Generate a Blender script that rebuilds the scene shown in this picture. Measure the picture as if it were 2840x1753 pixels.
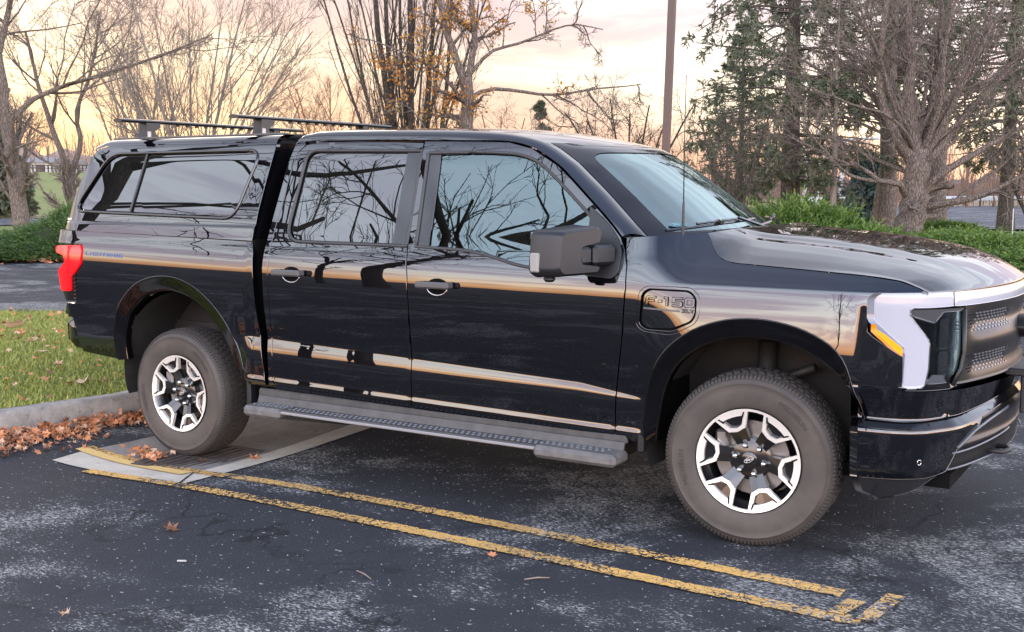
import bpy, math, random
import numpy as np
from mathutils import Vector, Matrix
from mathutils.geometry import delaunay_2d_cdt
random.seed(7)
SC = bpy.context.scene
for o in list(bpy.data.objects):
    bpy.data.objects.remove(o)
rad = math.radians

# ------------------------------------------------------------------ camera
CAM_O = np.array([5.4473, -5.8325, 1.6467])
cam_d = bpy.data.cameras.new('camera')
cam = bpy.data.objects.new('camera', cam_d)
SC.collection.objects.link(cam)
SC.camera = cam
cam_d.sensor_width = 36.0
cam_d.lens = 36.0 * 3148.49 / 2840.0
cam_d.clip_end = 2000.0
cam_d.clip_start = 0.05
_fw = np.array([-0.52127895, 0.84568706, -0.11437508])
_r = np.array([8.51312763e-01, 5.24658128e-01, -6.54319282e-04])
_u = np.array([-0.05945446, 0.09771005, 0.99343742])
M = Matrix(((_r[0], _u[0], -_fw[0], CAM_O[0]), (_r[1], _u[1], -_fw[1], CAM_O[1]),
            (_r[2], _u[2], -_fw[2], CAM_O[2]), (0, 0, 0, 1)))
cam.matrix_world = M

# ------------------------------------------------------------------ sky and light
SUN_AZ = math.atan2(0.62, -0.78)          # the afterglow stands low behind the truck, to the left
world = bpy.data.worlds.new('World')
SC.world = world
world.use_nodes = True
nt = world.node_tree
for n in list(nt.nodes):
    nt.nodes.remove(n)
N = nt.nodes.new
Lk = nt.links.new


def ramp(tree, fac, stops, interp='LINEAR'):
    r = tree.nodes.new('ShaderNodeValToRGB')
    r.color_ramp.interpolation = interp
    el = r.color_ramp.elements
    while len(el) > 1:
        el.remove(el[-1])
    el[0].position, el[0].color = stops[0][0], (*stops[0][1], 1)
    for p, c in stops[1:]:
        e = el.new(p)
        e.color = (*c, 1)
    tree.links.new(fac, r.inputs[0])
    return r.outputs[0]


def mth(tree, op, a, b=None, c=None, clamp=False):
    m = tree.nodes.new('ShaderNodeMath')
    m.operation = op
    m.use_clamp = clamp
    for i, v in enumerate((a, b, c)):
        if v is None:
            continue
        if isinstance(v, (int, float)):
            m.inputs[i].default_value = v
        else:
            tree.links.new(v, m.inputs[i])
    return m.outputs[0]


def mixc(tree, fac, a, b, blend='MIX'):
    m = tree.nodes.new('ShaderNodeMix')
    m.data_type = 'RGBA'
    m.blend_type = blend
    for s, v in ((m.inputs[0], fac), (m.inputs[6], a), (m.inputs[7], b)):
        if isinstance(v, (int, float)):
            s.default_value = v
        elif isinstance(v, tuple):
            s.default_value = (*v, 1)
        else:
            tree.links.new(v, s)
    return m.outputs[2]


tc = N('ShaderNodeTexCoord')
sep = N('ShaderNodeSeparateXYZ')
Lk(tc.outputs['Generated'], sep.inputs[0])
el = mth(nt, 'MAXIMUM', sep.outputs[2], 0.0)
# 1 towards the sunset, 0 away from it
dot = mth(nt, 'ADD', mth(nt, 'MULTIPLY', sep.outputs[0], math.cos(SUN_AZ)), mth(nt, 'MULTIPLY', sep.outputs[1], math.sin(SUN_AZ)))
az = mth(nt, 'SMOOTH_MIN', mth(nt, 'MAXIMUM', mth(nt, 'MULTIPLY_ADD', dot, 0.62, 0.40), 0.0), 1.0, 0.1)
west = ramp(nt, el, [(0.0, (0.56, 0.36, 0.30)), (0.035, (0.70, 0.52, 0.36)), (0.08, (0.73, 0.61, 0.44)), (0.16, (0.69, 0.60, 0.54)),
                     (0.26, (0.72, 0.67, 0.68)), (0.5, (0.95, 0.94, 0.98)), (0.75, (0.90, 0.91, 0.98)), (1.0, (0.42, 0.54, 0.86))])
east = ramp(nt, el, [(0.0, (3.8, 1.8, 0.72)), (0.02, (6.2, 3.6, 1.75)), (0.045, (6.6, 5.1, 3.6)), (0.09, (5.6, 5.1, 4.6)), (0.18, (4.5, 4.55, 4.7)),
                     (0.32, (3.4, 3.8, 4.3)), (0.52, (2.6, 3.0, 3.6)), (0.63, (1.05, 1.3, 1.85)), (0.70, (0.26, 0.38, 0.72)), (1.0, (0.42, 0.54, 0.86))])
base = mixc(nt, az, east, west)
# streaky clouds: direction stretched towards the horizon
mp = N('ShaderNodeMapping')
mp.inputs['Scale'].default_value = (1.0, 1.0, 5.5)
Lk(tc.outputs['Generated'], mp.inputs[0])
nz = N('ShaderNodeTexNoise')
nz.inputs['Scale'].default_value = 3.1
nz.inputs['Detail'].default_value = 7.0
nz.inputs['Roughness'].default_value = 0.55
nz.inputs['Distortion'].default_value = 0.35
Lk(mp.outputs[0], nz.inputs['Vector'])
cl = ramp(nt, nz.outputs[0], [(0.0, (0, 0, 0)), (0.41, (0, 0, 0)), (0.55, (1, 1, 1)), (1.0, (1, 1, 1))], 'EASE')
lowm = ramp(nt, el, [(0.0, (0.3, 0.3, 0.3)), (0.03, (0.9, 0.9, 0.9)), (0.25, (0.95, 0.95, 0.95)), (0.5, (0.35, 0.35, 0.35)), (1.0, (0.2, 0.2, 0.2))])
cf = mth(nt, 'MULTIPLY', cl, lowm)
cloud = mixc(nt, 1.0, base, (0.64, 0.555, 0.66), 'MULTIPLY')
sky_col = mixc(nt, cf, base, cloud)
ns = N('ShaderNodeTexSky')
ns.sky_type = 'NISHITA'
ns.sun_disc = False
ns.sun_elevation = rad(5.0)
ns.sun_rotation = math.pi / 2 - SUN_AZ
nis = mixc(nt, 1.0, ns.outputs[0], (0.012, 0.012, 0.012), 'MULTIPLY')
tot = mixc(nt, 1.0, sky_col, nis, 'ADD')
bg = N('ShaderNodeBackground')
bg.inputs['Strength'].default_value = 1.0
Lk(tot, bg.inputs[0])
wo = N('ShaderNodeOutputWorld')
Lk(bg.outputs[0], wo.inputs[0])

sun_d = bpy.data.lights.new('sun', 'SUN')
sun_d.energy = 0.55
sun_d.angle = rad(25)
sun_d.color = (1.0, 0.80, 0.60)
sun = bpy.data.objects.new('sun', sun_d)
SC.collection.objects.link(sun)
_e = rad(14)
sd = Vector((math.cos(SUN_AZ) * math.cos(_e), math.sin(SUN_AZ) * math.cos(_e), math.sin(_e)))
sun.rotation_euler = sd.to_track_quat('Z', 'Y').to_euler()
sun.location = (0, 0, 30)

SC.view_settings.view_transform = 'Standard'
SC.view_settings.look = 'None'
SC.view_settings.exposure = 0.68
SC.view_settings.gamma = 1.0
SC.view_settings.use_curve_mapping = False
SC.cycles.max_bounces = 8
SC.cycles.transparent_max_bounces = 12
SC.cycles.sample_clamp_indirect = 4.0

# ------------------------------------------------------------------ helpers


def link(o):
    SC.collection.objects.link(o)
    return o


def tag(o, label=None, category=None, group=None, kind=None):
    if label: o['label'] = label
    if category: o['category'] = category
    if group: o['group'] = group
    if kind: o['kind'] = kind
    return o


def empty(name, loc=(0, 0, 0), rotz=0.0):
    o = bpy.data.objects.new(name, None)
    o.location = loc
    o.rotation_euler = (0, 0, rotz)
    o.empty_display_size = 0.2
    return link(o)


def mesh_np(name, verts, faces, mat=None, parent=None, smooth=False, normals=None, mats=None, mat_idx=None):
    """verts (N,3) array, faces: (F,k) array or list of lists"""
    me = bpy.data.meshes.new(name)
    verts = np.asarray(verts, dtype=np.float32)
    if isinstance(faces, np.ndarray):
        nf, k = faces.shape
        me.vertices.add(len(verts)); me.vertices.foreach_set('co', verts.ravel())
        me.loops.add(nf * k); me.loops.foreach_set('vertex_index', faces.astype(np.int32).ravel())
        me.polygons.add(nf)
        me.polygons.foreach_set('loop_start', np.arange(0, nf * k, k, dtype=np.int32))
        me.update(calc_edges=True)
    else:
        me.from_pydata(verts.tolist(), [], faces)
    if mat: me.materials.append(mat)
    if mats:
        for m in mats: me.materials.append(m)
        me.polygons.foreach_set('material_index', np.asarray(mat_idx, dtype=np.int32))
    if smooth:
        me.polygons.foreach_set('use_smooth', np.ones(len(me.polygons), dtype=bool))
    me.update()
    if normals is not None:
        me.normals_split_custom_set_from_vertices([tuple(n) for n in np.asarray(normals, dtype=float)])
    o = bpy.data.objects.new(name, me)
    link(o)
    if parent: o.parent = parent
    return o


class MB:
    """collects primitives into one mesh"""
    def __init__(s): s.v = []; s.f = []; s.n = 0
    def add(s, v, f):
        s.v.append(np.asarray(v, float)); s.f += [[i + s.n for i in q] for q in f]; s.n += len(v)
    def box(s, c, size, rot=None, bev=0.0):
        x, y, z = [k / 2 for k in size]
        if bev > 0:
            b = min(bev, x * .9, y * .9, z * .9)
            v = []
            for sx in (-1, 1):
                for sy in (-1, 1):
                    for sz in (-1, 1):
                        v += [(sx * x, sy * (y - b), sz * (z - b)), (sx * (x - b), sy * y, sz * (z - b)), (sx * (x - b), sy * (y - b), sz * z)]
            v = np.array(v)
            idx = lambda sx, sy, sz, k: ((sx > 0) * 4 + (sy > 0) * 2 + (sz > 0)) * 3 + k
            f = []
            for sg in (-1, 1):
                f.append([idx(sg, -1, -1, 0), idx(sg, 1, -1, 0), idx(sg, 1, 1, 0), idx(sg, -1, 1, 0)])
                f.append([idx(-1, sg, -1, 1), idx(1, sg, -1, 1), idx(1, sg, 1, 1), idx(-1, sg, 1, 1)])
                f.append([idx(-1, -1, sg, 2), idx(1, -1, sg, 2), idx(1, 1, sg, 2), idx(-1, 1, sg, 2)])
            for a in (-1, 1):
                for b_ in (-1, 1):
                    f.append([idx(a, b_, -1, 0), idx(a, b_, 1, 0), idx(a, b_, 1, 1), idx(a, b_, -1, 1)])
                    f.append([idx(a, -1, b_, 0), idx(a, 1, b_, 0), idx(a, 1, b_, 2), idx(a, -1, b_, 2)])
                    f.append([idx(-1, a, b_, 1), idx(1, a, b_, 1), idx(1, a, b_, 2), idx(-1, a, b_, 2)])
                    for c_ in (-1, 1):
                        f.append([idx(a, b_, c_, 0), idx(a, b_, c_, 1), idx(a, b_, c_, 2)])
        else:
            v = np.array([(a * x, b * y, d * z) for a in (-1, 1) for b in (-1, 1) for d in (-1, 1)])
            f = [[0, 1, 3, 2], [4, 6, 7, 5], [0, 4, 5, 1], [2, 3, 7, 6], [0, 2, 6, 4], [1, 5, 7, 3]]
        if rot is not None:
            R = np.array(rot.to_matrix() if hasattr(rot, 'to_matrix') else rot)
            v = v @ R.T
        s.add(v + np.array(c), f)
    def tube(s, pts, r, n=8, caps=True):
        pts = np.asarray(pts, float)
        rr = np.broadcast_to(r, (len(pts),))
        V = []
        t = np.gradient(pts, axis=0); t /= np.linalg.norm(t, axis=1)[:, None] + 1e-9
        up = np.array([0, 0, 1.0]) if abs(t[0][2]) < .9 else np.array([1.0, 0, 0])
        for i in range(len(pts)):
            a = np.cross(t[i], up); a /= np.linalg.norm(a) + 1e-9
            b = np.cross(a, t[i])
            for k in range(n):
                w = 2 * math.pi * k / n
                V.append(pts[i] + rr[i] * (a * math.cos(w) + b * math.sin(w)))
        F = []
        for i in range(len(pts) - 1):
            for k in range(n):
                F.append([i * n + k, i * n + (k + 1) % n, (i + 1) * n + (k + 1) % n, (i + 1) * n + k])
        if caps:
            F.append(list(range(n))[::-1]); F.append([(len(pts) - 1) * n + k for k in range(n)])
        s.add(V, F)
    def prism(s, poly, fn, d0, d1):
        """poly 2D outline; fn(u,v,d)->xyz"""
        n = len(poly)
        V = [fn(u, v, d0) for u, v in poly] + [fn(u, v, d1) for u, v in poly]
        F = [list(range(n)), [n + i for i in range(n)][::-1]]
        for i in range(n):
            j = (i + 1) % n
            F.append([i, n + i, n + j, j])
        s.add(V, F)
    def rev(s, prof, axis_fn, n=48, closed=False):
        """prof: list (r, h); axis_fn(r cos, r sin, h)->xyz"""
        V = []; m = len(prof)
        for k in range(n):
            w = 2 * math.pi * k / n
            for r, h in prof:
                V.append(axis_fn(r * math.cos(w), r * math.sin(w), h))
        F = []
        for k in range(n):
            k2 = (k + 1) % n
            for i in range(m - 1 if not closed else m):
                i2 = (i + 1) % m
                F.append([k * m + i, k2 * m + i, k2 * m + i2, k * m + i2])
        s.add(V, F)
    def build(s, name, mat, parent=None, smooth=False, angle=None):
        me = bpy.data.meshes.new(name)
        V = np.concatenate(s.v) if s.v else np.zeros((0, 3))
        me.from_pydata(V.tolist(), [], s.f)
        if mat: me.materials.append(mat)
        o = bpy.data.objects.new(name, me)
        link(o)
        if smooth:
            me.polygons.foreach_set('use_smooth', np.ones(len(me.polygons), dtype=bool))
            if angle: me.set_sharp_from_angle(angle=rad(angle))
        if parent: o.parent = parent
        return o


def mat(name, col, rough=0.5, metal=0.0, ior=1.5, coat=0.0, coat_ior=1.5, coat_rough=0.02, alpha=1.0, trans=0.0, spec=0.5, emit=None, emit_s=0.0):
    m = bpy.data.materials.new(name)
    m.use_nodes = True
    b = m.node_tree.nodes['Principled BSDF']
    b.inputs['Base Color'].default_value = (*col, 1)
    b.inputs['Roughness'].default_value = rough
    b.inputs['Metallic'].default_value = metal
    b.inputs['IOR'].default_value = ior
    b.inputs['Coat Weight'].default_value = coat
    b.inputs['Coat IOR'].default_value = coat_ior
    b.inputs['Coat Roughness'].default_value = coat_rough
    b.inputs['Transmission Weight'].default_value = trans
    b.inputs['Specular IOR Level'].default_value = spec
    if emit:
        b.inputs['Emission Color'].default_value = (*emit, 1)
        b.inputs['Emission Strength'].default_value = emit_s
    return m


def noise(m, scale, detail=4, rough=0.5, vec=None, coord='Object', dist=0.0, sc3=None):
    t = m.node_tree
    n = t.nodes.new('ShaderNodeTexNoise')
    n.inputs['Scale'].default_value = scale
    n.inputs['Detail'].default_value = detail
    n.inputs['Roughness'].default_value = rough
    n.inputs['Distortion'].default_value = dist
    if vec is None:
        c = t.nodes.new('ShaderNodeTexCoord')
        vec = c.outputs[coord]
    if sc3:
        mp_ = t.nodes.new('ShaderNodeMapping')
        mp_.inputs['Scale'].default_value = sc3
        t.links.new(vec, mp_.inputs[0]); vec = mp_.outputs[0]
    t.links.new(vec, n.inputs['Vector'])
    return n.outputs[0]


def bump(m, h, strength=0.3, dist=0.01):
    t = m.node_tree
    b = t.nodes.new('ShaderNodeBump')
    b.inputs['Strength'].default_value = strength
    b.inputs['Distance'].default_value = dist
    t.links.new(h, b.inputs['Height'])
    p = t.nodes['Principled BSDF']
    t.links.new(b.outputs[0], p.inputs['Normal'])


def setcol(m, out, sock='Base Color'):
    m.node_tree.links.new(out, m.node_tree.nodes['Principled BSDF'].inputs[sock])


def varied(name, c1, c2, scale, rough=0.8, bstr=0.3, bdist=0.01, detail=5, sc3=None, **k):
    m = mat(name, c1, rough, **k)
    n = noise(m, scale, detail, 0.6, sc3=sc3)
    setcol(m, ramp(m.node_tree, n, [(0.3, c1), (0.7, c2)]))
    if bstr: bump(m, n, bstr, bdist)
    return m


def S_(a, b, x):
    t = np.clip((x - a) / (b - a), 0, 1)
    return t * t * (3 - 2 * t)
# ------------------------------------------------------------------ materials
M_paint = mat('black_paint', (0.0015, 0.0018, 0.003), 0.5, 0.0, 1.5, coat=1.0, coat_ior=1.86, coat_rough=0.0, spec=0.0)
_n = noise(M_paint, 2.2, 3)
_bm = M_paint.node_tree.nodes.new('ShaderNodeBump')
_bm.inputs['Strength'].default_value = 0.05; _bm.inputs['Distance'].default_value = 0.01
M_paint.node_tree.links.new(_n, _bm.inputs['Height'])
M_paint.node_tree.links.new(_bm.outputs[0], M_paint.node_tree.nodes['Principled BSDF'].inputs['Coat Normal'])
M_gap = mat('dark_gap', (0.004, 0.004, 0.004), 0.9, spec=0.1)
M_trim = mat('gloss_black_trim', (0.004, 0.004, 0.005), 0.10, ior=1.75)
M_flare = mat('arch_black', (0.0015, 0.0015, 0.002), 0.06, ior=1.6)
M_rubber = varied('weathered_rubber', (0.016, 0.015, 0.015), (0.03, 0.028, 0.026), 30, 0.55, 0.05)
M_plastic = mat('grey_black_plastic', (0.011, 0.012, 0.014), 0.42)
_pn = noise(M_plastic, 900, 2); bump(M_plastic, _pn, 0.25, 0.001)
M_handle = mat('charcoal_satin', (0.085, 0.082, 0.080), 0.40)
M_chrome = mat('chrome', (0.75, 0.74, 0.72), 0.08, 1.0)
M_alloy = mat('machined_alloy', (0.90, 0.86, 0.79), 0.38, 0.55)
M_wheelblk = mat('wheel_black', (0.008, 0.008, 0.009), 0.16, ior=1.7)
M_tyre = mat('tyre_rubber', (0.06, 0.05, 0.042), 0.62)
_tn = noise(M_tyre, 6, 5, 0.6)
setcol(M_tyre, ramp(M_tyre.node_tree, _tn, [(0.3, (0.044, 0.038, 0.034)), (0.7, (0.082, 0.068, 0.056))]))
bump(M_tyre, noise(M_tyre, 180, 2), 0.15, 0.001)
M_glass_dark = mat('privacy_glass', (0.003, 0.004, 0.004), 0.0, ior=1.98)
M_red = mat('red_lens', (0.75, 0.006, 0.010), 0.08, ior=1.6, emit=(1.0, 0.01, 0.015), emit_s=0.30)
M_redblk = mat('smoked_lens', (0.01, 0.008, 0.008), 0.1, ior=1.6)
M_amber = mat('amber_lens', (1.0, 0.27, 0.005), 0.15, ior=1.5, emit=(1.0, 0.35, 0.01), emit_s=0.28)
M_white = mat('white_light_panel', (0.37, 0.38, 0.42), 0.18, ior=1.5, coat=0.6)
M_lampin = mat('lamp_interior', (0.03, 0.031, 0.033), 0.25, 0.3)
M_grille = mat('grille_black', (0.014, 0.0135, 0.013), 0.33, spec=0.35)
M_seat = mat('seat_cloth', (0.05, 0.05, 0.055), 0.9)
M_dash = mat('dash_plastic', (0.04, 0.042, 0.046), 0.6)
M_steel = mat('frame_steel', (0.02, 0.019, 0.018), 0.6)
M_disc = mat('brake_disc', (0.30, 0.29, 0.28), 0.35, 0.9)
M_liner = varied('wheel_liner', (0.010, 0.010, 0.010), (0.022, 0.019, 0.016), 8, 0.85)
M_sky_blue_text = mat('blue_lettering', (0.03, 0.09, 0.25), 0.3)


def glass_mat(name, tint, rough=0.0, ior=1.5, tr=0.6):
    m = bpy.data.materials.new(name)
    m.use_nodes = True
    t = m.node_tree
    for n in list(t.nodes): t.nodes.remove(n)
    out = t.nodes.new('ShaderNodeOutputMaterial')
    g = t.nodes.new('ShaderNodeBsdfGlossy'); g.inputs['Roughness'].default_value = rough
    g.inputs[0].default_value = (0.80, 1.0, 1.0, 1)
    tr_ = t.nodes.new('ShaderNodeBsdfTransparent'); tr_.inputs[0].default_value = (*tint, 1)
    fr = t.nodes.new('ShaderNodeFresnel'); fr.inputs[0].default_value = ior
    mx = t.nodes.new('ShaderNodeMixShader')
    t.links.new(fr.outputs[0], mx.inputs[0]); t.links.new(tr_.outputs[0], mx.inputs[1]); t.links.new(g.outputs[0], mx.inputs[2])
    t.links.new(mx.outputs[0], out.inputs[0])
    return m


M_glass = glass_mat('tinted_side_glass', (0.36, 0.48, 0.45), ior=2.05)
M_wglass = glass_mat('windshield_glass', (0.50, 0.76, 0.80), ior=3.1)
M_lens = glass_mat('clear_lens', (0.55, 0.57, 0.6), ior=1.28)

# asphalt ------------------------------------------------------------


def asphalt(name, sealed=True, paint=False, lightmul=1.0):
    m = mat(name, (0.04, 0.042, 0.048), 0.85, spec=0.22)
    t = m.node_tree
    c = t.nodes.new('ShaderNodeTexCoord').outputs['Object']
    big = noise(m, 0.55, 5, 0.62, vec=c, dist=0.6, sc3=(1.0, 1.5, 1.0))
    mid = noise(m, 3.0, 4, 0.6, vec=c)
    fine = noise(m, 95, 3, 0.65, vec=c)
    vo = t.nodes.new('ShaderNodeTexVoronoi'); vo.inputs['Scale'].default_value = 120
    t.links.new(c, vo.inputs['Vector'])
    vr = t.nodes.new('ShaderNodeTexVoronoi'); vr.inputs['Scale'].default_value = 42
    vr.inputs['Randomness'].default_value = 1.0
    wv = t.nodes.new('ShaderNodeMapping'); wv.inputs['Scale'].default_value = (1, 1.9, 1); wv.inputs['Rotation'].default_value = (0, 0, 0.5)
    t.links.new(c, wv.inputs[0]); t.links.new(wv.outputs[0], vr.inputs['Vector'])
    base = mixc(t, mth(t, 'MULTIPLY', fine, 1.0), (0.012 * lightmul, 0.0135 * lightmul, 0.0165 * lightmul), (0.044 * lightmul, 0.046 * lightmul, 0.052 * lightmul))
    base = mixc(t, ramp(t, mid, [(0.35, (0, 0, 0)), (0.75, (1, 1, 1))]), base, (0.075 * lightmul, 0.075 * lightmul, 0.082 * lightmul), 'MIX') if not sealed else mixc(t, mth(t, 'MULTIPLY', mid, 0.35), base, (0.060, 0.063, 0.072))
    # where the sealer has worn off, light stones show
    patch = ramp(t, mth(t, 'MULTIPLY_ADD', mid, 0.30, mth(t, 'SUBTRACT', big, 0.15)), [(0.45, (0, 0, 0)), (0.62, (1, 1, 1))], 'EASE')
    thr = mth(t, 'MULTIPLY_ADD', patch, 1.05, 0.05)          # share of stones exposed
    rnd = t.nodes.new('ShaderNodeSeparateColor'); t.links.new(vr.outputs['Color'], rnd.inputs[0])
    pick = mth(t, 'LESS_THAN', rnd.outputs[0], mth(t, 'MULTIPLY', thr, mth(t, 'MULTIPLY_ADD', mid, 1.4, 0.0)))
    core = mth(t, 'LESS_THAN', vr.outputs['Distance'], mth(t, 'MULTIPLY_ADD', rnd.outputs[1], 0.42, 0.14))
    st0 = mth(t, 'MULTIPLY', mth(t, 'MULTIPLY', pick, core), 0.8)
    fl = noise(m, 46, 3, 0.75, vec=wv.outputs[0])
    fl2 = ramp(t, mth(t, 'MULTIPLY_ADD', mth(t, 'MULTIPLY', patch, mth(t, 'MULTIPLY_ADD', noise(m, 7, 3, 0.6, vec=c), 1.1, 0.40)), 0.18, fl), [(0.66, (0, 0, 0)), (0.70, (1, 1, 1))])
    st = mth(t, 'MAXIMUM', mth(t, 'MULTIPLY', st0, mth(t, 'LESS_THAN', rnd.outputs[0], 0.05)), fl2)
    stone = mixc(t, rnd.outputs[2], (0.165, 0.16, 0.15), (0.46, 0.45, 0.42))
    base = mixc(t, mth(t, 'MULTIPLY', patch, 0.12), base, (0.13, 0.135, 0.15))
    col = mixc(t, mth(t, 'MULTIPLY', st, 0.9), base, stone)
    # hairline cracks
    dw = noise(m, 1.3, 4, 0.6, vec=c)
    ad = t.nodes.new('ShaderNodeVectorMath'); ad.operation = 'ADD'
    nc = t.nodes.new('ShaderNodeTexNoise'); nc.inputs['Scale'].default_value = 2.5; nc.inputs['Detail'].default_value = 5
    t.links.new(c, nc.inputs['Vector'])
    t.links.new(c, ad.inputs[0]); t.links.new(nc.outputs['Color'], ad.inputs[1])
    vc = t.nodes.new('ShaderNodeTexVoronoi'); vc.feature = 'DISTANCE_TO_EDGE'; vc.inputs['Scale'].default_value = 0.55
    t.links.new(ad.outputs[0], vc.inputs['Vector'])
    crack = ramp(t, vc.outputs[0], [(0.0, (1, 1, 1)), (0.006, (1, 1, 1)), (0.014, (0, 0, 0))])
    crack = mth(t, 'MULTIPLY', crack, ramp(t, dw, [(0.45, (0, 0, 0)), (0.6, (1, 1, 1))]))
    col = mixc(t, mth(t, 'MULTIPLY', crack, 0.75), col, (0.012, 0.012, 0.013))
    rough = 0.85
    if paint:
        vp = t.nodes.new('ShaderNodeTexVoronoi'); vp.feature = 'DISTANCE_TO_EDGE'; vp.inputs['Scale'].default_value = 24
        ad2 = t.nodes.new('ShaderNodeVectorMath'); ad2.operation = 'ADD'
        nc2 = t.nodes.new('ShaderNodeTexNoise'); nc2.inputs['Scale'].default_value = 9
        sc_ = t.nodes.new('ShaderNodeVectorMath'); sc_.operation = 'SCALE'; sc_.inputs['Scale'].default_value = 0.12
        t.links.new(c, nc2.inputs['Vector']); t.links.new(nc2.outputs['Color'], sc_.inputs[0])
        t.links.new(c, ad2.inputs[0]); t.links.new(sc_.outputs[0], ad2.inputs[1]); t.links.new(ad2.outputs[0], vp.inputs['Vector'])
        worn = noise(m, 1.7, 5, 0.7, vec=c)
        wear2 = noise(m, 38, 3, 0.7, vec=c)
        lim = mth(t, 'MULTIPLY', ramp(t, worn, [(0.38, (0, 0, 0)), (0.72, (1, 1, 1))]), 0.10)
        ck = mth(t, 'LESS_THAN', vp.outputs[0], mth(t, 'ADD', lim, 0.012))
        holes = mth(t, 'GREATER_THAN', mth(t, 'MULTIPLY_ADD', worn, 0.55, wear2), 0.86)
        gone = mth(t, 'MAXIMUM', ck, holes)
        fade = ramp(t, noise(m, 0.9, 3, 0.6, vec=c), [(0.40, (0, 0, 0)), (0.62, (0.62, 0.62, 0.62))])
        gone = mth(t, 'MAXIMUM', gone, mth(t, 'MULTIPLY', fade, wear2))
        yel = mixc(t, noise(m, 14, 4, 0.6, vec=c), (0.68, 0.37, 0.085), (0.82, 0.52, 0.18))
        col = mixc(t, gone, yel, col)
    setcol(m, col)
    h = mth(t, 'ADD', mth(t, 'MULTIPLY', fine, 0.6), mth(t, 'MULTIPLY', vo.outputs['Distance'], 0.8))
    h = mth(t, 'ADD', h, mth(t, 'MULTIPLY', st, 0.3))
    bump(m, h, 0.85, 0.006)
    return m


M_asphalt = asphalt('asphalt')
M_yellow = asphalt('worn_yellow_paint', paint=True)
M_road = asphalt('road_asphalt', sealed=False, lightmul=1.9)


def concrete(name, a, b):
    m = mat(name, a, 0.9)
    t = m.node_tree
    c = t.nodes.new('ShaderNodeTexCoord').outputs['Object']
    n1 = noise(m, 5, 6, 0.65, vec=c); n2 = noise(m, 60, 4, 0.6, vec=c)
    col = ramp(t, n1, [(0.3, a), (0.68, b)])
    col = mixc(t, mth(t, 'MULTIPLY', n2, 0.35), col, tuple(x * 0.5 for x in a))
    spots = ramp(t, noise(m, 22, 5, 0.75, vec=c), [(0.56, (0, 0, 0)), (0.66, (1, 1, 1))])
    col = mixc(t, mth(t, 'MULTIPLY', spots, 0.45), col, tuple(x * 0.35 for x in a))
    setcol(m, col)
    bump(m, mth(t, 'ADD', n1, mth(t, 'MULTIPLY', n2, 0.5)), 0.6, 0.01)
    return m


M_conc = concrete('concrete', (0.50, 0.44, 0.355), (0.66, 0.60, 0.50))
M_kerb = concrete('kerb_concrete', (0.20, 0.18, 0.155), (0.42, 0.40, 0.37))
M_grass = varied('lawn', (0.065, 0.105, 0.012), (0.14, 0.185, 0.025), 9, 0.95, 0.5, 0.03)
_t = M_grass.node_tree
_g2 = noise(M_grass, 0.12, 4, 0.6)
_old = _t.nodes['Principled BSDF'].inputs['Base Color'].links[0].from_socket
setcol(M_grass, mixc(_t, ramp(_t, _g2, [(0.45, (0, 0, 0)), (0.7, (0.6, 0.6, 0.6))]), _old, (0.19, 0.17, 0.06)))
M_blade = varied('grass_blade', (0.14, 0.18, 0.02), (0.32, 0.34, 0.07), 6, 0.7, 0)
_t = M_blade.node_tree
_old = _t.nodes['Principled BSDF'].inputs['Base Color'].links[0].from_socket
setcol(M_blade, mixc(_t, ramp(_t, noise(M_blade, 45, 2), [(0.55, (0, 0, 0)), (0.68, (0.8, 0.8, 0.8))]), _old, (0.50, 0.40, 0.18)))
M_soil = varied('mulch_soil', (0.035, 0.026, 0.018), (0.09, 0.065, 0.045), 18, 0.95, 0.8, 0.03)
def bark(name, c1, c2, sc=1.0):
    m = mat(name, c1, 0.9)
    t = m.node_tree
    n1 = noise(m, 9 * sc, 5, 0.65, sc3=(2.6, 2.6, 0.55)); n2 = noise(m, 34 * sc, 4, 0.7, sc3=(1.6, 1.6, 0.5))
    v = t.nodes.new('ShaderNodeTexVoronoi'); v.feature = 'DISTANCE_TO_EDGE'; v.inputs['Scale'].default_value = 13 * sc
    mp_ = t.nodes.new('ShaderNodeMapping'); mp_.inputs['Scale'].default_value = (1.6, 1.6, 0.42)
    t.links.new(t.nodes.new('ShaderNodeTexCoord').outputs['Object'], mp_.inputs[0]); t.links.new(mp_.outputs[0], v.inputs['Vector'])
    cr = ramp(t, v.outputs[0], [(0.0, (0, 0, 0)), (0.16, (1, 1, 1))])
    col = mixc(t, n1, c1, c2)
    col = mixc(t, mth(t, 'MULTIPLY', mth(t, 'SUBTRACT', 1.0, cr), 0.55), col, tuple(x * 0.35 for x in c1))
    col = mixc(t, mth(t, 'MULTIPLY', n2, 0.4), col, tuple(x * 0.5 for x in c2))
    setcol(m, col)
    bump(m, mth(t, 'ADD', mth(t, 'MULTIPLY', cr, 0.8), n2), 1.0, 0.05)
    return m


M_bark_grey = varied('grey_brown_bark', (0.13, 0.105, 0.085), (0.26, 0.215, 0.18), 7, 0.9, 0.9, 0.04, sc3=(3, 3, 0.6))
M_bark_warm = bark('warm_bark', (0.17, 0.13, 0.105), (0.36, 0.285, 0.23))
M_bark_dark = bark('dark_bark', (0.06, 0.048, 0.038), (0.17, 0.135, 0.105))
M_bark_orange = varied('orange_bark', (0.20, 0.09, 0.045), (0.34, 0.17, 0.09), 6, 0.9, 0.5, 0.03, sc3=(2, 2, 0.6))
M_twig = mat('bare_twigs', (0.20, 0.16, 0.13), 0.9)
M_twig_dark = mat('dark_twigs', (0.10, 0.08, 0.065), 0.9)
M_twig_far = mat('far_twigs', (0.24, 0.165, 0.13), 0.95)


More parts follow.
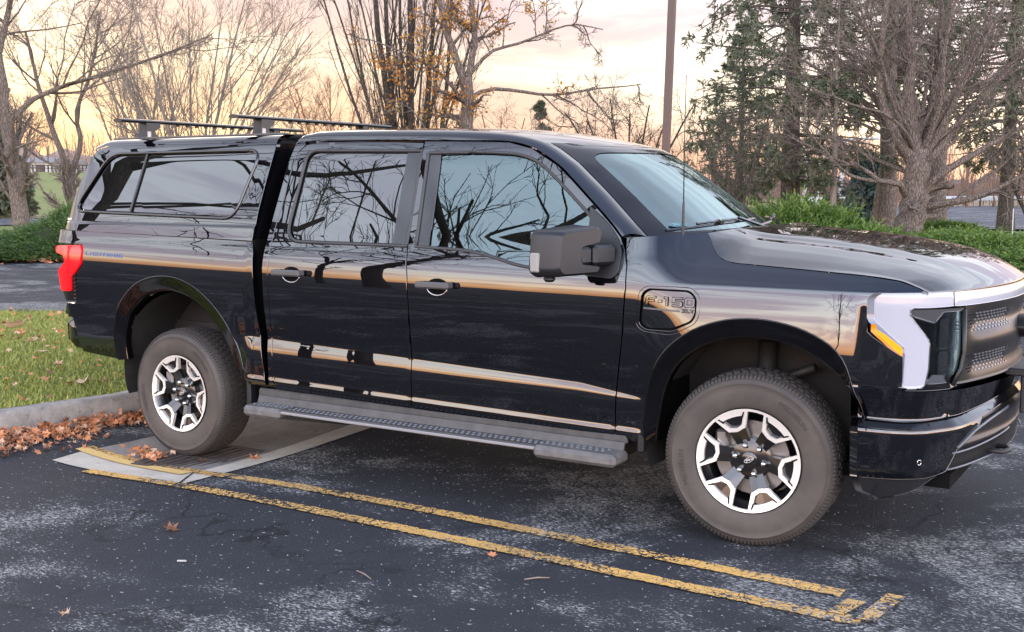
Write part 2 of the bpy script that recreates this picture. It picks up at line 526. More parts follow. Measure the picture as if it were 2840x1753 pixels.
def leafmat(name, cols, scale=3.0, rough=0.6, transl=0.3):
    m = mat(name, cols[0], rough)
    t = m.node_tree
    n = noise(m, scale, 3, 0.6)
    k = len(cols)
    setcol(m, ramp(t, n, [(0.3 + 0.4 * i / max(1, k - 1), c) for i, c in enumerate(cols)]))
    if transl:
        b = t.nodes['Principled BSDF']
        tr = t.nodes.new('ShaderNodeBsdfTranslucent')
        src = b.inputs['Base Color'].links[0].from_socket
        t.links.new(src, tr.inputs[0])
        mx = t.nodes.new('ShaderNodeMixShader'); mx.inputs[0].default_value = transl
        out = [n_ for n_ in t.nodes if n_.type == 'OUTPUT_MATERIAL'][0]
        t.links.new(b.outputs[0], mx.inputs[1]); t.links.new(tr.outputs[0], mx.inputs[2]); t.links.new(mx.outputs[0], out.inputs[0])
    return m


M_juniper = leafmat('juniper_green', [(0.035, 0.08, 0.012), (0.085, 0.155, 0.025), (0.18, 0.25, 0.045)], 4.0)
M_juniper_dk = leafmat('juniper_dark', [(0.04, 0.085, 0.02), (0.09, 0.16, 0.035)], 2.5)
M_spruce = leafmat('spruce_needles', [(0.07, 0.09, 0.055), (0.115, 0.135, 0.08), (0.17, 0.165, 0.08)], 1.2, transl=0.15)
M_spruce_blue = leafmat('blue_spruce_needles', [(0.05, 0.085, 0.075), (0.12, 0.17, 0.15)], 1.5, transl=0.1)
M_oakleaf = leafmat('orange_oak_leaves', [(0.38, 0.13, 0.025), (0.55, 0.24, 0.04), (0.40, 0.28, 0.05)], 1.2, transl=0.45)
M_leaf_a = leafmat('dry_leaf_orange', [(0.48, 0.17, 0.07), (0.66, 0.30, 0.14), (0.40, 0.13, 0.055)], 14, 0.7, 0.2)
M_leaf_b = leafmat('dry_leaf_tan', [(0.58, 0.36, 0.22), (0.70, 0.48, 0.32)], 14, 0.7, 0.2)
M_leaf_c = leafmat('dry_leaf_brown', [(0.17, 0.07, 0.035), (0.26, 0.12, 0.06)], 14, 0.7, 0.1)
M_pole = mat('brown_pole_paint', (0.085, 0.052, 0.040), 0.5)
M_polelt = mat('galvanised_steel', (0.42, 0.44, 0.46), 0.5, 0.3)
M_iron = varied('cast_iron', (0.035, 0.026, 0.022), (0.075, 0.055, 0.045), 14, 0.8, 0.4)

# ------------------------------------------------------------------ ground


def dip(x, y):
    return -0.05 * np.exp(-((x - 0.0) ** 2 + (y + 0.75) ** 2) / (2 * 0.62 ** 2)) - 0.035 * np.exp(-((x + 0.5) ** 2) / 0.5)


_gx = np.concatenate([np.array([-400, -160, -80, -40, -20, -10, -5]), np.arange(-3.2, 3.2, 0.08), np.array([3.5, 5, 8, 12, 20, 40, 80, 160, 400])])
_gy = np.concatenate([np.array([-400, -160, -80, -40, -20, -10, -6]), np.arange(-4, 3.2, 0.08), np.array([3.5, 5, 8, 12, 20, 40, 80, 160, 400])])


def gridmesh(name, xs, ys, fn, mat_, keep=None, parent=None):
    X, Y = np.meshgrid(xs, ys, indexing='ij')
    Zv = fn(X, Y)
    V = np.stack([X, Y, Zv], -1).reshape(-1, 3)
    a, b = len(xs), len(ys)
    I = np.arange(a * b).reshape(a, b)
    F = np.stack([I[:-1, :-1], I[1:, :-1], I[1:, 1:], I[:-1, 1:]], -1).reshape(-1, 4)
    if keep is not None:
        cx = V[F].mean(1)
        F = F[keep(cx[:, 0], cx[:, 1])]
    return mesh_np(name, V, F, mat_, parent, smooth=True)


ground = gridmesh('parking_lot', _gx, _gy, dip, M_asphalt)
tag(ground, kind='structure')


def gz(x, y):
    return float(dip(np.float64(x), np.float64(y)))


def drape_strip(name, poly_a, poly_b, mat_, off=0.004, parent=None, n=80, fn=None, jag=0.0):
    """ribbon between two polylines draped on the ground"""
    fn = fn or gz
    def res(p):
        p = np.asarray(p, float); s = np.r_[0, np.cumsum(np.linalg.norm(np.diff(p, axis=0), axis=1))]
        t = np.linspace(0, s[-1], n)
        return np.stack([np.interp(t, s, p[:, 0]), np.interp(t, s, p[:, 1])], -1)
    A, B = res(poly_a), res(poly_b)
    m_ = 5
    if jag:
        rj = np.random.RandomState(len(poly_a) * 7 + n); A[:, 1] += rj.normal(0, jag, n); B[:, 1] += rj.normal(0, jag, n)
    V = []
    for i in range(n):
        for k in range(m_):
            q = A[i] + (B[i] - A[i]) * k / (m_ - 1)
            V.append((q[0], q[1], fn(q[0], q[1]) + off))
    F = np.array([[i * m_ + k, (i + 1) * m_ + k, (i + 1) * m_ + k + 1, i * m_ + k + 1] for i in range(n - 1) for k in range(m_ - 1)])
    return mesh_np(name, V, F, mat_, parent, smooth=True)


# painted bay lines: two long parallel stripes closed by short ones at the near end
LW = 0.085
yl = []
drape_strip('yellow_line', [(-0.20, -1.56), (0.70, -1.60), (2.0, -1.625), (4.40, -1.67)], [(-0.20, -1.56 + LW), (0.70, -1.60 + LW), (2.0, -1.625 + LW), (4.40, -1.67 + LW)], M_yellow, 0.008, ground, 260, None, 0.0035)
drape_strip('yellow_line', [(-0.72, -1.15), (0.5, -1.29), (2.2, -1.315), (4.26, -1.40)], [(-0.72, -1.15 + LW), (0.5, -1.29 + LW), (2.2, -1.315 + LW), (4.26, -1.40 + LW)], M_yellow, 0.008, ground, 260, None, 0.0035)
drape_strip('yellow_line', [(4.26, -1.60), (4.30, -1.42)], [(4.33, -1.60), (4.37, -1.42)], M_yellow, 0.013, ground, 6)
drape_strip('yellow_line', [(4.38, -1.62), (4.42, -1.29)], [(4.45, -1.62), (4.49, -1.29)], M_yellow, 0.017, ground, 6)

# concrete apron round the storm drain
apron = empty('drain_apron'); tag(apron, kind='structure')


def slab(name, poly, z_off, mat_, parent, cuts=()):
    """flat polygon slab draped to ground, z_off above it"""
    m = MB()
    poly = np.array(poly, float)
    V = [(x, y, gz(x, y) + z_off) for x, y in poly]
    m.add(V, [list(range(len(V)))])
    V2 = V + [(x, y, gz(x, y) - 0.1) for x, y in poly]
    n = len(V)
    m.add(V2, [[i, n + i, n + (i + 1) % n, (i + 1) % n] for i in range(n)])
    return m.build(name, mat_, parent)


def subdiv_poly(pts, step=0.1):
    out = []
    for i in range(len(pts)):
        a = np.array(pts[i], float); b = np.array(pts[(i + 1) % len(pts)], float)
        k = max(1, int(np.linalg.norm(b - a) / step))
        for j in range(k): out.append(tuple(a + (b - a) * j / k))
    return out


M_conc_in = concrete('apron_worn_concrete', (0.17, 0.15, 0.13), (0.30, 0.27, 0.24))
drape_strip('concrete_edge', [(-0.60, -1.46), (0.615, -1.53)], [(-0.66, -1.19), (0.43, -1.27)], M_conc, 0.006, apron, 20)
drape_strip('concrete_edge', [(0.62, -1.53), (0.60, 0.25)], [(0.435, -1.27), (0.40, 0.20)], M_conc, 0.006, apron, 24)
drape_strip('concrete_inner', [(-0.66, -1.185), (0.43, -1.265)], [(-0.62, 0.2), (0.395, 0.2)], M_conc_in, 0.004, apron, 30)
drape_strip('yellow_line', [(-0.72, -1.20), (0.43, -1.36)], [(-0.72, -1.12), (0.43, -1.275)], mat('yellow_on_concrete', (0.68, 0.45, 0.15), 0.85), 0.012, apron, 16)
drape_strip('joint', [(0.435, -1.27), (0.60, -1.53)], [(0.447, -1.27), (0.612, -1.53)], M_gap, 0.010, apron, 6)

# the iron grate itself: frame, bars
grate = empty('drain_grate', (0.17, -0.92, gz(0.17, -0.92)))
tag(grate, 'slotted cast iron storm drain grate under the rear tyre, leaves on its edge', 'drain grate')
GX0, GX1, GY0, GY1 = -0.12, 0.41, -1.24, -0.60
m = MB()
zg = 0.012
for (cx, cy, sx, sy) in (((GX0 + GX1) / 2, GY0, GX1 - GX0, 0.05), ((GX0 + GX1) / 2, GY1, GX1 - GX0, 0.05), (GX0, (GY0 + GY1) / 2, 0.05, GY1 - GY0 - 0.051), (GX1, (GY0 + GY1) / 2, 0.05, GY1 - GY0 - 0.051), ((GX0 + GX1) / 2, (GY0 + GY1) / 2, GX1 - GX0 - 0.051, 0.045)):
    m.box((cx - 0.17, cy + 0.92, zg - 0.01), (sx, sy, 0.03), bev=0.004)
m.build('frame', M_iron, grate)
for r in range(2):
    for k in range(8):
        b = MB()
        x = GX0 + 0.045 + k * (GX1 - GX0 - 0.09) / 7
        y0 = GY0 + 0.026 + r * (GY1 - GY0) / 2; y1 = y0 + (GY1 - GY0) / 2 - 0.05
        b.box((x - 0.17, (y0 + y1) / 2 + 0.92, zg - 0.002), (0.030, y1 - y0, 0.016), bev=0.003)
        b.build('bar', M_iron, grate)
m = MB(); m.box(((GX0 + GX1) / 2 - 0.17, (GY0 + GY1) / 2 + 0.92, zg - 0.012), (GX1 - GX0 - 0.05, GY1 - GY0 - 0.05, 0.002)); m.build('pit', M_gap, grate)

# kerb of the grass island beside the lot, and the island
def kx(y): return -1.10 + 0.20 * (y + 0.28) - 0.012 * (y + 0.28) ** 2


def kerb_run(name, line, mat_, h=0.15, w=0.15, zf=None, parent=None, seg=1.2):
    """line: polyline of the face foot; the body lies to its left"""
    line = np.asarray(line, float)
    s = np.r_[0, np.cumsum(np.linalg.norm(np.diff(line, axis=0), axis=1))]
    total = s[-1]; n = max(2, int(total / 0.15))
    t = np.linspace(0, total, n)
    P = np.stack([np.interp(t, s, line[:, 0]), np.interp(t, s, line[:, 1])], -1)
    T = np.gradient(P, axis=0); T /= np.linalg.norm(T, axis=1)[:, None]
    Nn = np.stack([-T[:, 1], T[:, 0]], -1)
    prof = [(0.0, -0.08), (0.004, 0.03), (0.018, h - 0.03), (0.03, h - 0.008), (0.05, h), (w, h - 0.004), (w, -0.05)]
    rs = np.random.RandomState(3)
    V = []
    for i in range(n):
        z0 = zf(P[i][0], P[i][1]) if zf else 0
        for a, b in prof:
            j = rs.uniform(-0.004, 0.004) if b > h - 0.04 else 0
            q = P[i] + Nn[i] * (a + j)
            V.append((q[0], q[1], z0 + b + j))
    k = len(prof)
    F = np.array([[i * k + j, (i + 1) * k + j, (i + 1) * k + j + 1, i * k + j + 1] for i in range(n - 1) for j in range(k - 1)])
    return mesh_np(name, V, F, mat_, parent, smooth=True)


isl_kerb = [(-7.5 + 0 * t, -3.2) for t in (0,)] + [(-2.6, -3.2), (-2.15, -3.1), (-1.85, -2.8), (kx(-2.4), -2.4)] + [(kx(y), y) for y in np.arange(-2.1, 4.6, 0.3)]
ke = kerb_run('island_kerb', isl_kerb, M_kerb, 0.155, 0.16)
tag(ke, kind='structure')
NEAR_A = (-1.0, 4.7); NEAR_D = np.array([-0.915, -0.40])     # near edge of the access road
roadline = [(NEAR_A[0] + NEAR_D[0] * t, NEAR_A[1] + NEAR_D[1] * t) for t in np.arange(0, 26, 0.5)]
rk = kerb_run('island_kerb', roadline, M_kerb, 0.14, 0.16)
tag(rk, kind='structure')


def isl_in(x, y):
    kxx = kx(y) - 0.14
    d = (x - NEAR_A[0]) * 0.40 - (y - NEAR_A[1]) * 0.915     # >0 on the island side
    return (x < kxx) & (d > 0.12) & (y > -3.05) & ((x < -2.3) | (y > -3.05 + 0.55 * (x + 2.3) + 0.05))


island = gridmesh('island_lawn', np.arange(-22, -0.5, 0.12), np.arange(-9, 5.2, 0.12),
                  lambda X, Y: 0.135 + 0.03 * np.sin(X * 1.3) * np.sin(Y * 1.1 + 1) + 0.05 * S_(0, 1.5, -1.3 - X), M_grass, keep=isl_in)
tag(island, kind='structure')
def isl_z(x, y): return 0.135 + 0.03 * math.sin(x * 1.3) * math.sin(y * 1.1 + 1) + 0.05 * float(S_(0, 1.5, -1.3 - x))


# grass blades on the near part of the island
def blades(name, pts, h0, h1, mat_, w=0.006, seed=1):
    rs = np.random.RandomState(seed)
    P = np.asarray(pts, float); n = len(P)
    a = rs.uniform(0, 2 * np.pi, n); h = rs.uniform(h0, h1, n); lean = rs.uniform(0.2, 1.0, n) * h
    la = rs.uniform(0, 2 * np.pi, n)
    d = np.stack([np.cos(a), np.sin(a), np.zeros(n)], -1) * (w * rs.uniform(0.6, 1.3, n))[:, None]
    tip = P + np.stack([np.cos(la) * lean, np.sin(la) * lean, h], -1)
    mid = P + np.stack([np.cos(la) * lean * .3, np.sin(la) * lean * .3, h * 0.6], -1)
    V = np.stack([P - d, P + d, mid + d * .7, mid - d * .7, tip], 1).reshape(-1, 3)
    I = np.arange(n)[:, None] * 5
    T = np.concatenate([I + np.array([[0, 1, 2]]), I + np.array([[0, 2, 3]]), I + np.array([[3, 2, 4]])])
    return mesh_np(name, V, T, mat_)


rs = np.random.RandomState(11)
n = 70000
gxp = rs.uniform(-7.0, -1.15, n); gyp = rs.uniform(-2.6, 3.4, n)
_d = (gxp - NEAR_A[0]) * 0.40 - (gyp - NEAR_A[1]) * 0.915
k = (gxp < kx(gyp) - 0.13) & (_d > 0.14)
gp = [(x, y, isl_z(x, y) - 0.004) for x, y in zip(gxp[k], gyp[k])]
tag(blades('grass', gp, 0.02, 0.065, M_blade), 'short green lawn grass with yellowed blades on the kerbed island', 'grass', kind='stuff')
# ================================================================== the truck
truck = empty('pickup_truck', (1.85, 0, 0))
tag(truck, 'glossy black crew cab pickup truck with a matching cap, backed up to the kerb', 'pickup truck')
T0 = np.array([1.85, 0, 0])
# ---- body side as a surface y = -F(x, z), built by integrating the tilt of the panel over its height
XS = np.arange(-1.30, 4.72, 0.03)
ZS = np.arange(0.34, 2.02, 0.004)


def tilt(x):
    """(z, degrees of upward tilt) along a vertical section"""
    zc = 0.758 - 0.035 * (x - 0.83)
    if x > 2.84: zc = 0.688 - 0.135 * (x - 2.84)
    zb = 0.664 - 0.015 * (x - 0.8)
    zs = 0.536 - 0.018 * (x - 0.8)
    band = float(S_(0.50, 0.66, x)) * (1 - float(S_(3.14, 3.26, x)))
    zc = max(zc, zb + 0.012)
    z0 = 1.165 - 0.016 * (x + 0.6) if x < 1.2 else 1.136 - 0.012 * (x - 1.2)
    f = float(S_(3.12, 3.45, x))
    b = float(S_(0.70, 0.60, x)) if x < 0.75 else 0.0          # bed
    d = [(0.34, -30), (zs - 0.036, -24), (zs - 0.030, -6 + 0 * band), (zs - 0.026, 11 * band - 4 * (1 - band)), (zs - 0.004, 11 * band - 4 * (1 - band)), (zs + 0.004, -1),
         (zb - 0.05, -1.0), (zb - 0.014, 1.0 * band - 1), (zb, 4.6 * band - 2 * (1 - band)), (zb + 0.35 * (zc - zb), 6.5 * band - 3 * (1 - band)), (zc - 0.010, 11.5 * band - 4 * (1 - band)), (zc - 0.004, 12 * band - 4 * (1 - band)),
         (zc + 0.006, -6), (zc + 0.12, -4.5)]
    door = [(z0 - 0.16, -3.4), (z0 - 0.07, -1.0), (z0, 2.9), (z0 + 0.03, 4.2), (z0 + 0.06, 6.2), (z0 + 0.10, 12), (1.30, 21), (1.345, 19), (1.80, 19), (1.88, 24), (1.92, 40), (2.02, 65)]
    fend = [(0.84, -1.5), (0.90, 3.4), (0.95, 4.6), (1.05, 6.0), (1.13, 8.0), (1.180, 10), (1.190, 12), (1.197, 27), (1.24, 33), (1.30, 37), (1.36, 42), (1.45, 46), (1.6, 40), (1.8, 40), (2.02, 40)]
    if b > 0:
        k_ = -4.0 + 2.9 * b
        d = [(z_, (k_ if v_ in (-4.0, -6, -4.5, -2.0, -3.0, -1.0) and z_ > zs and band < .05 else v_)) for z_, v_ in d]
        door = [(z0 - 0.16, -1.0), (z0 - 0.07, 0.2), (z0, 2.9), (z0 + 0.02, 4.2), (z0 + 0.05, 7.0), (z0 + 0.09, 12), (1.30, 15), (1.345, 11), (1.46, 13), (1.52, 18), (1.80, 19), (1.88, 24), (1.92, 40), (2.02, 65)] if b > .5 else door
    zz = np.array(ZS)
    lo = np.interp(zz, [a for a, _ in d], [v for _, v in d])
    A = np.interp(zz, [a for a, _ in d + door], [v for _, v in d + door])
    B = np.interp(zz, [a for a, _ in d[:-1] + fend], [v for _, v in d[:-1] + fend])
    return A * (1 - f) + B * f


NT = np.array([tilt(x) for x in XS])
for _ in range(2):
    NT[:, 1:-1] = 0.25 * NT[:, :-2] + 0.5 * NT[:, 1:-1] + 0.25 * NT[:, 2:]
dF = np.tan(np.radians(NT)) * 0.004
cum = np.cumsum(dF, axis=1)
ia = int(round((1.13 - 0.34) / 0.004))
FT = 0.993 - (cum - cum[:, ia:ia + 1])
# plan-view rounding at both ends
def plan_drop(x):
    r = 0.0
    if x > 4.02: r = 0.030 * ((x - 4.02) / 0.28) ** 2
    if x < -0.95: r = 0.022 * ((-0.95 - x) / 0.15) ** 2
    return r
FT -= np.array([plan_drop(x) for x in XS])[:, None]


def F(x, z):
    fx = np.clip((x - XS[0]) / 0.03, 0, len(XS) - 1.001); fz = np.clip((z - ZS[0]) / 0.004, 0, len(ZS) - 1.001)
    i = int(fx); j = int(fz); a = fx - i; b = fz - j
    return (FT[i, j] * (1 - a) + FT[i + 1, j] * a) * (1 - b) + (FT[i, j + 1] * (1 - a) + FT[i + 1, j + 1] * a) * b


def side(off=0.0):
    return lambda x, z: (x, -(F(x, z) + off), z)


def pip(P, poly):
    P = np.asarray(P); poly = np.asarray(poly); x, y = P[:, 0], P[:, 1]
    ins = np.zeros(len(P), bool); n = len(poly)
    for i in range(n):
        x1, y1 = poly[i]; x2, y2 = poly[(i + 1) % n]
        c = ((y1 > y) != (y2 > y)) & (x < (x2 - x1) * (y - y1) / (y2 - y1 + 1e-12) + x1)
        ins ^= c
    return ins


def edge_dist(P, poly):
    P = np.asarray(P); d = np.full(len(P), 1e9); n = len(poly)
    for i in range(n):
        a = np.array(poly[i]); b = np.array(poly[(i + 1) % n]); ab = b - a; L = ab @ ab + 1e-12
        t = np.clip(((P - a) @ ab) / L, 0, 1)
        d = np.minimum(d, np.linalg.norm(P - a - t[:, None] * ab, axis=1))
    return d


def smooth_poly(pts, it=2, keep=30):
    """round the corners of an outline a little (Chaikin on sharp spots)"""
    P = [np.array(p, float) for p in pts]
    for _ in range(it):
        Q = []
        for i in range(len(P)):
            a, b = P[i], P[(i + 1) % len(P)]
            Q += [a * .75 + b * .25, a * .25 + b * .75]
        P = Q
    return [tuple(p) for p in P]


def rounded(pts, r):
    """outline with its corners filleted by radius r (scalar or list)"""
    out = []; n = len(pts)
    for i in range(n):
        p = np.array(pts[i], float); a = np.array(pts[i - 1], float); b = np.array(pts[(i + 1) % n], float)
        rr = r[i] if isinstance(r, (list, tuple)) else r
        la, lb = np.linalg.norm(a - p), np.linalg.norm(b - p)
        d = min(rr, la * .45, lb * .45)
        if d < 1e-4: out.append(tuple(p)); continue
        p1 = p + (a - p) / la * d; p2 = p + (b - p) / lb * d
        for k in range(6):
            t = k / 5
            out.append(tuple((1 - t) ** 2 * p1 + 2 * t * (1 - t) * p + t * t * p2))
    return out


def panel(name, outline, surf, mat_, parent, res=0.03, holes=(), lip=0.03, lipvec=(0, 1, 0), extra=None, rows=None, flip=False, lip_mat=None, aniso=1.0, hole_lip=0.02, bevel=0.003):
    """a curved sheet cut to an outline in (u, v), with its edges turned in"""
    outs = [subdiv_poly(outline, res * 0.8)] + [subdiv_poly(h, res * 0.8) for h in holes]
    P = []; E_ = []
    for lp in outs:
        s = len(P); P += lp; E_ += [(s + i, s + (i + 1) % len(lp)) for i in range(len(lp))]
    nb = len(P)
    A = np.array(outline); mn, mx = A.min(0), A.max(0)
    us = np.arange(mn[0] + res / 2 * aniso, mx[0], res * aniso)
    vs = np.arange(mn[1] + res / 2, mx[1], res) if rows is None else np.array([r for r in rows if mn[1] < r < mx[1]])
    G = np.array([(u, v) for u in us for v in vs]) if len(us) and len(vs) else np.zeros((0, 2))
    if extra is not None:
        ex = np.array([(u, fv(u)) for fv in extra for u in us])
        G = np.concatenate([G, ex]) if len(ex) else G
    if len(G):
        ok = pip(G, outline) & (edge_dist(G, outs[0]) > res * 0.25)
        for h in outs[1:]: ok &= (~pip(G, h)) & (edge_dist(G, h) > res * 0.25)
        G = G[ok]
    allp = [Vector((float(a), float(b))) for a, b in P] + [Vector((float(a), float(b))) for a, b in G]
    ov, oe, of, *_r2 = delaunay_2d_cdt(allp, E_, [], 0, 1e-5)
    UV = np.array([(v.x, v.y) for v in ov])
    T = np.array([f for f in of if len(f) == 3])
    c = UV[T].mean(1)
    ok = pip(c, outs[0])
    for h in outs[1:]: ok &= ~pip(c, h)
    T = T[ok]
    V = np.array([surf(u, v) for u, v in UV]); e = 2e-3
    Vu = np.array([surf(u + e, v) for u, v in UV]) - np.array([surf(u - e, v) for u, v in UV])
    Vv = np.array([surf(u, v + e) for u, v in UV]) - np.array([surf(u, v - e) for u, v in UV])
    Nn = np.cross(Vu, Vv); Nn /= np.linalg.norm(Nn, axis=1)[:, None] + 1e-12
    if flip: Nn = -Nn; T = T[:, ::-1]
    # align winding with normals
    fn = np.cross(V[T[:, 1]] - V[T[:, 0]], V[T[:, 2]] - V[T[:, 0]])
    bad = (fn * Nn[T[:, 0]]).sum(1) < 0
    T[bad] = T[bad][:, ::-1]
    VV, NN, TT = [V], [Nn], [T]; base = len(V)
    if lip:
        # boundary edges
        from collections import Counter
        cnt = Counter(); dirn = {}
        for t in T:
            for a, b in ((t[0], t[1]), (t[1], t[2]), (t[2], t[0])):
                k = (min(a, b), max(a, b)); cnt[k] += 1; dirn[k] = (a, b)
        be = [tuple(int(i_) for i_ in dirn[k]) for k, c_ in cnt.items() if c_ == 1]
        nxt = {a: b for a, b in be}; prv = {b: a for a, b in be}
        lv = np.array(lipvec, float)
        ids = {}
        ring = []
        for a, b in be:
            for q in (int(a), int(b)):
                if q not in ids:
                    p = V[prv.get(q, q)]; nx = V[nxt.get(q, q)]
                    tdir = nx - p; tdir /= np.linalg.norm(tdir) + 1e-9
                    on = np.cross(tdir, Nn[q]); on /= np.linalg.norm(on) + 1e-9
                    ids[q] = len(ring)
                    ring.append((V[q], on, Nn[q]))
        R1 = np.array([r[0] for r in ring]); On = np.array([r[1] for r in ring]); Sn = np.array([r[2] for r in ring])
        mid = On * 0.7 + Sn * 0.7
        k = len(ring)
        # ring a: the sheet's own edge, ring b: turned edge slightly outside and below, ring c: deep
        Ra = R1; Rb = R1 + On * bevel * 0.6 - Sn * bevel; Rc = Rb + lv * lip
        VV += [Ra, Rb, Rb, Rc]; NN += [Sn, mid / np.linalg.norm(mid, axis=1)[:, None], On, On]
        for a, b in be:
            i, j = ids[a], ids[b]
            for (u0, u1) in ((base, base + k), (base + 2 * k, base + 3 * k)):
                TT.append(np.array([[u0 + i, u1 + i, u1 + j], [u0 + i, u1 + j, u0 + j]]))
    V = np.concatenate(VV) - T0_for(parent); Nn = np.concatenate(NN); T = np.concatenate(TT)
    return mesh_np(name, V, np.ascontiguousarray(T), mat_, parent, smooth=True, normals=Nn)


_origin = {}
def T0_for(parent):
    """world position of a parent (empties and parts of the truck all sit at the truck origin)"""
    if parent is None: return np.zeros(3)
    p = parent
    q = np.zeros(3)
    while p is not None:
        q = q + np.array(p.location); p = p.parent
    return q


def mirror_copy(o, parent=None):
    """the same part on the other side of the truck (y -> -y)"""
    me = o.data.copy()
    n = len(me.vertices)
    co = np.zeros(n * 3, np.float32); me.vertices.foreach_get('co', co); co = co.reshape(-1, 3)
    k = len(me.polygons)
    polys = [tuple(p.vertices)[::-1] for p in me.polygons]
    co[:, 1] *= -1
    vn = None
    if o.data.has_custom_normals:
        vn = np.zeros((n, 3)); 
        cn = o.data.corner_normals
        for lp in o.data.loops: vn[lp.vertex_index] = cn[lp.index].vector
        vn[:, 1] *= -1
    mi = [p.material_index for p in me.polygons]
    sm = [p.use_smooth for p in me.polygons]
    new = bpy.data.meshes.new(o.data.name)
    new.from_pydata(co.tolist(), [], polys)
    for m_ in o.data.materials: new.materials.append(m_)
    new.polygons.foreach_set('material_index', mi); new.polygons.foreach_set('use_smooth', sm)
    new.update()
    if vn is not None: new.normals_split_custom_set_from_vertices([tuple(v) for v in vn])
    c = bpy.data.objects.new(o.name.split('.')[0], new); link(c)
    c.parent = parent or o.parent
    for ch in [h for h in o.children]: mirror_copy(ch, c)
    return c


def row_set():
    r = list(np.arange(0.40, 2.0, 0.03))
    return r


CR = [lambda u, d=d: (0.758 - 0.035 * (u - 0.83) if u < 2.84 else 0.688 - 0.135 * (u - 2.84)) + d for d in (-0.03, -0.016, -0.008, -0.002, 0.004, 0.012, 0.03)] + \
     [lambda u, d=d: 0.536 - 0.018 * (u - 0.8) + d for d in (-0.04, -0.034, -0.029, -0.024, -0.014, -0.005, 0.0, 0.007)] + \
     [lambda u, d=d: (1.165 - 0.016 * (u + 0.6) if u < 1.2 else 1.136 - 0.012 * (u - 1.2)) + d for d in (-0.03, -0.01, 0.01, 0.03, 0.05)] + \
     [lambda u, d=d: 1.19 + d for d in (-0.018, -0.009, -0.002, 0.004, 0.010, 0.018)]

# ---- bed side
ARCH_R = [(-0.473, 0.533), (-0.485, 0.64), (-0.472, 0.721), (-0.438, 0.814), (-0.377, 0.881), (-0.28, 0.95), (-0.149, 0.988), (-0.023, 0.994), (0.09, 0.972), (0.20, 0.922), (0.305, 0.846), (0.39, 0.755), (0.45, 0.66), (0.495, 0.56), (0.515, 0.485)]
ARCH_F = [(3.246, 0.43), (3.258, 0.52), (3.281, 0.64), (3.318, 0.745), (3.382, 0.835), (3.482, 0.909), (3.587, 0.949), (3.678, 0.965), (3.785, 0.966), (3.902, 0.946), (4.00, 0.908), (4.086, 0.852), (4.155, 0.775), (4.20, 0.696), (4.222, 0.60)]


def spl(pts, n):
    """smooth resampling of an open polyline (Catmull-Rom)"""
    P = np.array(pts, float); Q = []
    P2 = np.vstack([2 * P[0] - P[1], P, 2 * P[-1] - P[-2]])
    for i in range(1, len(P2) - 2):
        for t in np.linspace(0, 1, n, endpoint=False):
            a, b, c, d = P2[i - 1], P2[i], P2[i + 1], P2[i + 2]
            Q.append(0.5 * ((2 * b) + (-a + c) * t + (2 * a - 5 * b + 4 * c - d) * t * t + (-a + 3 * b - 3 * c + d) * t ** 3))
    Q.append(P[-1])
    return [tuple(q) for q in Q]


AR = spl(ARCH_R, 3); AF = spl(ARCH_F, 3)


def flare_w(arch, w, rc):
    A = np.array(arch); n_ = len(A); C = np.array(rc); out = []
    for k, p in enumerate(A):
        t = A[min(k + 1, n_ - 1)] - A[max(k - 1, 0)]; t = t / np.linalg.norm(t)
        nrm = np.array([-t[1], t[0]])
        if nrm @ (p - C) < 0: nrm = -nrm
        ww = w * (1 - 0.35 * (abs(k / (n_ - 1) - .5) * 2) ** 4)
        if p[0] > 4.0: ww *= 1 - 0.75 * float(S_(0.90, 0.74, p[1]))
        out.append((p, nrm, ww))
    return out


ARo = [tuple(p + q * w_ * 0.96) for p, q, w_ in flare_w(AR, 0.098, (0.03, 0.45))]
AFo = [tuple(p + q * w_ * 0.96) for p, q, w_ in flare_w(AF, 0.092, (3.74, 0.45))]
AFo = [p for p in AFo if not (p[0] > 3.9 and p[1] < 0.815)]
LAMP = [(-1.14, 1.246), (-0.853, 1.262), (-0.838, 1.235), (-0.846, 1.135), (-0.90, 1.062), (-0.915, 0.90), (-0.93, 0.882), (-1.14, 0.875)]
bed_out = [(-1.135, 1.352), (-0.5, 1.343), (0.655, 1.318), (0.672, 1.25), (0.676, 1.17), (0.686, 0.95), (0.716, 0.73), (0.752, 0.486), (0.745, 0.468), (0.62, 0.474)] + ARo[::-1] + \
          [(-0.56, 0.535), (-0.876, 0.558), (-0.905, 0.60), (-0.925, 0.66), (-0.965, 0.78), (-0.96, 0.86), (-0.925, 0.88), (-0.91, 0.90), (-0.892, 1.06), (-0.84, 1.13), (-0.832, 1.24), (-0.85, 1.268), (-1.135, 1.27)]
bs = panel('bed_side', bed_out, side(), M_paint, truck, extra=CR, lip=0.035)
mirror_copy(bs)
lw = panel('rear_lower_quarter', [(-0.93, 0.868), (-1.03, 0.872), (-1.055, 0.80), (-1.0, 0.79), (-0.968, 0.775), (-0.955, 0.79)], side(-0.004), M_paint, truck)
mirror_copy(lw)
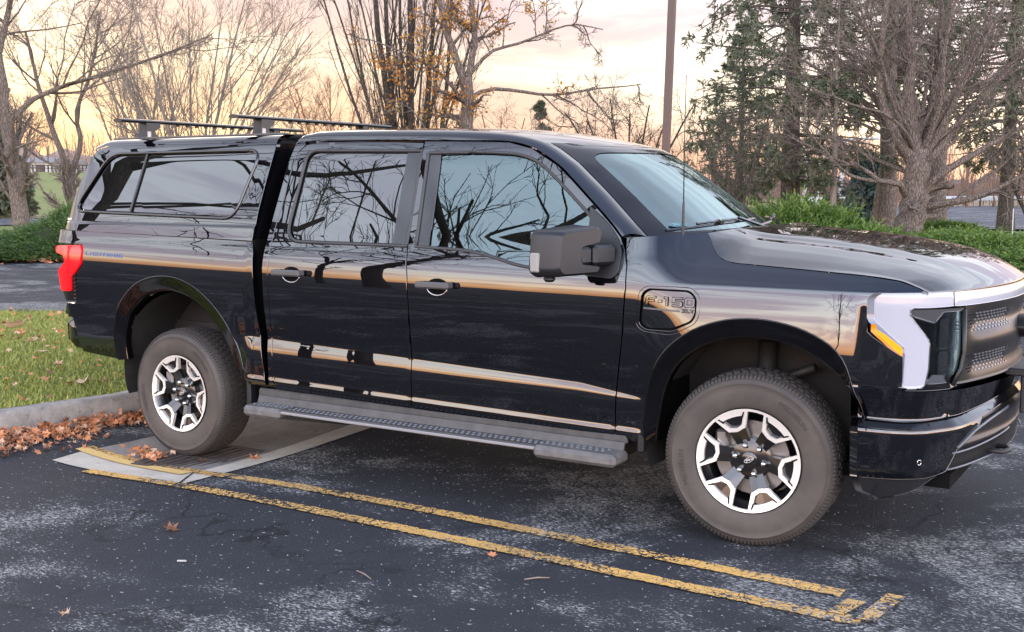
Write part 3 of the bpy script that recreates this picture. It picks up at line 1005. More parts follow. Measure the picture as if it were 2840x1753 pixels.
# bright band reflections at the very corner come from the bumper
# ---- cap
cap_out = [(-1.135, 1.358), (0.655, 1.326), (0.664, 1.50), (0.684, 1.75), (0.694, 1.87), (0.690, 1.905), (0.62, 1.918), (-0.55, 1.915), (-0.80, 1.905), (-0.895, 1.885), (-0.935, 1.84), (-1.045, 1.60)]
cap_hole = rounded([(-0.745, 1.845), (-0.99, 1.485), (0.475, 1.455), (0.585, 1.85)], [0.10, 0.10, 0.09, 0.10])
cap = empty('cap_shell', (0, 0, 0)); cap.parent = truck
ROWC = None
def side_cap(off=0.0):
    def f(x, z):
        y = F(min(x, 0.6), z) + off
        r = max(0.0, (-0.62 - x)) / 0.5
        y -= 0.015 * r * r * S_(1.3, 1.5, z)
        if x < -0.90: y -= 0.03 * ((-0.90 - x) / 0.2) ** 2
        # raised step along the cap's foot
        y -= 0.010 * float(S_(1.400, 1.412, z))
        return (x, -y, z)
    return f
cs = panel('cap_side', cap_out, side_cap(0.006), M_paint, cap, holes=[cap_hole], extra=[lambda u, d=d: 1.406 + d for d in (-0.012, -0.006, 0.0, 0.006, 0.012)])
mirror_copy(cs)
cw_in = rounded([(-0.735, 1.838), (-0.975, 1.492), (0.467, 1.462), (0.575, 1.842)], [0.09, 0.09, 0.08, 0.09])
cw = panel('cap_window', cw_in, side_cap(-0.006), M_glass_dark, cap, res=0.06, lip=0)
mirror_copy(cw)


def seal(name, outline, surf, r, mat_, parent, closed=True, flat=0.5):
    P = subdiv_poly(outline, 0.03) if closed else outline
    P = np.array([surf(u, v) for u, v in P]) - T0_for(parent)
    if closed: P = np.vstack([P, P[:1]])
    m = MB(); m.tube(P, r, 8, caps=not closed)
    return m.build(name, mat_, parent, smooth=True)


M_seal = mat('window_seal', (0.035, 0.034, 0.034), 0.45)
M_sealb = mat('black_seal', (0.010, 0.010, 0.010), 0.5)
sl = seal('window_frame', rounded([(-0.752, 1.852), (-1.0, 1.478), (0.482, 1.448), (0.594, 1.857)], [0.10, 0.10, 0.09, 0.10]), side_cap(0.004), 0.011, M_trim, cap); mirror_copy(sl)
m = MB(); q0 = np.array(side_cap(0.004)(-0.40, 1.845)); q1 = np.array(side_cap(0.004)(-0.44, 1.478))
m.tube([q0 - T0, q1 - T0], 0.008, 6); wd = m.build('window_divider', M_seal, cap); mirror_copy(wd)

# roof of the cap, lofted from the side top over the middle


def loft(name, curves, mat_, parent, flip=False, closed_ends=False):
    """grid mesh through a list of 3D polylines of equal length"""
    C = np.array(curves, float)            # (m, n, 3)
    m_, n_ = C.shape[:2]
    V = C.reshape(-1, 3) - T0_for(parent)
    I = np.arange(m_ * n_).reshape(m_, n_)
    Fq = np.stack([I[:-1, :-1], I[1:, :-1], I[1:, 1:], I[:-1, 1:]], -1).reshape(-1, 4)
    if flip: Fq = Fq[:, ::-1]
    return mesh_np(name, V, np.ascontiguousarray(Fq), mat_, parent, smooth=True)


def cap_roof_y():
    xs = np.concatenate([np.linspace(-0.93, -0.80, 6), np.linspace(-0.75, 0.693, 20)])
    cols = []
    for x in xs:
        t = max(0, (-0.80 - x) / 0.13)
        drop = 0.035 * t * t if x < -0.8 else 0
        ze = 1.905 - drop * 0.9
        ys = []
        ye = -side_cap(0.006)(max(x, -0.9), min(ze, 1.905))[1]
        prof = [(ye, ze), (ye - 0.012, ze + 0.018), (ye - 0.035, ze + 0.033), (ye - 0.07, ze + 0.043), (0.60, ze + 0.050), (0.45, ze + 0.056), (0.25, ze + 0.064), (0, ze + 0.068)]
        pr = spl([(a, b) for a, b in prof], 3)
        cols.append([(x, -a, b) for a, b in pr] + [(x, a, b) for a, b in pr[-2::-1]])
    return cols
loft('cap_roof', cap_roof_y(), M_paint, cap, flip=False)
# front and back walls of the cap
m = MB()
for xx in (0.688,):
    pts = [(xx - T0[0], -0.76, 1.90), (xx - 0.02 - T0[0], -0.95, 1.33), (xx - 0.02 - T0[0], 0.95, 1.33), (xx - T0[0], 0.76, 1.90), (xx - T0[0], 0.6, 1.955), (xx - T0[0], 0, 1.97), (xx - T0[0], -0.6, 1.955)]
    m.add(pts, [list(range(7))])
m.build('cap_front_wall', M_trim, cap)
m = MB()
pts = [(-0.90 - T0[0], -0.70, 1.90), (-1.07 - T0[0], -0.85, 1.36), (-1.07 - T0[0], 0.85, 1.36), (-0.90 - T0[0], 0.70, 1.90)]
m.add(pts, [[0, 1, 2, 3]])
m.build('cap_rear_door', M_glass_dark, cap)
# small reflector badge at the foot of the cap
m = MB(); q = side_cap(0.008)(-1.045, 1.425); m.box(np.array(q) - T0, (0.055, 0.006, 0.016), bev=0.002); m.build('cap_badge', M_alloy, cap)

# ---- bed front wall/tailgate/inner dark masses that close the body
m = MB()
m.box((0.66 - T0[0], 0, 0.93), (0.02, 1.90, 0.80)); m.build('bed_front_wall', M_gap, truck)
m = MB(); m.box((-0.2 - T0[0], 0, 0.72), (1.6, 1.10, 0.06)); m.box((1.9 - T0[0], 0, 0.50), (2.5, 1.7, 0.10)); m.box((1.8 - T0[0], 0.45, 0.36), (5.0, 0.10, 0.12)); m.box((1.8 - T0[0], -0.45, 0.36), (5.0, 0.10, 0.12)); m.build('chassis', M_steel, truck)
m = MB(); m.box((1.95 - T0[0], 0, 0.30), (1.9, 1.2, 0.16), bev=0.03); m.build('battery_case', M_steel, truck)
tg = MB(); tg.box((-1.115 - T0[0], 0, 1.02), (0.05, 1.56, 0.62), bev=0.015); tg.build('tailgate', M_paint, truck)
tb = MB(); tb.box((-1.15 - T0[0], 0, 1.16), (0.02, 0.9, 0.10)); tb.build('tailgate_panel', M_trim, truck)

# ---- rear lamps
lamp_red = [(-1.125, 1.246), (-0.858, 1.258), (-0.843, 1.225), (-0.850, 1.148), (-0.905, 1.095), (-0.962, 1.045), (-0.968, 0.957), (-1.075, 0.953), (-1.10, 1.085), (-1.005, 1.146), (-1.03, 1.19), (-1.115, 1.205)]
def side_l(off):
    def f(x, z):
        y = F(max(x, -1.09), z) + off
        return (x, -y, z)
    return f
tl = panel('tail_light', rounded(lamp_red, 0.012), side_l(0.012), M_red, truck, res=0.03, lip=0.06, bevel=0.006)
tdk = panel('tail_light_housing', [(-0.845, 1.14), (-0.905, 1.06), (-0.905, 0.892), (-1.045, 0.885), (-1.085, 0.95), (-1.075, 1.05), (-0.985, 1.14), (-1.01, 1.22), (-0.86, 1.25)], side_l(-0.008), M_redblk, truck, res=0.04)
mirror_copy(tl); mirror_copy(tdk)
# ribbed edge of the lamp
for k in range(7):
    z = 1.06 - k * 0.026; m = MB()
    m.box(np.array((-0.922, -F(-0.92, z) - 0.002, z)) - T0, (0.030, 0.012, 0.013), bev=0.003); m.build('lamp_rib', M_redblk, truck)
# ---- rear bumper
rb_out = [(-0.965, 0.765), (-0.955, 0.73), (-0.925, 0.66), (-0.90, 0.60), (-0.885, 0.565), (-1.0, 0.572), (-1.12, 0.68), (-1.13, 0.765)]
def side_b(off):
    def f(x, z):
        y = 0.975 + off
        if x < -0.97: y -= 0.09 * ((-0.97 - x) / 0.16) ** 2
        y -= 0.03 * float(S_(0.62, 0.56, z)) + 0.05 * float(S_(0.728, 0.765, z))
        return (x, -y, z)
    return f
rb = panel('rear_bumper_corner', rb_out, side_b(0), M_paint, truck); mirror_copy(rb)
m = MB(); m.box((-1.14 - T0[0], 0, 0.66), (0.18, 1.72, 0.19), bev=0.04); m.box((-1.14 - T0[0], 0, 0.762), (0.17, 1.66, 0.02), bev=0.005); m.build('rear_bumper', M_paint, truck)
m = MB(); m.box((-0.66 - T0[0], -0.955, 0.735), (0.34, 0.03, 0.012), bev=0.004); o = m.build('bumper_top_trim', M_trim, truck)

# ---- cab
GL = dict(extra=CR)
cab = panel('cab_rear_quarter', [(0.785, 0.47), (0.826, 0.466), (0.80, 0.80), (0.796, 1.16), (0.806, 1.40), (0.836, 1.74), (0.852, 1.84), (0.90, 1.885), (0.88, 1.91), (0.83, 1.895), (0.805, 1.78), (0.775, 1.45), (0.758, 1.17), (0.762, 0.95), (0.775, 0.74)], side(), M_paint, truck, extra=CR)
mirror_copy(cab)
rdoor = empty('rear_door'); rdoor.parent = truck
rd_out = [(0.832, 0.462), (1.812, 0.448), (1.812, 0.70), (1.807, 1.0), (1.798, 1.169), (1.777, 1.321), (1.762, 1.60), (1.752, 1.876), (1.3, 1.893), (1.0, 1.892), (0.915, 1.880), (0.860, 1.835), (0.843, 1.74), (0.813, 1.40), (0.803, 1.16), (0.808, 0.80)]
rw = rounded([(0.945, 1.842), (0.915, 1.338), (1.68, 1.334), (1.665, 1.828)], [0.07, 0.11, 0.0, 0.0])
o = panel('door_panel', rd_out, side(), M_paint, rdoor, holes=[rounded([(0.925, 1.855), (0.895, 1.318), (1.78, 1.314), (1.755, 1.838)], [0.08, 0.12, 0, 0])], extra=CR)
o = panel('window_glass', rw, side(-0.014), M_glass_dark, rdoor, res=0.06, lip=0)
seal('window_seal', rounded([(0.935, 1.848), (0.905, 1.328), (1.775, 1.322), (1.755, 1.833)], [0.075, 0.115, 0, 0]), side(-0.004), 0.010, M_seal, rdoor)
panel('pillar_trim', [(1.672, 1.335), (1.772, 1.333), (1.752, 1.826), (1.657, 1.828)], side(-0.006), M_trim, rdoor, lip=0.015, res=0.05)
fdoor = empty('front_door'); fdoor.parent = truck
L1 = [(2.45, 1.832), (2.614, 1.745), (2.702, 1.679), (2.815, 1.586), (2.913, 1.505), (2.985, 1.442), (3.03, 1.398), (3.062, 1.340)]
fd_out = [(1.822, 0.448), (3.035, 0.425), (3.032, 0.55), (3.037, 0.676), (3.075, 0.95), (3.088, 1.162), (3.082, 1.27)] + L1[::-1] + [(2.30, 1.868), (2.1, 1.876), (1.762, 1.884), (1.772, 1.60), (1.787, 1.321), (1.808, 1.169), (1.817, 1.0), (1.822, 0.7)]
fw_hole = rounded([(1.795, 1.826), (1.83, 1.316), (2.17, 1.305), (2.34, 1.275), (2.47, 1.242), (2.60, 1.228), (3.0, 1.222), (3.02, 1.30), (2.96, 1.40), (2.86, 1.50), (2.62, 1.695), (2.50, 1.778), (2.38, 1.815), (2.15, 1.828)], [0, 0, .1, .15, .12, .12, .03, .05, .1, .1, .2, .1, .1, .1])
o = panel('door_panel', fd_out, side(), M_paint, fdoor, holes=[fw_hole], extra=CR)
fw_gl = rounded([(1.89, 1.815), (1.925, 1.328), (2.18, 1.318), (2.35, 1.288), (2.48, 1.254), (2.60, 1.240), (3.0, 1.232), (3.0, 1.31), (2.94, 1.41), (2.85, 1.49), (2.61, 1.682), (2.49, 1.765), (2.37, 1.802), (2.15, 1.815)], [0, 0, .1, .15, .12, .12, .03, .05, .1, .1, .2, .1, .1, .1])
panel('window_glass', fw_gl, side(-0.014), M_glass, fdoor, res=0.06, lip=0)
seal('window_seal', rounded([(1.80, 1.820), (1.835, 1.322), (2.175, 1.311), (2.345, 1.281), (2.475, 1.248), (2.60, 1.234), (3.005, 1.228), (3.01, 1.31), (2.95, 1.405), (2.855, 1.495), (2.615, 1.688), (2.495, 1.772), (2.375, 1.808), (2.15, 1.822)], [0, 0, .1, .15, .12, .12, .03, .05, .1, .1, .2, .1, .1, .1]), side(-0.004), 0.010, M_seal, fdoor)
panel('pillar_trim', [(1.800, 1.333), (1.918, 1.330), (1.884, 1.82), (1.782, 1.823)], side(-0.006), M_trim, fdoor, lip=0.015, res=0.05)
# mirror foot plate (the black sail in the corner of the window)
panel('mirror_sail', rounded([(2.845, 1.545), (2.862, 1.42), (2.86, 1.215), (3.02, 1.205), (3.05, 1.235), (3.052, 1.335), (3.02, 1.40), (2.95, 1.47)], [.01, .02, .03, .03, .03, .06, .06, .05]), side(0.010), M_plastic, fdoor, lip=0.02, res=0.04)


def handle(parent, x, z):
    h = parent
    y = -F(x, z)
    m = MB(); m.box(np.array((x, y - 0.052, z + 0.012)) - T0, (0.215, 0.022, 0.036), bev=0.009); m.box(np.array((x + 0.085, y - 0.03, z + 0.012)) - T0, (0.042, 0.055, 0.034), bev=0.008); m.box(np.array((x - 0.09, y - 0.03, z + 0.012)) - T0, (0.03, 0.055, 0.034), bev=0.008)
    m.build('door_handle', M_handle, h, smooth=True, angle=35)
    m = MB()
    cup = [(x + 0.07 * math.cos(a), z + 0.045 * math.sin(a)) for a in np.linspace(0, 2 * math.pi, 24, endpoint=False)]
    m.prism(cup, lambda u, v, d: np.array((u, -(F(u, v) + d), v)) - T0, 0.0035, 0.002); m.build('handle_recess', M_gap, h)
    m = MB(); cr = [(x + 0.066 * math.cos(a), z + 0.044 * math.sin(a)) for a in np.linspace(math.pi * 1.08, math.pi * 1.92, 14)]
    m.tube([np.array((u, -(F(u, v) + 0.003), v)) - T0 for u, v in cr], 0.0036, 6); m.build('handle_recess_rim', M_chrome, h, smooth=True)
    return h


handle(rdoor, 0.985, 1.142); handle(fdoor, 2.005, 1.118)


def mirror_tree(e):
    """mirror an empty with its parts"""
    c = bpy.data.objects.new(e.name.split('.')[0], None); link(c); c.parent = e.parent
    for ch in list(e.children):
        if ch.type == 'EMPTY':
            c2 = bpy.data.objects.new(ch.name.split('.')[0], None); link(c2); c2.parent = c
            for g in list(ch.children): mirror_copy(g, c2)
        else: mirror_copy(ch, c)
    return c


mirror_tree(rdoor); mirror_tree(fdoor)

# rocker below the doors
rk_out = [(0.80, 0.452), (3.03, 0.418), (3.03, 0.36), (0.80, 0.39)]
o = panel('rocker', rk_out, lambda x, z: (x, -(0.945 - 0.4 * (0.45 - z)), z), M_flare, truck, lip=0.03, res=0.06); mirror_copy(o)

# ---- roof rail + windshield pillar strip, roof, windshield
# outer curve A: top of the door frames; inner curve B: roof edge / windshield edge
Ax = [(0.775, 1.45), (0.80, 1.75), (0.826, 1.885), (0.90, 1.902), (1.0, 1.905), (1.3, 1.903), (1.76, 1.893), (2.1, 1.885), (2.30, 1.876), (2.46, 1.838), (2.624, 1.752), (2.712, 1.686), (2.825, 1.593), (2.923, 1.512), (2.995, 1.449), (3.040, 1.404)]
Bx = [(0.80, -0.60, 1.45), (0.812, -0.66, 1.80), (0.86, -0.665, 1.930), (0.93, -0.665, 1.956), (1.03, -0.665, 1.962), (1.3, -0.665, 1.960), (1.76, -0.665, 1.950), (2.1, -0.66, 1.935), (2.33, -0.655, 1.908), (2.50, -0.67, 1.864), (2.665, -0.70, 1.772), (2.76, -0.725, 1.702), (2.88, -0.76, 1.610), (2.98, -0.79, 1.527), (3.07, -0.825, 1.455), (3.135, -0.845, 1.402)]
A3 = spl([(x, -F(x, z), z) for x, z in Ax], 4); B3 = spl(Bx, 4)
cols = []
for a, b in zip(A3, B3):
    a = np.array(a); b = np.array(b); c = []
    mid = (a + b) / 2
    out = np.array([0, -1, 0.75]); out /= np.linalg.norm(out)
    for t in np.linspace(0, 1, 9):
        c.append(a * (1 - t) + b * t + out * 0.022 * math.sin(math.pi * t) ** 0.9)
    cols.append(c)
o = loft('roof_rail', cols, M_paint, truck, flip=True); mirror_copy(o)
# roof sheet
B3a = np.array(B3)
ir = [i for i, b in enumerate(B3a) if 0.855 <= b[0] <= 2.52]
rcols = []
for i in ir:
    b = B3a[i]; x = b[0]
    c = []
    crown = 0.030 * float(S_(0.85, 1.1, x)) * (1 - 0.5 * float(S_(2.1, 2.5, x)))
    bow = 0.17 * float(S_(2.0, 2.5, x))
    for yy in np.linspace(-1, 1, 33):
        y = yy * abs(b[1])
        q = 1 - abs(yy) ** 2.2
        c.append((x + bow * (1 - yy * yy), y, b[2] + crown * q - 0.045 * bow / 0.17 * (1 - yy * yy) * 0.55))
    rcols.append(c)
loft('roof', rcols, M_paint, truck, flip=False)
# windshield: from the roof's front edge down to the cowl
hdr = np.array(rcols[-1])
iw = [i for i, b in enumerate(B3a) if b[0] >= 2.50]
wcols = []
Bw = B3a[iw]
n_w = len(Bw)
for k, b in enumerate(Bw):
    x, y0, z = b; c = []
    bow = 0.17 + 0.10 * k / (n_w - 1)
    for yy in np.linspace(-1, 1, 33):
        c.append((x + bow * (1 - abs(yy) ** 2.1), yy * abs(y0) * 0.992, z + (0.012 * (1 - yy * yy))))
    wcols.append(c)
W = np.array(wcols)
W[0] = W[0] * 0.5 + hdr * 0.5
W[:, :, 2] -= 0.002
loft('windshield', W.tolist(), M_wglass, truck, flip=False)
# black frit band round the glass
def wpt(a, b):
    """a along the fall 0..1, b across 0..1"""
    i = a * (n_w - 1); j = b * 32
    i0 = min(int(i), n_w - 2); j0 = min(int(j), 31); fa = i - i0; fb = j - j0
    return (W[i0, j0] * (1 - fa) * (1 - fb) + W[i0 + 1, j0] * fa * (1 - fb) + W[i0, j0 + 1] * (1 - fa) * fb + W[i0 + 1, j0 + 1] * fa * fb)
M_frit = mat('windshield_frit', (0.006, 0.007, 0.010), 0.08, ior=1.36)
fr = panel('windshield_border', [(0.0, 0.0), (1, 0.0), (1, 1), (0, 1)], lambda a, b: tuple(wpt(np.clip(a, 0, 1), np.clip(b, 0, 1)) + np.array([0.0025, 0, 0.003])), M_frit, truck, res=0.05,
           holes=[rounded([(0.10, 0.075), (0.955, 0.075), (0.955, 0.925), (0.10, 0.925)], [0.10, 0.03, 0.03, 0.10])], lip=0)
fr2 = MB(); 
# oval sticker in the lower corner of the glass
def oval_badge(name, fn, w, h, parent, m_ring, m_face, th=0.004, script=True):
    """blue-less oval emblem with an outline ring and a cursive stroke; fn(u,v,d)"""
    m = MB(); N_ = 32
    m.prism([(w * math.cos(a), h * math.sin(a)) for a in np.linspace(0, 2 * math.pi, N_, endpoint=False)], fn, th * 0.6, 0); o1 = m.build(name, m_face, parent)
    m = MB()
    m.tube([fn(w * 0.93 * math.cos(a), h * 0.90 * math.sin(a), th * 0.7) for a in np.linspace(0, 2 * math.pi, 40)], max(w * 0.035, 0.0007), 6, caps=False)
    if script:
        for st in SCRIPT:
            m.tube([fn(w * a, h * b, th * 0.75) for a, b in spl(st, 4)], max(w * 0.04, 0.0007), 5)
    o2 = m.build(name + '_script', m_ring, parent, smooth=True)
    return o1, o2
SCRIPT = [[(-0.62, 0.05), (-0.52, 0.42), (-0.25, 0.42), (0.0, 0.30), (0.16, 0.42)], [(-0.28, 0.40), (-0.38, 0.0), (-0.52, -0.42), (-0.66, -0.35)], [(-0.52, 0.0), (-0.30, 0.05), (-0.12, 0.02)],
          [(-0.10, -0.15), (0.0, 0.06), (0.12, -0.05), (0.04, -0.32), (-0.10, -0.15)], [(0.14, 0.05), (0.22, 0.0), (0.20, -0.32)], [(0.22, -0.05), (0.32, 0.08), (0.40, 0.0)],
          [(0.62, 0.0), (0.50, 0.06), (0.42, -0.18), (0.52, -0.30), (0.62, -0.1), (0.74, 0.42)], [(0.62, -0.1), (0.64, -0.34), (0.78, -0.2)]]
# dashboard, steering wheel and seats behind the glass
m = MB()
m.box((3.02 - T0[0], 0, 1.23), (0.50, 1.56, 0.16), bev=0.05); m.box((2.80 - T0[0], 0, 1.18), (0.16, 1.5, 0.22), bev=0.05); m.build('dashboard', M_dash, truck)
m = MB(); Rw = Matrix.Rotation(rad(62), 3, 'Y')
circ = [np.array(Rw @ Vector((0.19 * math.cos(a), 0.19 * math.sin(a), 0))) + np.array([2.62 - T0[0], 0.38, 1.22]) for a in np.linspace(0, 2 * math.pi, 30)]
m.tube(circ, 0.015, 8); m.box((2.63 - T0[0], 0.38, 1.22), (0.06, 0.16, 0.11), bev=0.02); m.tube([(2.64 - T0[0], 0.20, 1.22), (2.64 - T0[0], 0.56, 1.22)], 0.014, 6); m.build('steering_wheel', M_dash, truck, smooth=True, angle=50)
for (sx, sy) in ((2.15, -0.38), (2.15, 0.38)):
    m = MB(); m.box((sx + 0.14 - T0[0], sy, 0.92), (0.52, 0.52, 0.16), bev=0.05)
    m.box((sx - 0.14 - T0[0], sy, 1.24), (0.16, 0.50, 0.62), rot=Matrix.Rotation(rad(-12), 3, 'Y'), bev=0.06); m.box((sx - 0.24 - T0[0], sy, 1.62), (0.11, 0.27, 0.19), bev=0.05); m.build('front_seat', M_seat, truck, smooth=True, angle=40)
m = MB(); m.box((1.10 - T0[0], 0, 0.95), (0.5, 1.4, 0.16), bev=0.05); m.box((0.90 - T0[0], 0, 1.25), (0.16, 1.4, 0.6), bev=0.05)
for sy in (-0.45, 0, 0.45): m.box((0.90 - T0[0], sy, 1.62), (0.10, 0.26, 0.15), bev=0.04)
m.build('rear_seat', M_seat, truck, smooth=True, angle=40)
m = MB(); m.box((2.40 + 0.12 - T0[0], 0.0, 1.80), (0.05, 0.24, 0.065), bev=0.02); m.build('rear_view_mirror', M_dash, truck)
m = MB(); m.box((1.6 - T0[0], 0, 1.90), (1.5, 1.20, 0.02)); m.build('headliner', mat('headliner', (0.35, 0.34, 0.33), 0.9), truck)
m = MB(); m.add([(0.79 - T0[0], -0.9, 0.5), (0.79 - T0[0], -0.72, 1.86), (0.79 - T0[0], 0.72, 1.86), (0.79 - T0[0], 0.9, 0.5)], [[0, 1, 2, 3]]); m.build('cab_rear_wall', M_gap, truck)
m = MB(); m.box((1.95 - T0[0], 0, 0.56), (2.4, 1.75, 0.03)); m.box((3.22 - T0[0], 0, 0.85), (0.03, 1.7, 0.85)); m.build('cab_floor', M_gap, truck)
for y_ in (-0.90, 0.90):
    m = MB(); m.box((1.95 - T0[0], y_, 0.88), (2.3, 0.03, 0.66)); m.build('door_inner_trim', M_dash, truck)

# ---- hood
PC = np.array([(4.20, -.975), (4.30, -.965), (4.38, -.94), (4.45, -.90), (4.50, -.84), (4.56, -.74), (4.61, -.6), (4.66, -.4), (4.69, -.2), (4.70, 0)])
PCs = np.array(spl(PC.tolist(), 6))
pcum = np.r_[0, np.cumsum(np.linalg.norm(np.diff(PCs, axis=0), axis=1))]
PL = pcum[-1]


def front(s, z, off=0.0):
    """point on the rounded nose: s = arc length from the near corner, z = height"""
    mir = s > PL
    ss = 2 * PL - s if mir else s
    ss = min(max(ss, -0.3), PL)
    if ss < 0:
        x, y = PCs[0] + (PCs[1] - PCs[0]) / np.linalg.norm(PCs[1] - PCs[0]) * ss; tx, ty = (PCs[1] - PCs[0])
    else:
        x = np.interp(ss, pcum, PCs[:, 0]); y = np.interp(ss, pcum, PCs[:, 1])
        e = 0.01; a = max(ss - e, 0); b = min(ss + e, PL)
        tx = np.interp(b, pcum, PCs[:, 0]) - np.interp(a, pcum, PCs[:, 0]); ty = np.interp(b, pcum, PCs[:, 1]) - np.interp(a, pcum, PCs[:, 1])
        if b >= PL: tx, ty = 0.0, 1.0
    l = math.hypot(tx, ty); nx, ny = ty / l, -tx / l
    x += nx * off; y += ny * off
    if mir: y = -y
    return (x, y, z)


def noseoff(z):
    """how far the nose stands out at a given height"""
    return float(np.interp(z, [0.28, 0.34, 0.42, 0.60, 0.66, 0.79, 0.80, 1.15, 1.19, 1.21, 1.25], [-0.09, -0.055, -0.008, 0.006, -0.020, 0.004, -0.008, -0.004, -0.006, -0.018, -0.05]))


def xC(y): return float(np.interp(-abs(y), PCs[:, 1], PCs[:, 0]))


zcx = [(3.35, 1.435), (3.45, 1.442), (3.55, 1.440), (3.9, 1.412), (4.18, 1.378), (4.39, 1.340), (4.52, 1.300), (4.60, 1.262), (4.65, 1.232), (4.68, 1.212), (4.72, 1.203)]
cutx = [(3.425, 1.430), (3.45, 1.400), (3.494, 1.346), (3.54, 1.313), (3.60, 1.298), (3.717, 1.291), (3.964, 1.278), (4.199, 1.264), (4.335, 1.246), (4.402, 1.224), (4.447, 1.204)]
shp_t = [0, 0.32, 0.53, 0.565, 0.63, 0.66, 0.70, 0.80, 0.90, 1.0]
shp_v = [0, 0.05, 0.13, 0.17, 0.31, 0.335, 0.37, 0.55, 0.76, 1.0]
_tt = np.linspace(0, 1, 201); _vv = np.interp(_tt, shp_t, shp_v)
for _ in range(3): _vv[1:-1] = .25 * _vv[:-2] + .5 * _vv[1:-1] + .25 * _vv[2:]
zc_s = np.array(spl(zcx, 8)); cut_s = np.array(spl(cutx, 6))


def hood_pt(a, b):
    """a: 0 cowl .. 1 nose edge ; b: -1..1 across"""
    bb = abs(b)
    xo = 3.43 + a * (4.447 - 3.43)
    zo = float(np.interp(xo, cut_s[:, 0], cut_s[:, 1])); yo = F(xo, zo)
    y = bb * yo
    # front edge at this y
    xf = xC(min(y, 0.90)) - 0.012
    if bb > 0.97: xf = xf * (1 - (bb - .97) / .03) + 4.447 * (bb - .97) / .03
    xr = 3.50 - 0.07 * bb ** 2
    x = xr + (xf - xr) * a
    if bb > 0.999: x = xo
    xe = x + (4.70 - xf - 0.012) * float(S_(0.35, 1.0, a))
    zc = float(np.interp(xe, zc_s[:, 0], zc_s[:, 1]))
    sh = float(np.interp(bb, _tt, _vv))
    z = zc + (zo - zc) * sh
    return (x, -math.copysign(y, -b) if False else (y if b > 0 else -y), z)


na, nbp = 70, 121
hc = [[hood_pt(a, b) for b in np.linspace(-1, 1, nbp)] for a in np.linspace(0, 1, na) ** 0.9]
hood = loft('hood', hc, M_paint, truck, flip=False)
# turned-down nose lip of the hood
nl = []
e1 = np.array(hc[-1])
for dz, dx in ((0, 0), (-0.004, 0.003), (-0.014, 0.002), (-0.03, -0.02)):
    q = e1.copy(); q[:, 2] += dz; q[:, 0] += dx; nl.append(q.tolist())
loft('hood_lip', nl, M_paint, truck)

# ---- front fender
fend = [(3.042, 0.425), (3.14, 0.42)] + AFo + [(4.235, 0.80), (4.30, 0.80), (4.368, 0.80), (4.368, 0.925), (4.245, 1.008), (4.222, 1.028), (4.222, 1.08), (4.234, 1.17), (4.262, 1.196), (4.44, 1.198)] + \
       [(x, z - 0.004) for x, z in cutx[::-1]] + [(3.35, 1.420), (3.13, 1.402), (3.066, 1.398), (3.073, 1.345), (3.092, 1.27), (3.098, 1.162), (3.085, 0.95), (3.047, 0.676), (3.042, 0.55)]
def fside(off=0.0):
    def f(x, z):
        y = F(x, z) + off
        if x > 4.2 and z < 1.21:
            yc = -float(np.interp(x, PCs[:, 0], PCs[:, 1]))
            y = min(y, yc + 0.004) if x < 4.447 else yc
        return (x, -y, z)
    return f
CD_out = rounded([(3.150, 0.99), (3.163, 1.150), (3.200, 1.180), (3.43, 1.181), (3.474, 1.140), (3.474, 1.05), (3.455, 1.014), (3.345, 0.955), (3.19, 0.962)], [.03, .04, .03, .04, .04, .03, .04, .04, .04])
ff = panel('front_fender', fend, fside(), M_paint, truck, extra=CR, holes=[CD_out], res=0.028)
ff2 = panel('front_fender', fend, fside(), M_paint, truck, extra=CR, res=0.05)
me_ = ff2; c_ = mirror_copy(ff2); bpy.data.objects.remove(ff2)
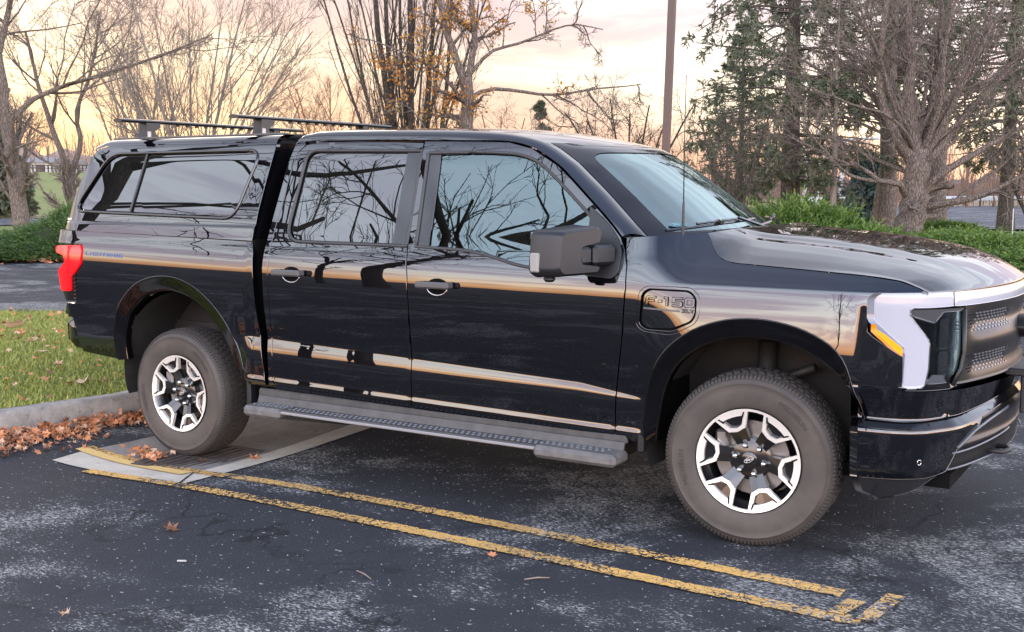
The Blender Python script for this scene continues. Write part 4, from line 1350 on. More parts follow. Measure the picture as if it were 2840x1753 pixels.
# ---- charge port door with its raised lettering
cd = empty('charge_port_door'); cd.parent = truck
def inset(poly, d):
    c = np.mean(poly, axis=0)
    return [tuple(np.array(p) + (c - np.array(p)) / np.linalg.norm(c - np.array(p)) * d) for p in poly]
panel('rim', inset(CD_out, 0.004), fside(0.001), M_paint, cd, holes=[inset(CD_out, 0.016)], lip=0.02, res=0.02)
panel('door_face', inset(CD_out, 0.030), fside(-0.006), M_paint, cd, lip=0.012, res=0.02)
panel('recess', inset(CD_out, 0.010), fside(-0.020), M_gap, cd, lip=0, res=0.03)
GLY = {'F': [[(0, 0), (0, .72), (.14, 1), (1, 1), (1, .80), (.26, .80), (.26, .62), (.85, .62), (.85, .42), (.26, .42), (.26, 0)]],
       '-': [[(0.1, .36), (0.1, .62), (.9, .62), (.9, .36)]],
       '1': [[(0.0, .80), (.0, 1), (.62, 1), (.62, 0), (.32, 0), (.32, .80)]],
       '5': [[(0, 0), (0, .2), (.72, .2), (.72, .42), (0, .42), (0, 1), (1, 1), (1, .80), (.28, .80), (.28, .62), (.86, .62), (1, .48), (1, .14), (.86, 0)]],
       '0': [[(0, .14), (0, .86), (.14, 1), (.86, 1), (1, .86), (1, .14), (.86, 0), (.14, 0)]],
       'X': [[(0, 0), (.38, .5), (0, 1), (.28, 1), (.5, .66), (.72, 1), (1, 1), (.62, .5), (1, 0), (.72, 0), (.5, .34), (.28, 0)]],
       'L': [[(0, 0), (0, 1), (.25, 1), (.25, .22), (1, .22), (1, 0)]],
       'T': [[(0, .8), (0, 1), (1, 1), (1, .8), (.63, .8), (.63, 0), (.37, 0), (.37, .8)]],
       'G': [[(0, .14), (0, .86), (.14, 1), (1, 1), (1, .8), (.26, .8), (.26, .2), (.74, .2), (.74, .36), (.5, .36), (.5, .54), (1, .54), (1, 0), (.14, 0)]],
       'H': [[(0, 0), (0, 1), (.26, 1), (.26, .6), (.74, .6), (.74, 1), (1, 1), (1, 0), (.74, 0), (.74, .4), (.26, .4), (.26, 0)]],
       'I': [[(.2, 0), (.2, 1), (.6, 1), (.6, 0)]], 'N': [[(0, 0), (0, 1), (.28, 1), (.74, .4), (.74, 1), (1, 1), (1, 0), (.72, 0), (.26, .6), (.26, 0)]]}


def letters(name, txt, u0, v0, w, h, gap, fn, mat_, parent, slant=0.0, th=0.003, outline_r=0.0009, m_edge=None, slope=0.0):
    m = MB(); e = MB(); u = u0
    for ch in txt:
        if ch == ' ': u += w * 0.6 + gap; continue
        ww = w * (0.45 if ch in '-I' else 0.62 if ch == '1' else 1.0)
        for poly in GLY[ch]:
            pts = [(u + a * ww + slant * b * h, v0 + b * h + slope * (u - u0)) for a, b in poly]
            # triangulated face so concave glyphs stay clean
            tri = bpy_tess(pts)
            n = len(pts)
            V = [fn(a, b, th) for a, b in pts] + [fn(a, b, 0) for a, b in pts]
            m.add(V, [list(t) for t in tri] + [[i, n + i, n + (i + 1) % n, (i + 1) % n] for i in range(n)])
            if m_edge: e.tube([fn(a, b, th) for a, b in pts + pts[:1]], outline_r, 4, caps=False)
            if ch == '0' and m_edge:
                q = [(u + a * ww, v0 + b * h) for a, b in [(.27, .27), (.27, .73), (.73, .73), (.73, .27), (.27, .27)]]
                e.tube([fn(a, b, th) for a, b in q], outline_r, 4, caps=False)
        u += ww + gap
    o = m.build(name, mat_, parent)
    if m_edge: e.build(name + '_edge', m_edge, parent)
    return o


def bpy_tess(pts):
    from mathutils.geometry import tessellate_polygon
    return tessellate_polygon([[Vector((a, b, 0)) for a, b in pts]])


ffn = lambda u, v, d: np.array((u, -(F(u, v) - 0.006 + d), v)) - T0
letters('lettering', 'F-150', 3.200, 1.088, 0.052, 0.044, 0.009, ffn, M_paint, cd, th=0.004, outline_r=0.0018, m_edge=M_gap)
letters('small_lettering', 'XLT', 3.385, 1.063, 0.017, 0.016, 0.004, ffn, M_paint, cd, th=0.003, outline_r=0.0012, m_edge=M_gap)
m = MB(); m.prism([(3.19, 1.078), (3.37, 1.072), (3.372, 1.064), (3.19, 1.070)], ffn, 0.004, 0); m.build('underline', M_handle, cd)
# blue lettering along the top of the bed side
letters('bed_lettering', 'LIGHTNING', -0.81, 1.196, 0.036, 0.024, 0.009, lambda u, v, d: np.array((u, -(F(u, v) + d), v)) - T0, M_sky_blue_text, truck, slant=0.2, th=0.0015, slope=-0.02)

# ---- wheel arch flares
def arch_flare(arch, rc, name, w=0.090, x_end=None):
    A = np.array(arch); C = np.array(rc)
    cols = []
    for p, nrm, ww in flare_w(arch, w, rc):
        c = []
        for f_, off in ((1.02, -0.004), (0.985, 0.002), (0.95, 0.0025), (0.85, -0.001), (0.5, -0.011), (0.15, -0.020), (0.02, -0.024), (0.0, -0.028), (-0.02, -0.04), (-0.03, -0.07)):
            q = p + nrm * ww * f_
            x, z = float(q[0]), float(q[1])
            c.append((x, -(F(min(x, 4.4), z) + off), z))
        cols.append(c)
    # relax the section so it does not wobble with the creases of the door
    Cc = np.array(cols)
    for _ in range(3):
        Cc[1:-1, :, 1] = .25 * Cc[:-2, :, 1] + .5 * Cc[1:-1, :, 1] + .25 * Cc[2:, :, 1]
    return loft(name, Cc, M_flare, truck, flip=True)
o = arch_flare(AR, (0.03, 0.45), 'rear_arch_flare', 0.098); mirror_copy(o)
o = arch_flare(AF, (3.74, 0.45), 'front_arch_flare', 0.092); mirror_copy(o)
# wheel housings
for (cx, nm) in ((0.01, 'rear'), (3.73, 'front')):
    for sgn in (-1, 1):
        cols = []
        for a in np.linspace(-0.35, math.pi + 0.35, 28):
            px = cx + 0.555 * math.cos(a); pz = 0.46 + 0.53 * math.sin(a)
            cols.append([(px, sgn * 0.93, max(pz, 0.3)), (px, sgn * 0.75, max(pz, 0.3)), (px, sgn * 0.52, max(pz, 0.3))])
        loft('wheel_liner', cols, M_liner, truck)
        m = MB(); m.add([np.array((cx + 0.555 * math.cos(a), sgn * 0.53, max(0.3, 0.46 + 0.53 * math.sin(a)))) - T0 for a in np.linspace(-.35, math.pi + .35, 28)], [list(range(28))]); m.build('wheel_liner_back', M_liner, truck)

# ---- front end
def fr_panel(name, outline, off, mat_, res=0.03, lip=0.03, holes=(), both=True, parent=None, raw=False):
    sf = lambda s, z: front(s, z, (0 if raw else noseoff(z)) + off)
    o = panel(name, outline, sf, mat_, parent or truck, res=res, lip=lip, lipvec=(-1, 0.0, 0), holes=holes, flip=True)
    return o
def fix_norm(o): return o
PLf = PL
hl = empty('headlight'); hl.parent = truck
light = [(0.050, 1.165), (0.060, 1.180), (0.080, 1.192), (0.251, 1.197), (0.40, 1.196), (0.40, 1.141), (0.322, 1.139), (0.215, 1.137), (0.197, 1.128), (0.193, 1.106), (0.215, 1.075), (0.273, 1.003), (0.280, 0.986), (0.279, 0.879), (0.267, 0.813), (0.250, 0.794), (0.190, 0.792), (0.176, 0.802), (0.180, 0.933), (0.178, 0.966), (0.060, 1.072), (0.052, 1.09)]
o = fr_panel('light_blade', light, 0.008, M_white, parent=hl, res=0.025)
o = fr_panel('amber_marker', [(0.060, 1.068), (0.171, 0.968), (0.176, 0.960), (0.176, 0.934), (0.166, 0.936), (0.060, 1.032)], 0.007, M_amber, parent=hl, res=0.03, lip=0.02)
o = fr_panel('lamp_surround', [(0.040, 1.175), (0.052, 1.198), (0.08, 1.203), (0.40, 1.203), (0.40, 1.13), (0.50, 1.13), (0.48, 0.80), (0.40, 0.785), (0.168, 0.785), (0.168, 0.922), (0.06, 1.008), (0.036, 1.026), (0.030, 1.076)], -0.006, M_trim, parent=hl, res=0.04)
# lamp unit: bezel, projector pods, clear lens
o = fr_panel('lens', [(0.20, 1.10), (0.285, 1.00), (0.288, 0.87), (0.272, 0.808), (0.385, 0.815), (0.455, 0.867), (0.474, 0.934), (0.463, 1.118), (0.31, 1.122)], 0.004, M_lens, parent=hl, res=0.05, lip=0)
for (s0, z0, s1, z1) in ((0.335, 1.085, 0.385, 0.96), (0.335, 0.945, 0.385, 0.845), (0.41, 1.085, 0.455, 0.985), (0.41, 0.955, 0.445, 0.875)):
    fr_panel('projector', rounded([(s0, z0), (s1, z0), (s1, z1), (s0, z1)], 0.012), 0.0, M_lampin, parent=hl, res=0.04, lip=0.03)
for k in range(3):
    fr_panel('light_element', [(0.425, 1.075 - k * .016), (0.437, 1.075 - k * .016), (0.437, 1.065 - k * .016), (0.425, 1.065 - k * .016)], 0.003, M_white, parent=hl, res=0.03, lip=0.01)
fr_panel('lamp_brow', [(0.20, 1.128), (0.47, 1.128), (0.462, 1.118), (0.345, 1.116), (0.318, 1.09), (0.302, 1.072), (0.20, 1.105)], 0.006, mat('lamp_brow', (0.05, 0.05, 0.055), 0.12, ior=1.7), parent=hl, res=0.04, lip=0.02)
fr_panel('lamp_sill', [(0.272, 0.812), (0.385, 0.812), (0.36, 0.845), (0.30, 0.85)], 0.005, mat('lamp_sill', (0.06, 0.065, 0.075), 0.15, ior=1.6), parent=hl, res=0.04, lip=0.02)
m = MB(); m.tube([np.array(front(s, z, 0.008)) - T0 for s, z in ((0.463, 1.12), (0.474, 0.934), (0.455, 0.867), (0.41, 0.80))], 0.010, 8); m.build('lamp_edge', M_grille, hl, smooth=True)
mirror_tree(hl)
o = fr_panel('light_bar', [(0.405, 1.196), (2 * PL - 0.405, 1.196), (2 * PL - 0.405, 1.140), (0.405, 1.140)], 0.008, M_white, res=0.04)
# grille sheet with two fields of slots
gr = empty('grille'); gr.parent = truck
g_out = [(0.478, 1.135), (2 * PL - 0.478, 1.135), (2 * PL - 0.478, 0.93), (2 * PL - 0.43, 0.80), (0.43, 0.80), (0.478, 0.93)]
def gsurf(s, z):
    d = min(s, 2 * PL - s); k = float(S_(0.48, 0.62, d))
    b = 0.012 * math.exp(-((z - 0.970) / 0.05) ** 2) * k - 0.018 * (math.exp(-((z - 1.06) / 0.045) ** 2) + math.exp(-((z - 0.875) / 0.045) ** 2)) * k
    return front(s, z, noseoff(z) + b + 0.004)
panel('grille_sheet', g_out, gsurf, M_grille, gr, res=0.025, flip=True, lip=0.02, lipvec=(-1, 0, 0))
M_slot = mat('slot_light', (0.15, 0.15, 0.16), 0.3)
slots = MB(); slotd = MB()
for (zt, zb_) in ((1.095, 1.025), (0.915, 0.845)):
    for r in range(6):
        z = zt + (zb_ - zt) * r / 5
        for k in range(13):
            s = 0.52 + k * 0.035 + (r % 2) * 0.0175
            for ss in (s, 2 * PL - s):
                big = 0.0135
                tgt = slots if 0.58 < s < 0.93 else slotd
                q = [(ss - big, z), (ss, z + 0.0042), (ss + big, z), (ss, z - 0.0042)]
                V = [np.array(gsurf(a, b)) - T0 + np.array([0.0035, 0, 0]) for a, b in q] + [np.array(gsurf(a, b)) - T0 - np.array([0.004, 0, 0]) for a, b in q]
                tgt.add(V, [[0, 1, 2, 3], [0, 4, 5, 1], [1, 5, 6, 2], [2, 6, 7, 3], [3, 7, 4, 0]])
tag(slots.build('grille_studs', M_slot, gr), kind='stuff'); tag(slotd.build('grille_slots', M_trim, gr), kind='stuff')
bfn = lambda u, v, d: np.array(front(PL + u, 0.985 + v, 0.035 + d)) - T0
bfn2 = lambda u, v, d: np.array(front(PL + u, 0.985 + v, d)) - T0
m = MB(); m.prism([(0.125 * math.cos(a), 0.055 * math.sin(a)) for a in np.linspace(0, 2 * math.pi, 36, endpoint=False)], bfn2, 0.037, -0.02); m.build('badge_base', M_grille, gr)
M_blue = mat('emblem_blue', (0.01, 0.03, 0.12), 0.15)
oval_badge('emblem', bfn, 0.118, 0.049, gr, M_chrome, M_blue)
# bumper
bump_up = [(-0.005, 0.815), (0.165, 0.808), (0.185, 0.782), (0.39, 0.776), (0.92, 0.775), (2 * PL - 0.92, 0.775), (2 * PL - 0.39, 0.776), (2 * PL - 0.185, 0.782), (2 * PL - 0.165, 0.808), (2 * PL + 0.005, 0.815), (2 * PL + 0.005, 0.665), (2 * PL - 0.49, 0.665), (2 * PL - 0.86, 0.695), (2 * PL - 1.0, 0.71), (1.0, 0.71), (0.86, 0.695), (0.49, 0.662), (0.19, 0.650), (-0.005, 0.655)]
fr_panel('front_bumper', bump_up, 0.0, M_paint, res=0.03)
strip = [(0.0, 0.648), (0.19, 0.643), (0.49, 0.655), (0.86, 0.688), (1.0, 0.703), (2 * PL - 1.0, 0.703), (2 * PL - 0.86, 0.688), (2 * PL - 0.49, 0.655), (2 * PL - 0.19, 0.643), (2 * PL, 0.648), (2 * PL, 0.618), (2 * PL - 0.20, 0.616), (2 * PL - 0.48, 0.620), (2 * PL - 0.84, 0.655), (2 * PL - 1.0, 0.668), (1.0, 0.668), (0.84, 0.655), (0.48, 0.620), (0.20, 0.616), (0.0, 0.618)]
def strip_s(s, z):
    zl = float(np.interp(min(s, 2 * PL - s), [0, .2, .48, .84, 1.0], [.633, .630, .638, .672, .686]))
    return front(s, z, noseoff(z) + 0.018 - 0.85 * (z - (zl - 0.015)))
panel('bumper_ledge', strip, strip_s, M_trim, truck, res=0.025, flip=True, lipvec=(-1, 0, 0))
low = [(0.0, 0.616), (0.20, 0.614), (0.48, 0.618), (0.70, 0.640), (0.46, 0.52), (0.40, 0.425), (0.30, 0.405), (0.17, 0.400), (0.0, 0.395)]
def low_s(s, z): return front(s, z, noseoff(z) + 0.004)
o = panel('bumper_side', low, low_s, M_paint, truck, res=0.03, flip=True, lipvec=(-1, 0, 0)); mirror_copy(o)
mid = [(0.46, 0.512), (0.70, 0.634), (0.86, 0.652), (1.0, 0.664), (2 * PL - 1.0, 0.664), (2 * PL - .86, 0.652), (2 * PL - .70, 0.634), (2 * PL - .46, 0.512), (2 * PL - 0.40, 0.43), (2 * PL - 0.80, 0.43), (0.80, 0.43), (0.40, 0.43)]
def mid_s(s, z):
    return front(s, z, noseoff(z) - 0.012 + 0.02 * math.exp(-((z - 0.52) / 0.01) ** 2))
panel('bumper_centre', mid, mid_s, M_grille, truck, res=0.03, flip=True, lipvec=(-1, 0, 0))
for ln, rr in (([(0.46, 0.52), (0.60, 0.585), (0.78, 0.615), (1.0, 0.63)], 0.007), ([(0.43, 0.50), (0.60, 0.505), (0.86, 0.52), (1.0, 0.53)], 0.005), ([(0.41, 0.43), (0.7, 0.437), (0.86, 0.44)], 0.005)):
    m = MB(); m.tube([np.array(front(s, z, noseoff(z) + 0.006)) - T0 for s, z in spl(ln, 5)], rr, 8); o = m.build('bumper_trim_line', mat('satin_trim', (0.10, 0.105, 0.115), 0.25), truck, smooth=True); mirror_copy(o)
o = panel('air_dam', [(0.0, 0.393), (0.17, 0.398), (0.30, 0.403), (0.40, 0.424), (0.30, 0.36), (0.193, 0.322), (0.09, 0.297), (0.02, 0.325)], lambda s, z: front(s, z, noseoff(0.40) - 0.01 - 0.30 * (0.40 - z)), M_plastic, truck, res=0.03, flip=True, lipvec=(-1, 0, 0)); mirror_copy(o)
m = MB(); m.box((4.30 - T0[0], 0, 0.38), (0.5, 1.6, 0.06)); m.build('front_undertray', M_gap, truck)
m = MB(); m.box((4.35 - T0[0], 0, 0.80), (0.35, 1.55, 0.65)); m.build('front_bulkhead', M_gap, truck)
# parking sensor, tow hook, licence plate bracket
m = MB(); cpt = np.array(front(0.255, 0.475, noseoff(0.475) + 0.006)) - T0
m.tube([cpt + 0.011 * np.array([math.cos(a) * .6, math.cos(a) * .55, math.sin(a)]) for a in np.linspace(0, 2 * math.pi, 20)], 0.0016, 6, caps=False); m.build('parking_sensor', M_chrome, truck, smooth=True)
m = MB(); m.tube([np.array((4.62, -0.42, 0.455)) - T0, np.array((4.70, -0.42, 0.455)) - T0, np.array((4.72, -0.36, 0.455)) - T0, np.array((4.70, -0.30, 0.455)) - T0, np.array((4.62, -0.30, 0.455)) - T0], 0.012, 8); m.build('tow_hook', M_steel, truck, smooth=True)
m = MB(); m.box((4.745 - T0[0], 0, 0.70), (0.022, 0.42, 0.20), bev=0.006); m.box((4.71 - T0[0], 0, 0.79), (0.09, 0.44, 0.035), bev=0.006); m.build('licence_plate_bracket', M_plastic, truck)

# ---- cowl, wipers, antenna
cw_c = []
for t in np.linspace(0, 1, 6):
    c = []
    for yy in np.linspace(-1, 1, 25):
        a = np.array(W[-1, int(round((yy + 1) / 2 * 32))]); b = np.array(hood_pt(0.0, yy * 0.97)) + np.array([0.01, 0, -0.015])
        q = a * (1 - t) + b * t; q[2] -= 0.012 * math.sin(math.pi * t)
        c.append(q)
    cw_c.append(c)
loft('cowl', cw_c, M_plastic, truck, flip=False)
for (j0, j1, sag) in ((1.5, 16.0, 0.0), (15.5, 29, 0.0)):
    m = MB(); P = []
    for t in np.linspace(0, 1, 10):
        q = wpt(0.985 - 0.10 * t ** 1.2, (j0 + (j1 - j0) * t) / 32) + np.array([0.015, 0, 0.022 + 0.006 * math.sin(math.pi * t)])
        P.append(q - T0)
    m.tube(P, 0.008, 6)
    m.tube([p + np.array([0.006, 0, 0.016]) for p in P[2:7]], 0.007, 6)
    m.box(P[4] + np.array([0.004, 0, 0.012]), (0.03, 0.06, 0.022), bev=0.005)
    m.tube([wpt(1.0, (j1 + 0.5) / 32) - T0 + np.array([0.06, 0, 0.0]), P[6] + np.array([0.01, 0, 0.02])], 0.009, 6)
    m.build('wiper', M_trim, truck, smooth=True, angle=40)
m = MB(); ab = np.array((3.318, -0.845, 1.395)) - T0
m.tube([ab, ab + (0.002, 0, 0.01), ab + (0.003, 0, 0.165), ab + (0.004, 0, 0.18)], [0.010, 0.0085, 0.006, 0.003], 8)
m.tube([ab + (0.003, 0, 0.17), ab + (0.002, 0, 0.45), ab + (0.006, 0, 0.76)], [0.0026, 0.0024, 0.0018], 6)
m.build('antenna', M_plastic, truck, smooth=True)
letters  # noqa
oval_badge('windshield_sticker', lambda u, v, d: wpt(0.865 - v * 1.3, 0.122 + u * 0.55) - T0 + np.array([0.004, 0, 0.005]) + np.array([d, 0, d]), 0.06, 0.018, truck, mat('sticker_pale', (0.10, 0.22, 0.26), 0.5), mat('sticker_blue', (0.04, 0.09, 0.11), 0.5), th=0.001)

# ---- side mirror
mir = empty('side_mirror'); mir.parent = truck
# housing: rounded block, wide, with a slot towards the arm; the glass faces backwards
def mbox(name, xs, ys, zs, mat_, bev, parent=mir, shear=0.0):
    m = MB(); c = np.array([(xs[0] + xs[1]) / 2, (ys[0] + ys[1]) / 2, (zs[0] + zs[1]) / 2]) - T0
    m.box(c, (xs[1] - xs[0], ys[1] - ys[0], zs[1] - zs[0]), bev=bev)
    if shear:
        for v in m.v: v[:, 0] += (v[:, 1] - c[1]) * shear
    return m.build(name, mat_, parent)
# main shell as a C in the (y, z) front view: outer block + upper arm + lower arm
def mirror_shell():
    prof = rounded([(-1.285, 1.435), (-1.300, 1.25), (-1.27, 1.222), (-1.06, 1.226), (-1.045, 1.252), (-1.155, 1.258), (-1.17, 1.275), (-1.17, 1.365), (-1.155, 1.382), (-1.045, 1.388), (-1.035, 1.440), (-1.055, 1.458)], [.03, .02, .03, .01, .01, .01, .02, .02, .01, .01, .015, .02])
    tri = bpy_tess(prof); n = len(prof)
    V = []; 
    levels = [(0.0, 0.0), (0.012, -0.006), (0.05, -0.0), (0.10, 0.0), (0.135, 0.008), (0.150, 0.022)]
    c = np.array([-1.16, 1.34])
    fx = lambda y: 2.90 + (y + 1.0) * 0.42     # mirror swept backwards outboard
    rings = []
    for d, ins in levels:
        ring = []
        for y, z in prof:
            v = np.array([y, z]); dirc = c - v; dirc /= np.linalg.norm(dirc) + 1e-9
            k = ins * 0.9
            yy, zz = v + dirc * k
            ring.append((fx(yy) - 0.03 + d, yy, zz))
        rings.append(ring)
    V = [np.array(p) - T0 for r_ in rings for p in r_]
    Fc = [[i * n + j, i * n + (j + 1) % n, (i + 1) * n + (j + 1) % n, (i + 1) * n + j] for i in range(len(levels) - 1) for j in range(n)]
    Fc += [list(t) for t in tri] + [[(len(levels) - 1) * n + q for q in t][::-1] for t in tri]
    m = MB(); m.add(V, Fc)
    return m.build('mirror_housing', M_plastic, mir, smooth=True, angle=50)
mirror_shell()
mbox('mirror_glass', (2.788, 2.796), (-1.28, -1.06), (1.255, 1.43), M_chrome, 0.002, shear=0.42)
mbox('mirror_arm', (2.90, 3.012), (-1.100, -0.96), (1.272, 1.366), M_plastic, 0.015, shear=0.30)
mbox('mirror_pivot', (2.87, 2.972), (-1.162, -1.106), (1.276, 1.362), M_plastic, 0.014, shear=0.30)
M_ind = mat('clear_indicator', (0.28, 0.27, 0.255), 0.2)
mbox('mirror_marker', (2.756, 2.800), (-1.308, -1.286), (1.245, 1.335), M_ind, 0.006, shear=0.42)
mbox('mirror_lamp', (2.80, 2.85), (-1.27, -1.22), (1.198, 1.228), M_plastic, 0.012)
mirror_tree(mir)

# ---- step bars
def step_bar(sgn):
    sb = empty('step_bar'); sb.parent = truck
    m = MB()
    # inner rail
    m.box((1.89 - T0[0], sgn * 0.955, 0.427), (2.42, 0.035, 0.055), bev=0.012)
    m.box((1.89 - T0[0], sgn * 1.035, 0.362), (2.36, 0.14, 0.022), bev=0.008)
    m.box((1.89 - T0[0], sgn * 0.975, 0.39), (2.40, 0.03, 0.06), rot=Matrix.Rotation(sgn * rad(20), 3, 'X'), bev=0.01)
    m.build('board', M_board, sb, smooth=True, angle=30)
    m = MB(); m.box((1.83 - T0[0], sgn * 1.103, 0.358), (1.70, 0.012, 0.016), bev=0.004); m.build('edge_strip', M_alloy_dull, sb)
    for (x0, x1) in ((0.70, 0.985), (2.66, 3.11)):
        m = MB(); m.box(((x0 + x1) / 2 - T0[0], sgn * 1.045, 0.348), (x1 - x0, 0.165, 0.062), bev=0.018); m.build('end_cap', M_plastic_lt, sb, smooth=True, angle=30)
    m = MB(); n_ = 0
    for x in np.arange(0.74, 3.05, 0.034):
        for j in range(3):
            y = 0.985 + j * 0.036; top = 0.381 if (x < 0.98 or x > 2.67) else 0.375
            m.box((x + (j % 2) * 0.017 - T0[0], sgn * y, top), (0.016, 0.016, 0.005))
    tag(m.build('tread_studs', M_step_blue, sb), kind='stuff')
    for x in (0.98, 2.0, 2.95):
        m = MB(); m.box((x - T0[0], sgn * 0.90, 0.40), (0.07, 0.12, 0.03)); m.box((x - T0[0], sgn * 0.86, 0.45), (0.06, 0.02, 0.1)); m.build('bracket', M_steel, sb)
M_alloy_dull = mat('dull_alloy', (0.35, 0.34, 0.34), 0.4, 0.5)
M_board = varied('board_plastic', (0.045, 0.044, 0.042), (0.075, 0.072, 0.068), 14, 0.5, 0.1)
M_plastic_lt = varied('dusty_grey_plastic', (0.09, 0.087, 0.084), (0.15, 0.143, 0.135), 20, 0.5, 0.1)
M_step_blue = mat('dusty_tread', (0.14, 0.15, 0.17), 0.6)
step_bar(-1); step_bar(1)
# mud guards
for x, z0, z1 in ((0.60, 0.33, 0.53), (3.17, 0.37, 0.47)):
    for sgn in (-1, 1):
        m = MB(); m.box((x - T0[0], sgn * 0.945, (z0 + z1) / 2), (0.035, 0.06, z1 - z0), bev=0.01); m.build('mud_guard', M_plastic, truck)

# ---- roof bars on the cap
def crossbar(x, y0, y1, ztop, zb0):
    cb = empty('roof_crossbar'); cb.parent = truck
    m = MB(); prof = [(-0.045, 0), (-0.03, 0.010), (0.0, 0.014), (0.03, 0.010), (0.045, 0), (0.03, -0.010), (-0.03, -0.010)]
    V = []; 
    for y in (y0, y1):
        for a, b in prof: V.append(np.array((x + a, y, ztop + b)) - T0)
    n = 7
    m.add(V, [list(range(n)), [n + i for i in range(n)][::-1]] + [[i, n + i, n + (i + 1) % n, (i + 1) % n] for i in range(n)])
    for y in np.arange(y0 + 0.5, y1 - 0.3, 0.085): m.box(np.array((x, y, ztop - 0.016)) - T0, (0.02, 0.018, 0.014))
    o = m.build('bar', M_gap2, cb)
    for yf in (y0 + 0.235, y1 - 0.235):
        s_ = 1 if yf < 0 else -1
        m = MB()
        zb = 1.945
        m.prism([(yf - 0.055, zb), (yf + 0.055, zb), (yf + 0.030, zb + 0.055), (yf + 0.085 * s_, ztop - 0.035), (yf + 0.085 * s_, ztop - 0.008), (yf - 0.03, ztop - 0.008), (yf - 0.035, zb + 0.05)], lambda u, v, d: np.array((x + d, u, v)) - T0, -0.035, 0.035)
        m.build('foot', M_plastic, cb)
        m = MB(); m.box(np.array((x + 0.034, yf - 0.012 * s_, zb + 0.035)) - T0, (0.012, 0.03, 0.045), bev=0.004); m.build('foot_cover', M_alloy_dull, cb)
    return cb
M_gap2 = mat('bar_black', (0.010, 0.010, 0.011), 0.35)
crossbar(-0.60, -0.86, 0.86, 2.065, 1.94)
crossbar(0.33, -0.76, 0.76, 2.065, 1.95)
for y_ in (-0.66, 0.66):
    m = MB(); m.box((-0.1 - T0[0], y_, 1.957), (1.55, 0.03, 0.012), bev=0.003); m.build('roof_track', M_handle, cap)
# ---- wheels
def text_mesh(txt):
    cu = bpy.data.curves.new('t', 'FONT'); cu.body = txt; cu.size = 1.0; cu.resolution_u = 2
    ob = bpy.data.objects.new('t', cu); SC.collection.objects.link(ob)
    bpy.context.view_layer.update()
    me = ob.to_mesh(); V = [tuple(v.co) for v in me.vertices]; Fc = [tuple(p.vertices) for p in me.polygons]
    ob.to_mesh_clear(); bpy.data.objects.remove(ob); bpy.data.curves.remove(cu)
    return V, Fc


TV, TFc = text_mesh('MICHELIN')
RT = 0.404


M_tread = mat('tread_rubber', (0.040, 0.035, 0.031), 0.75)


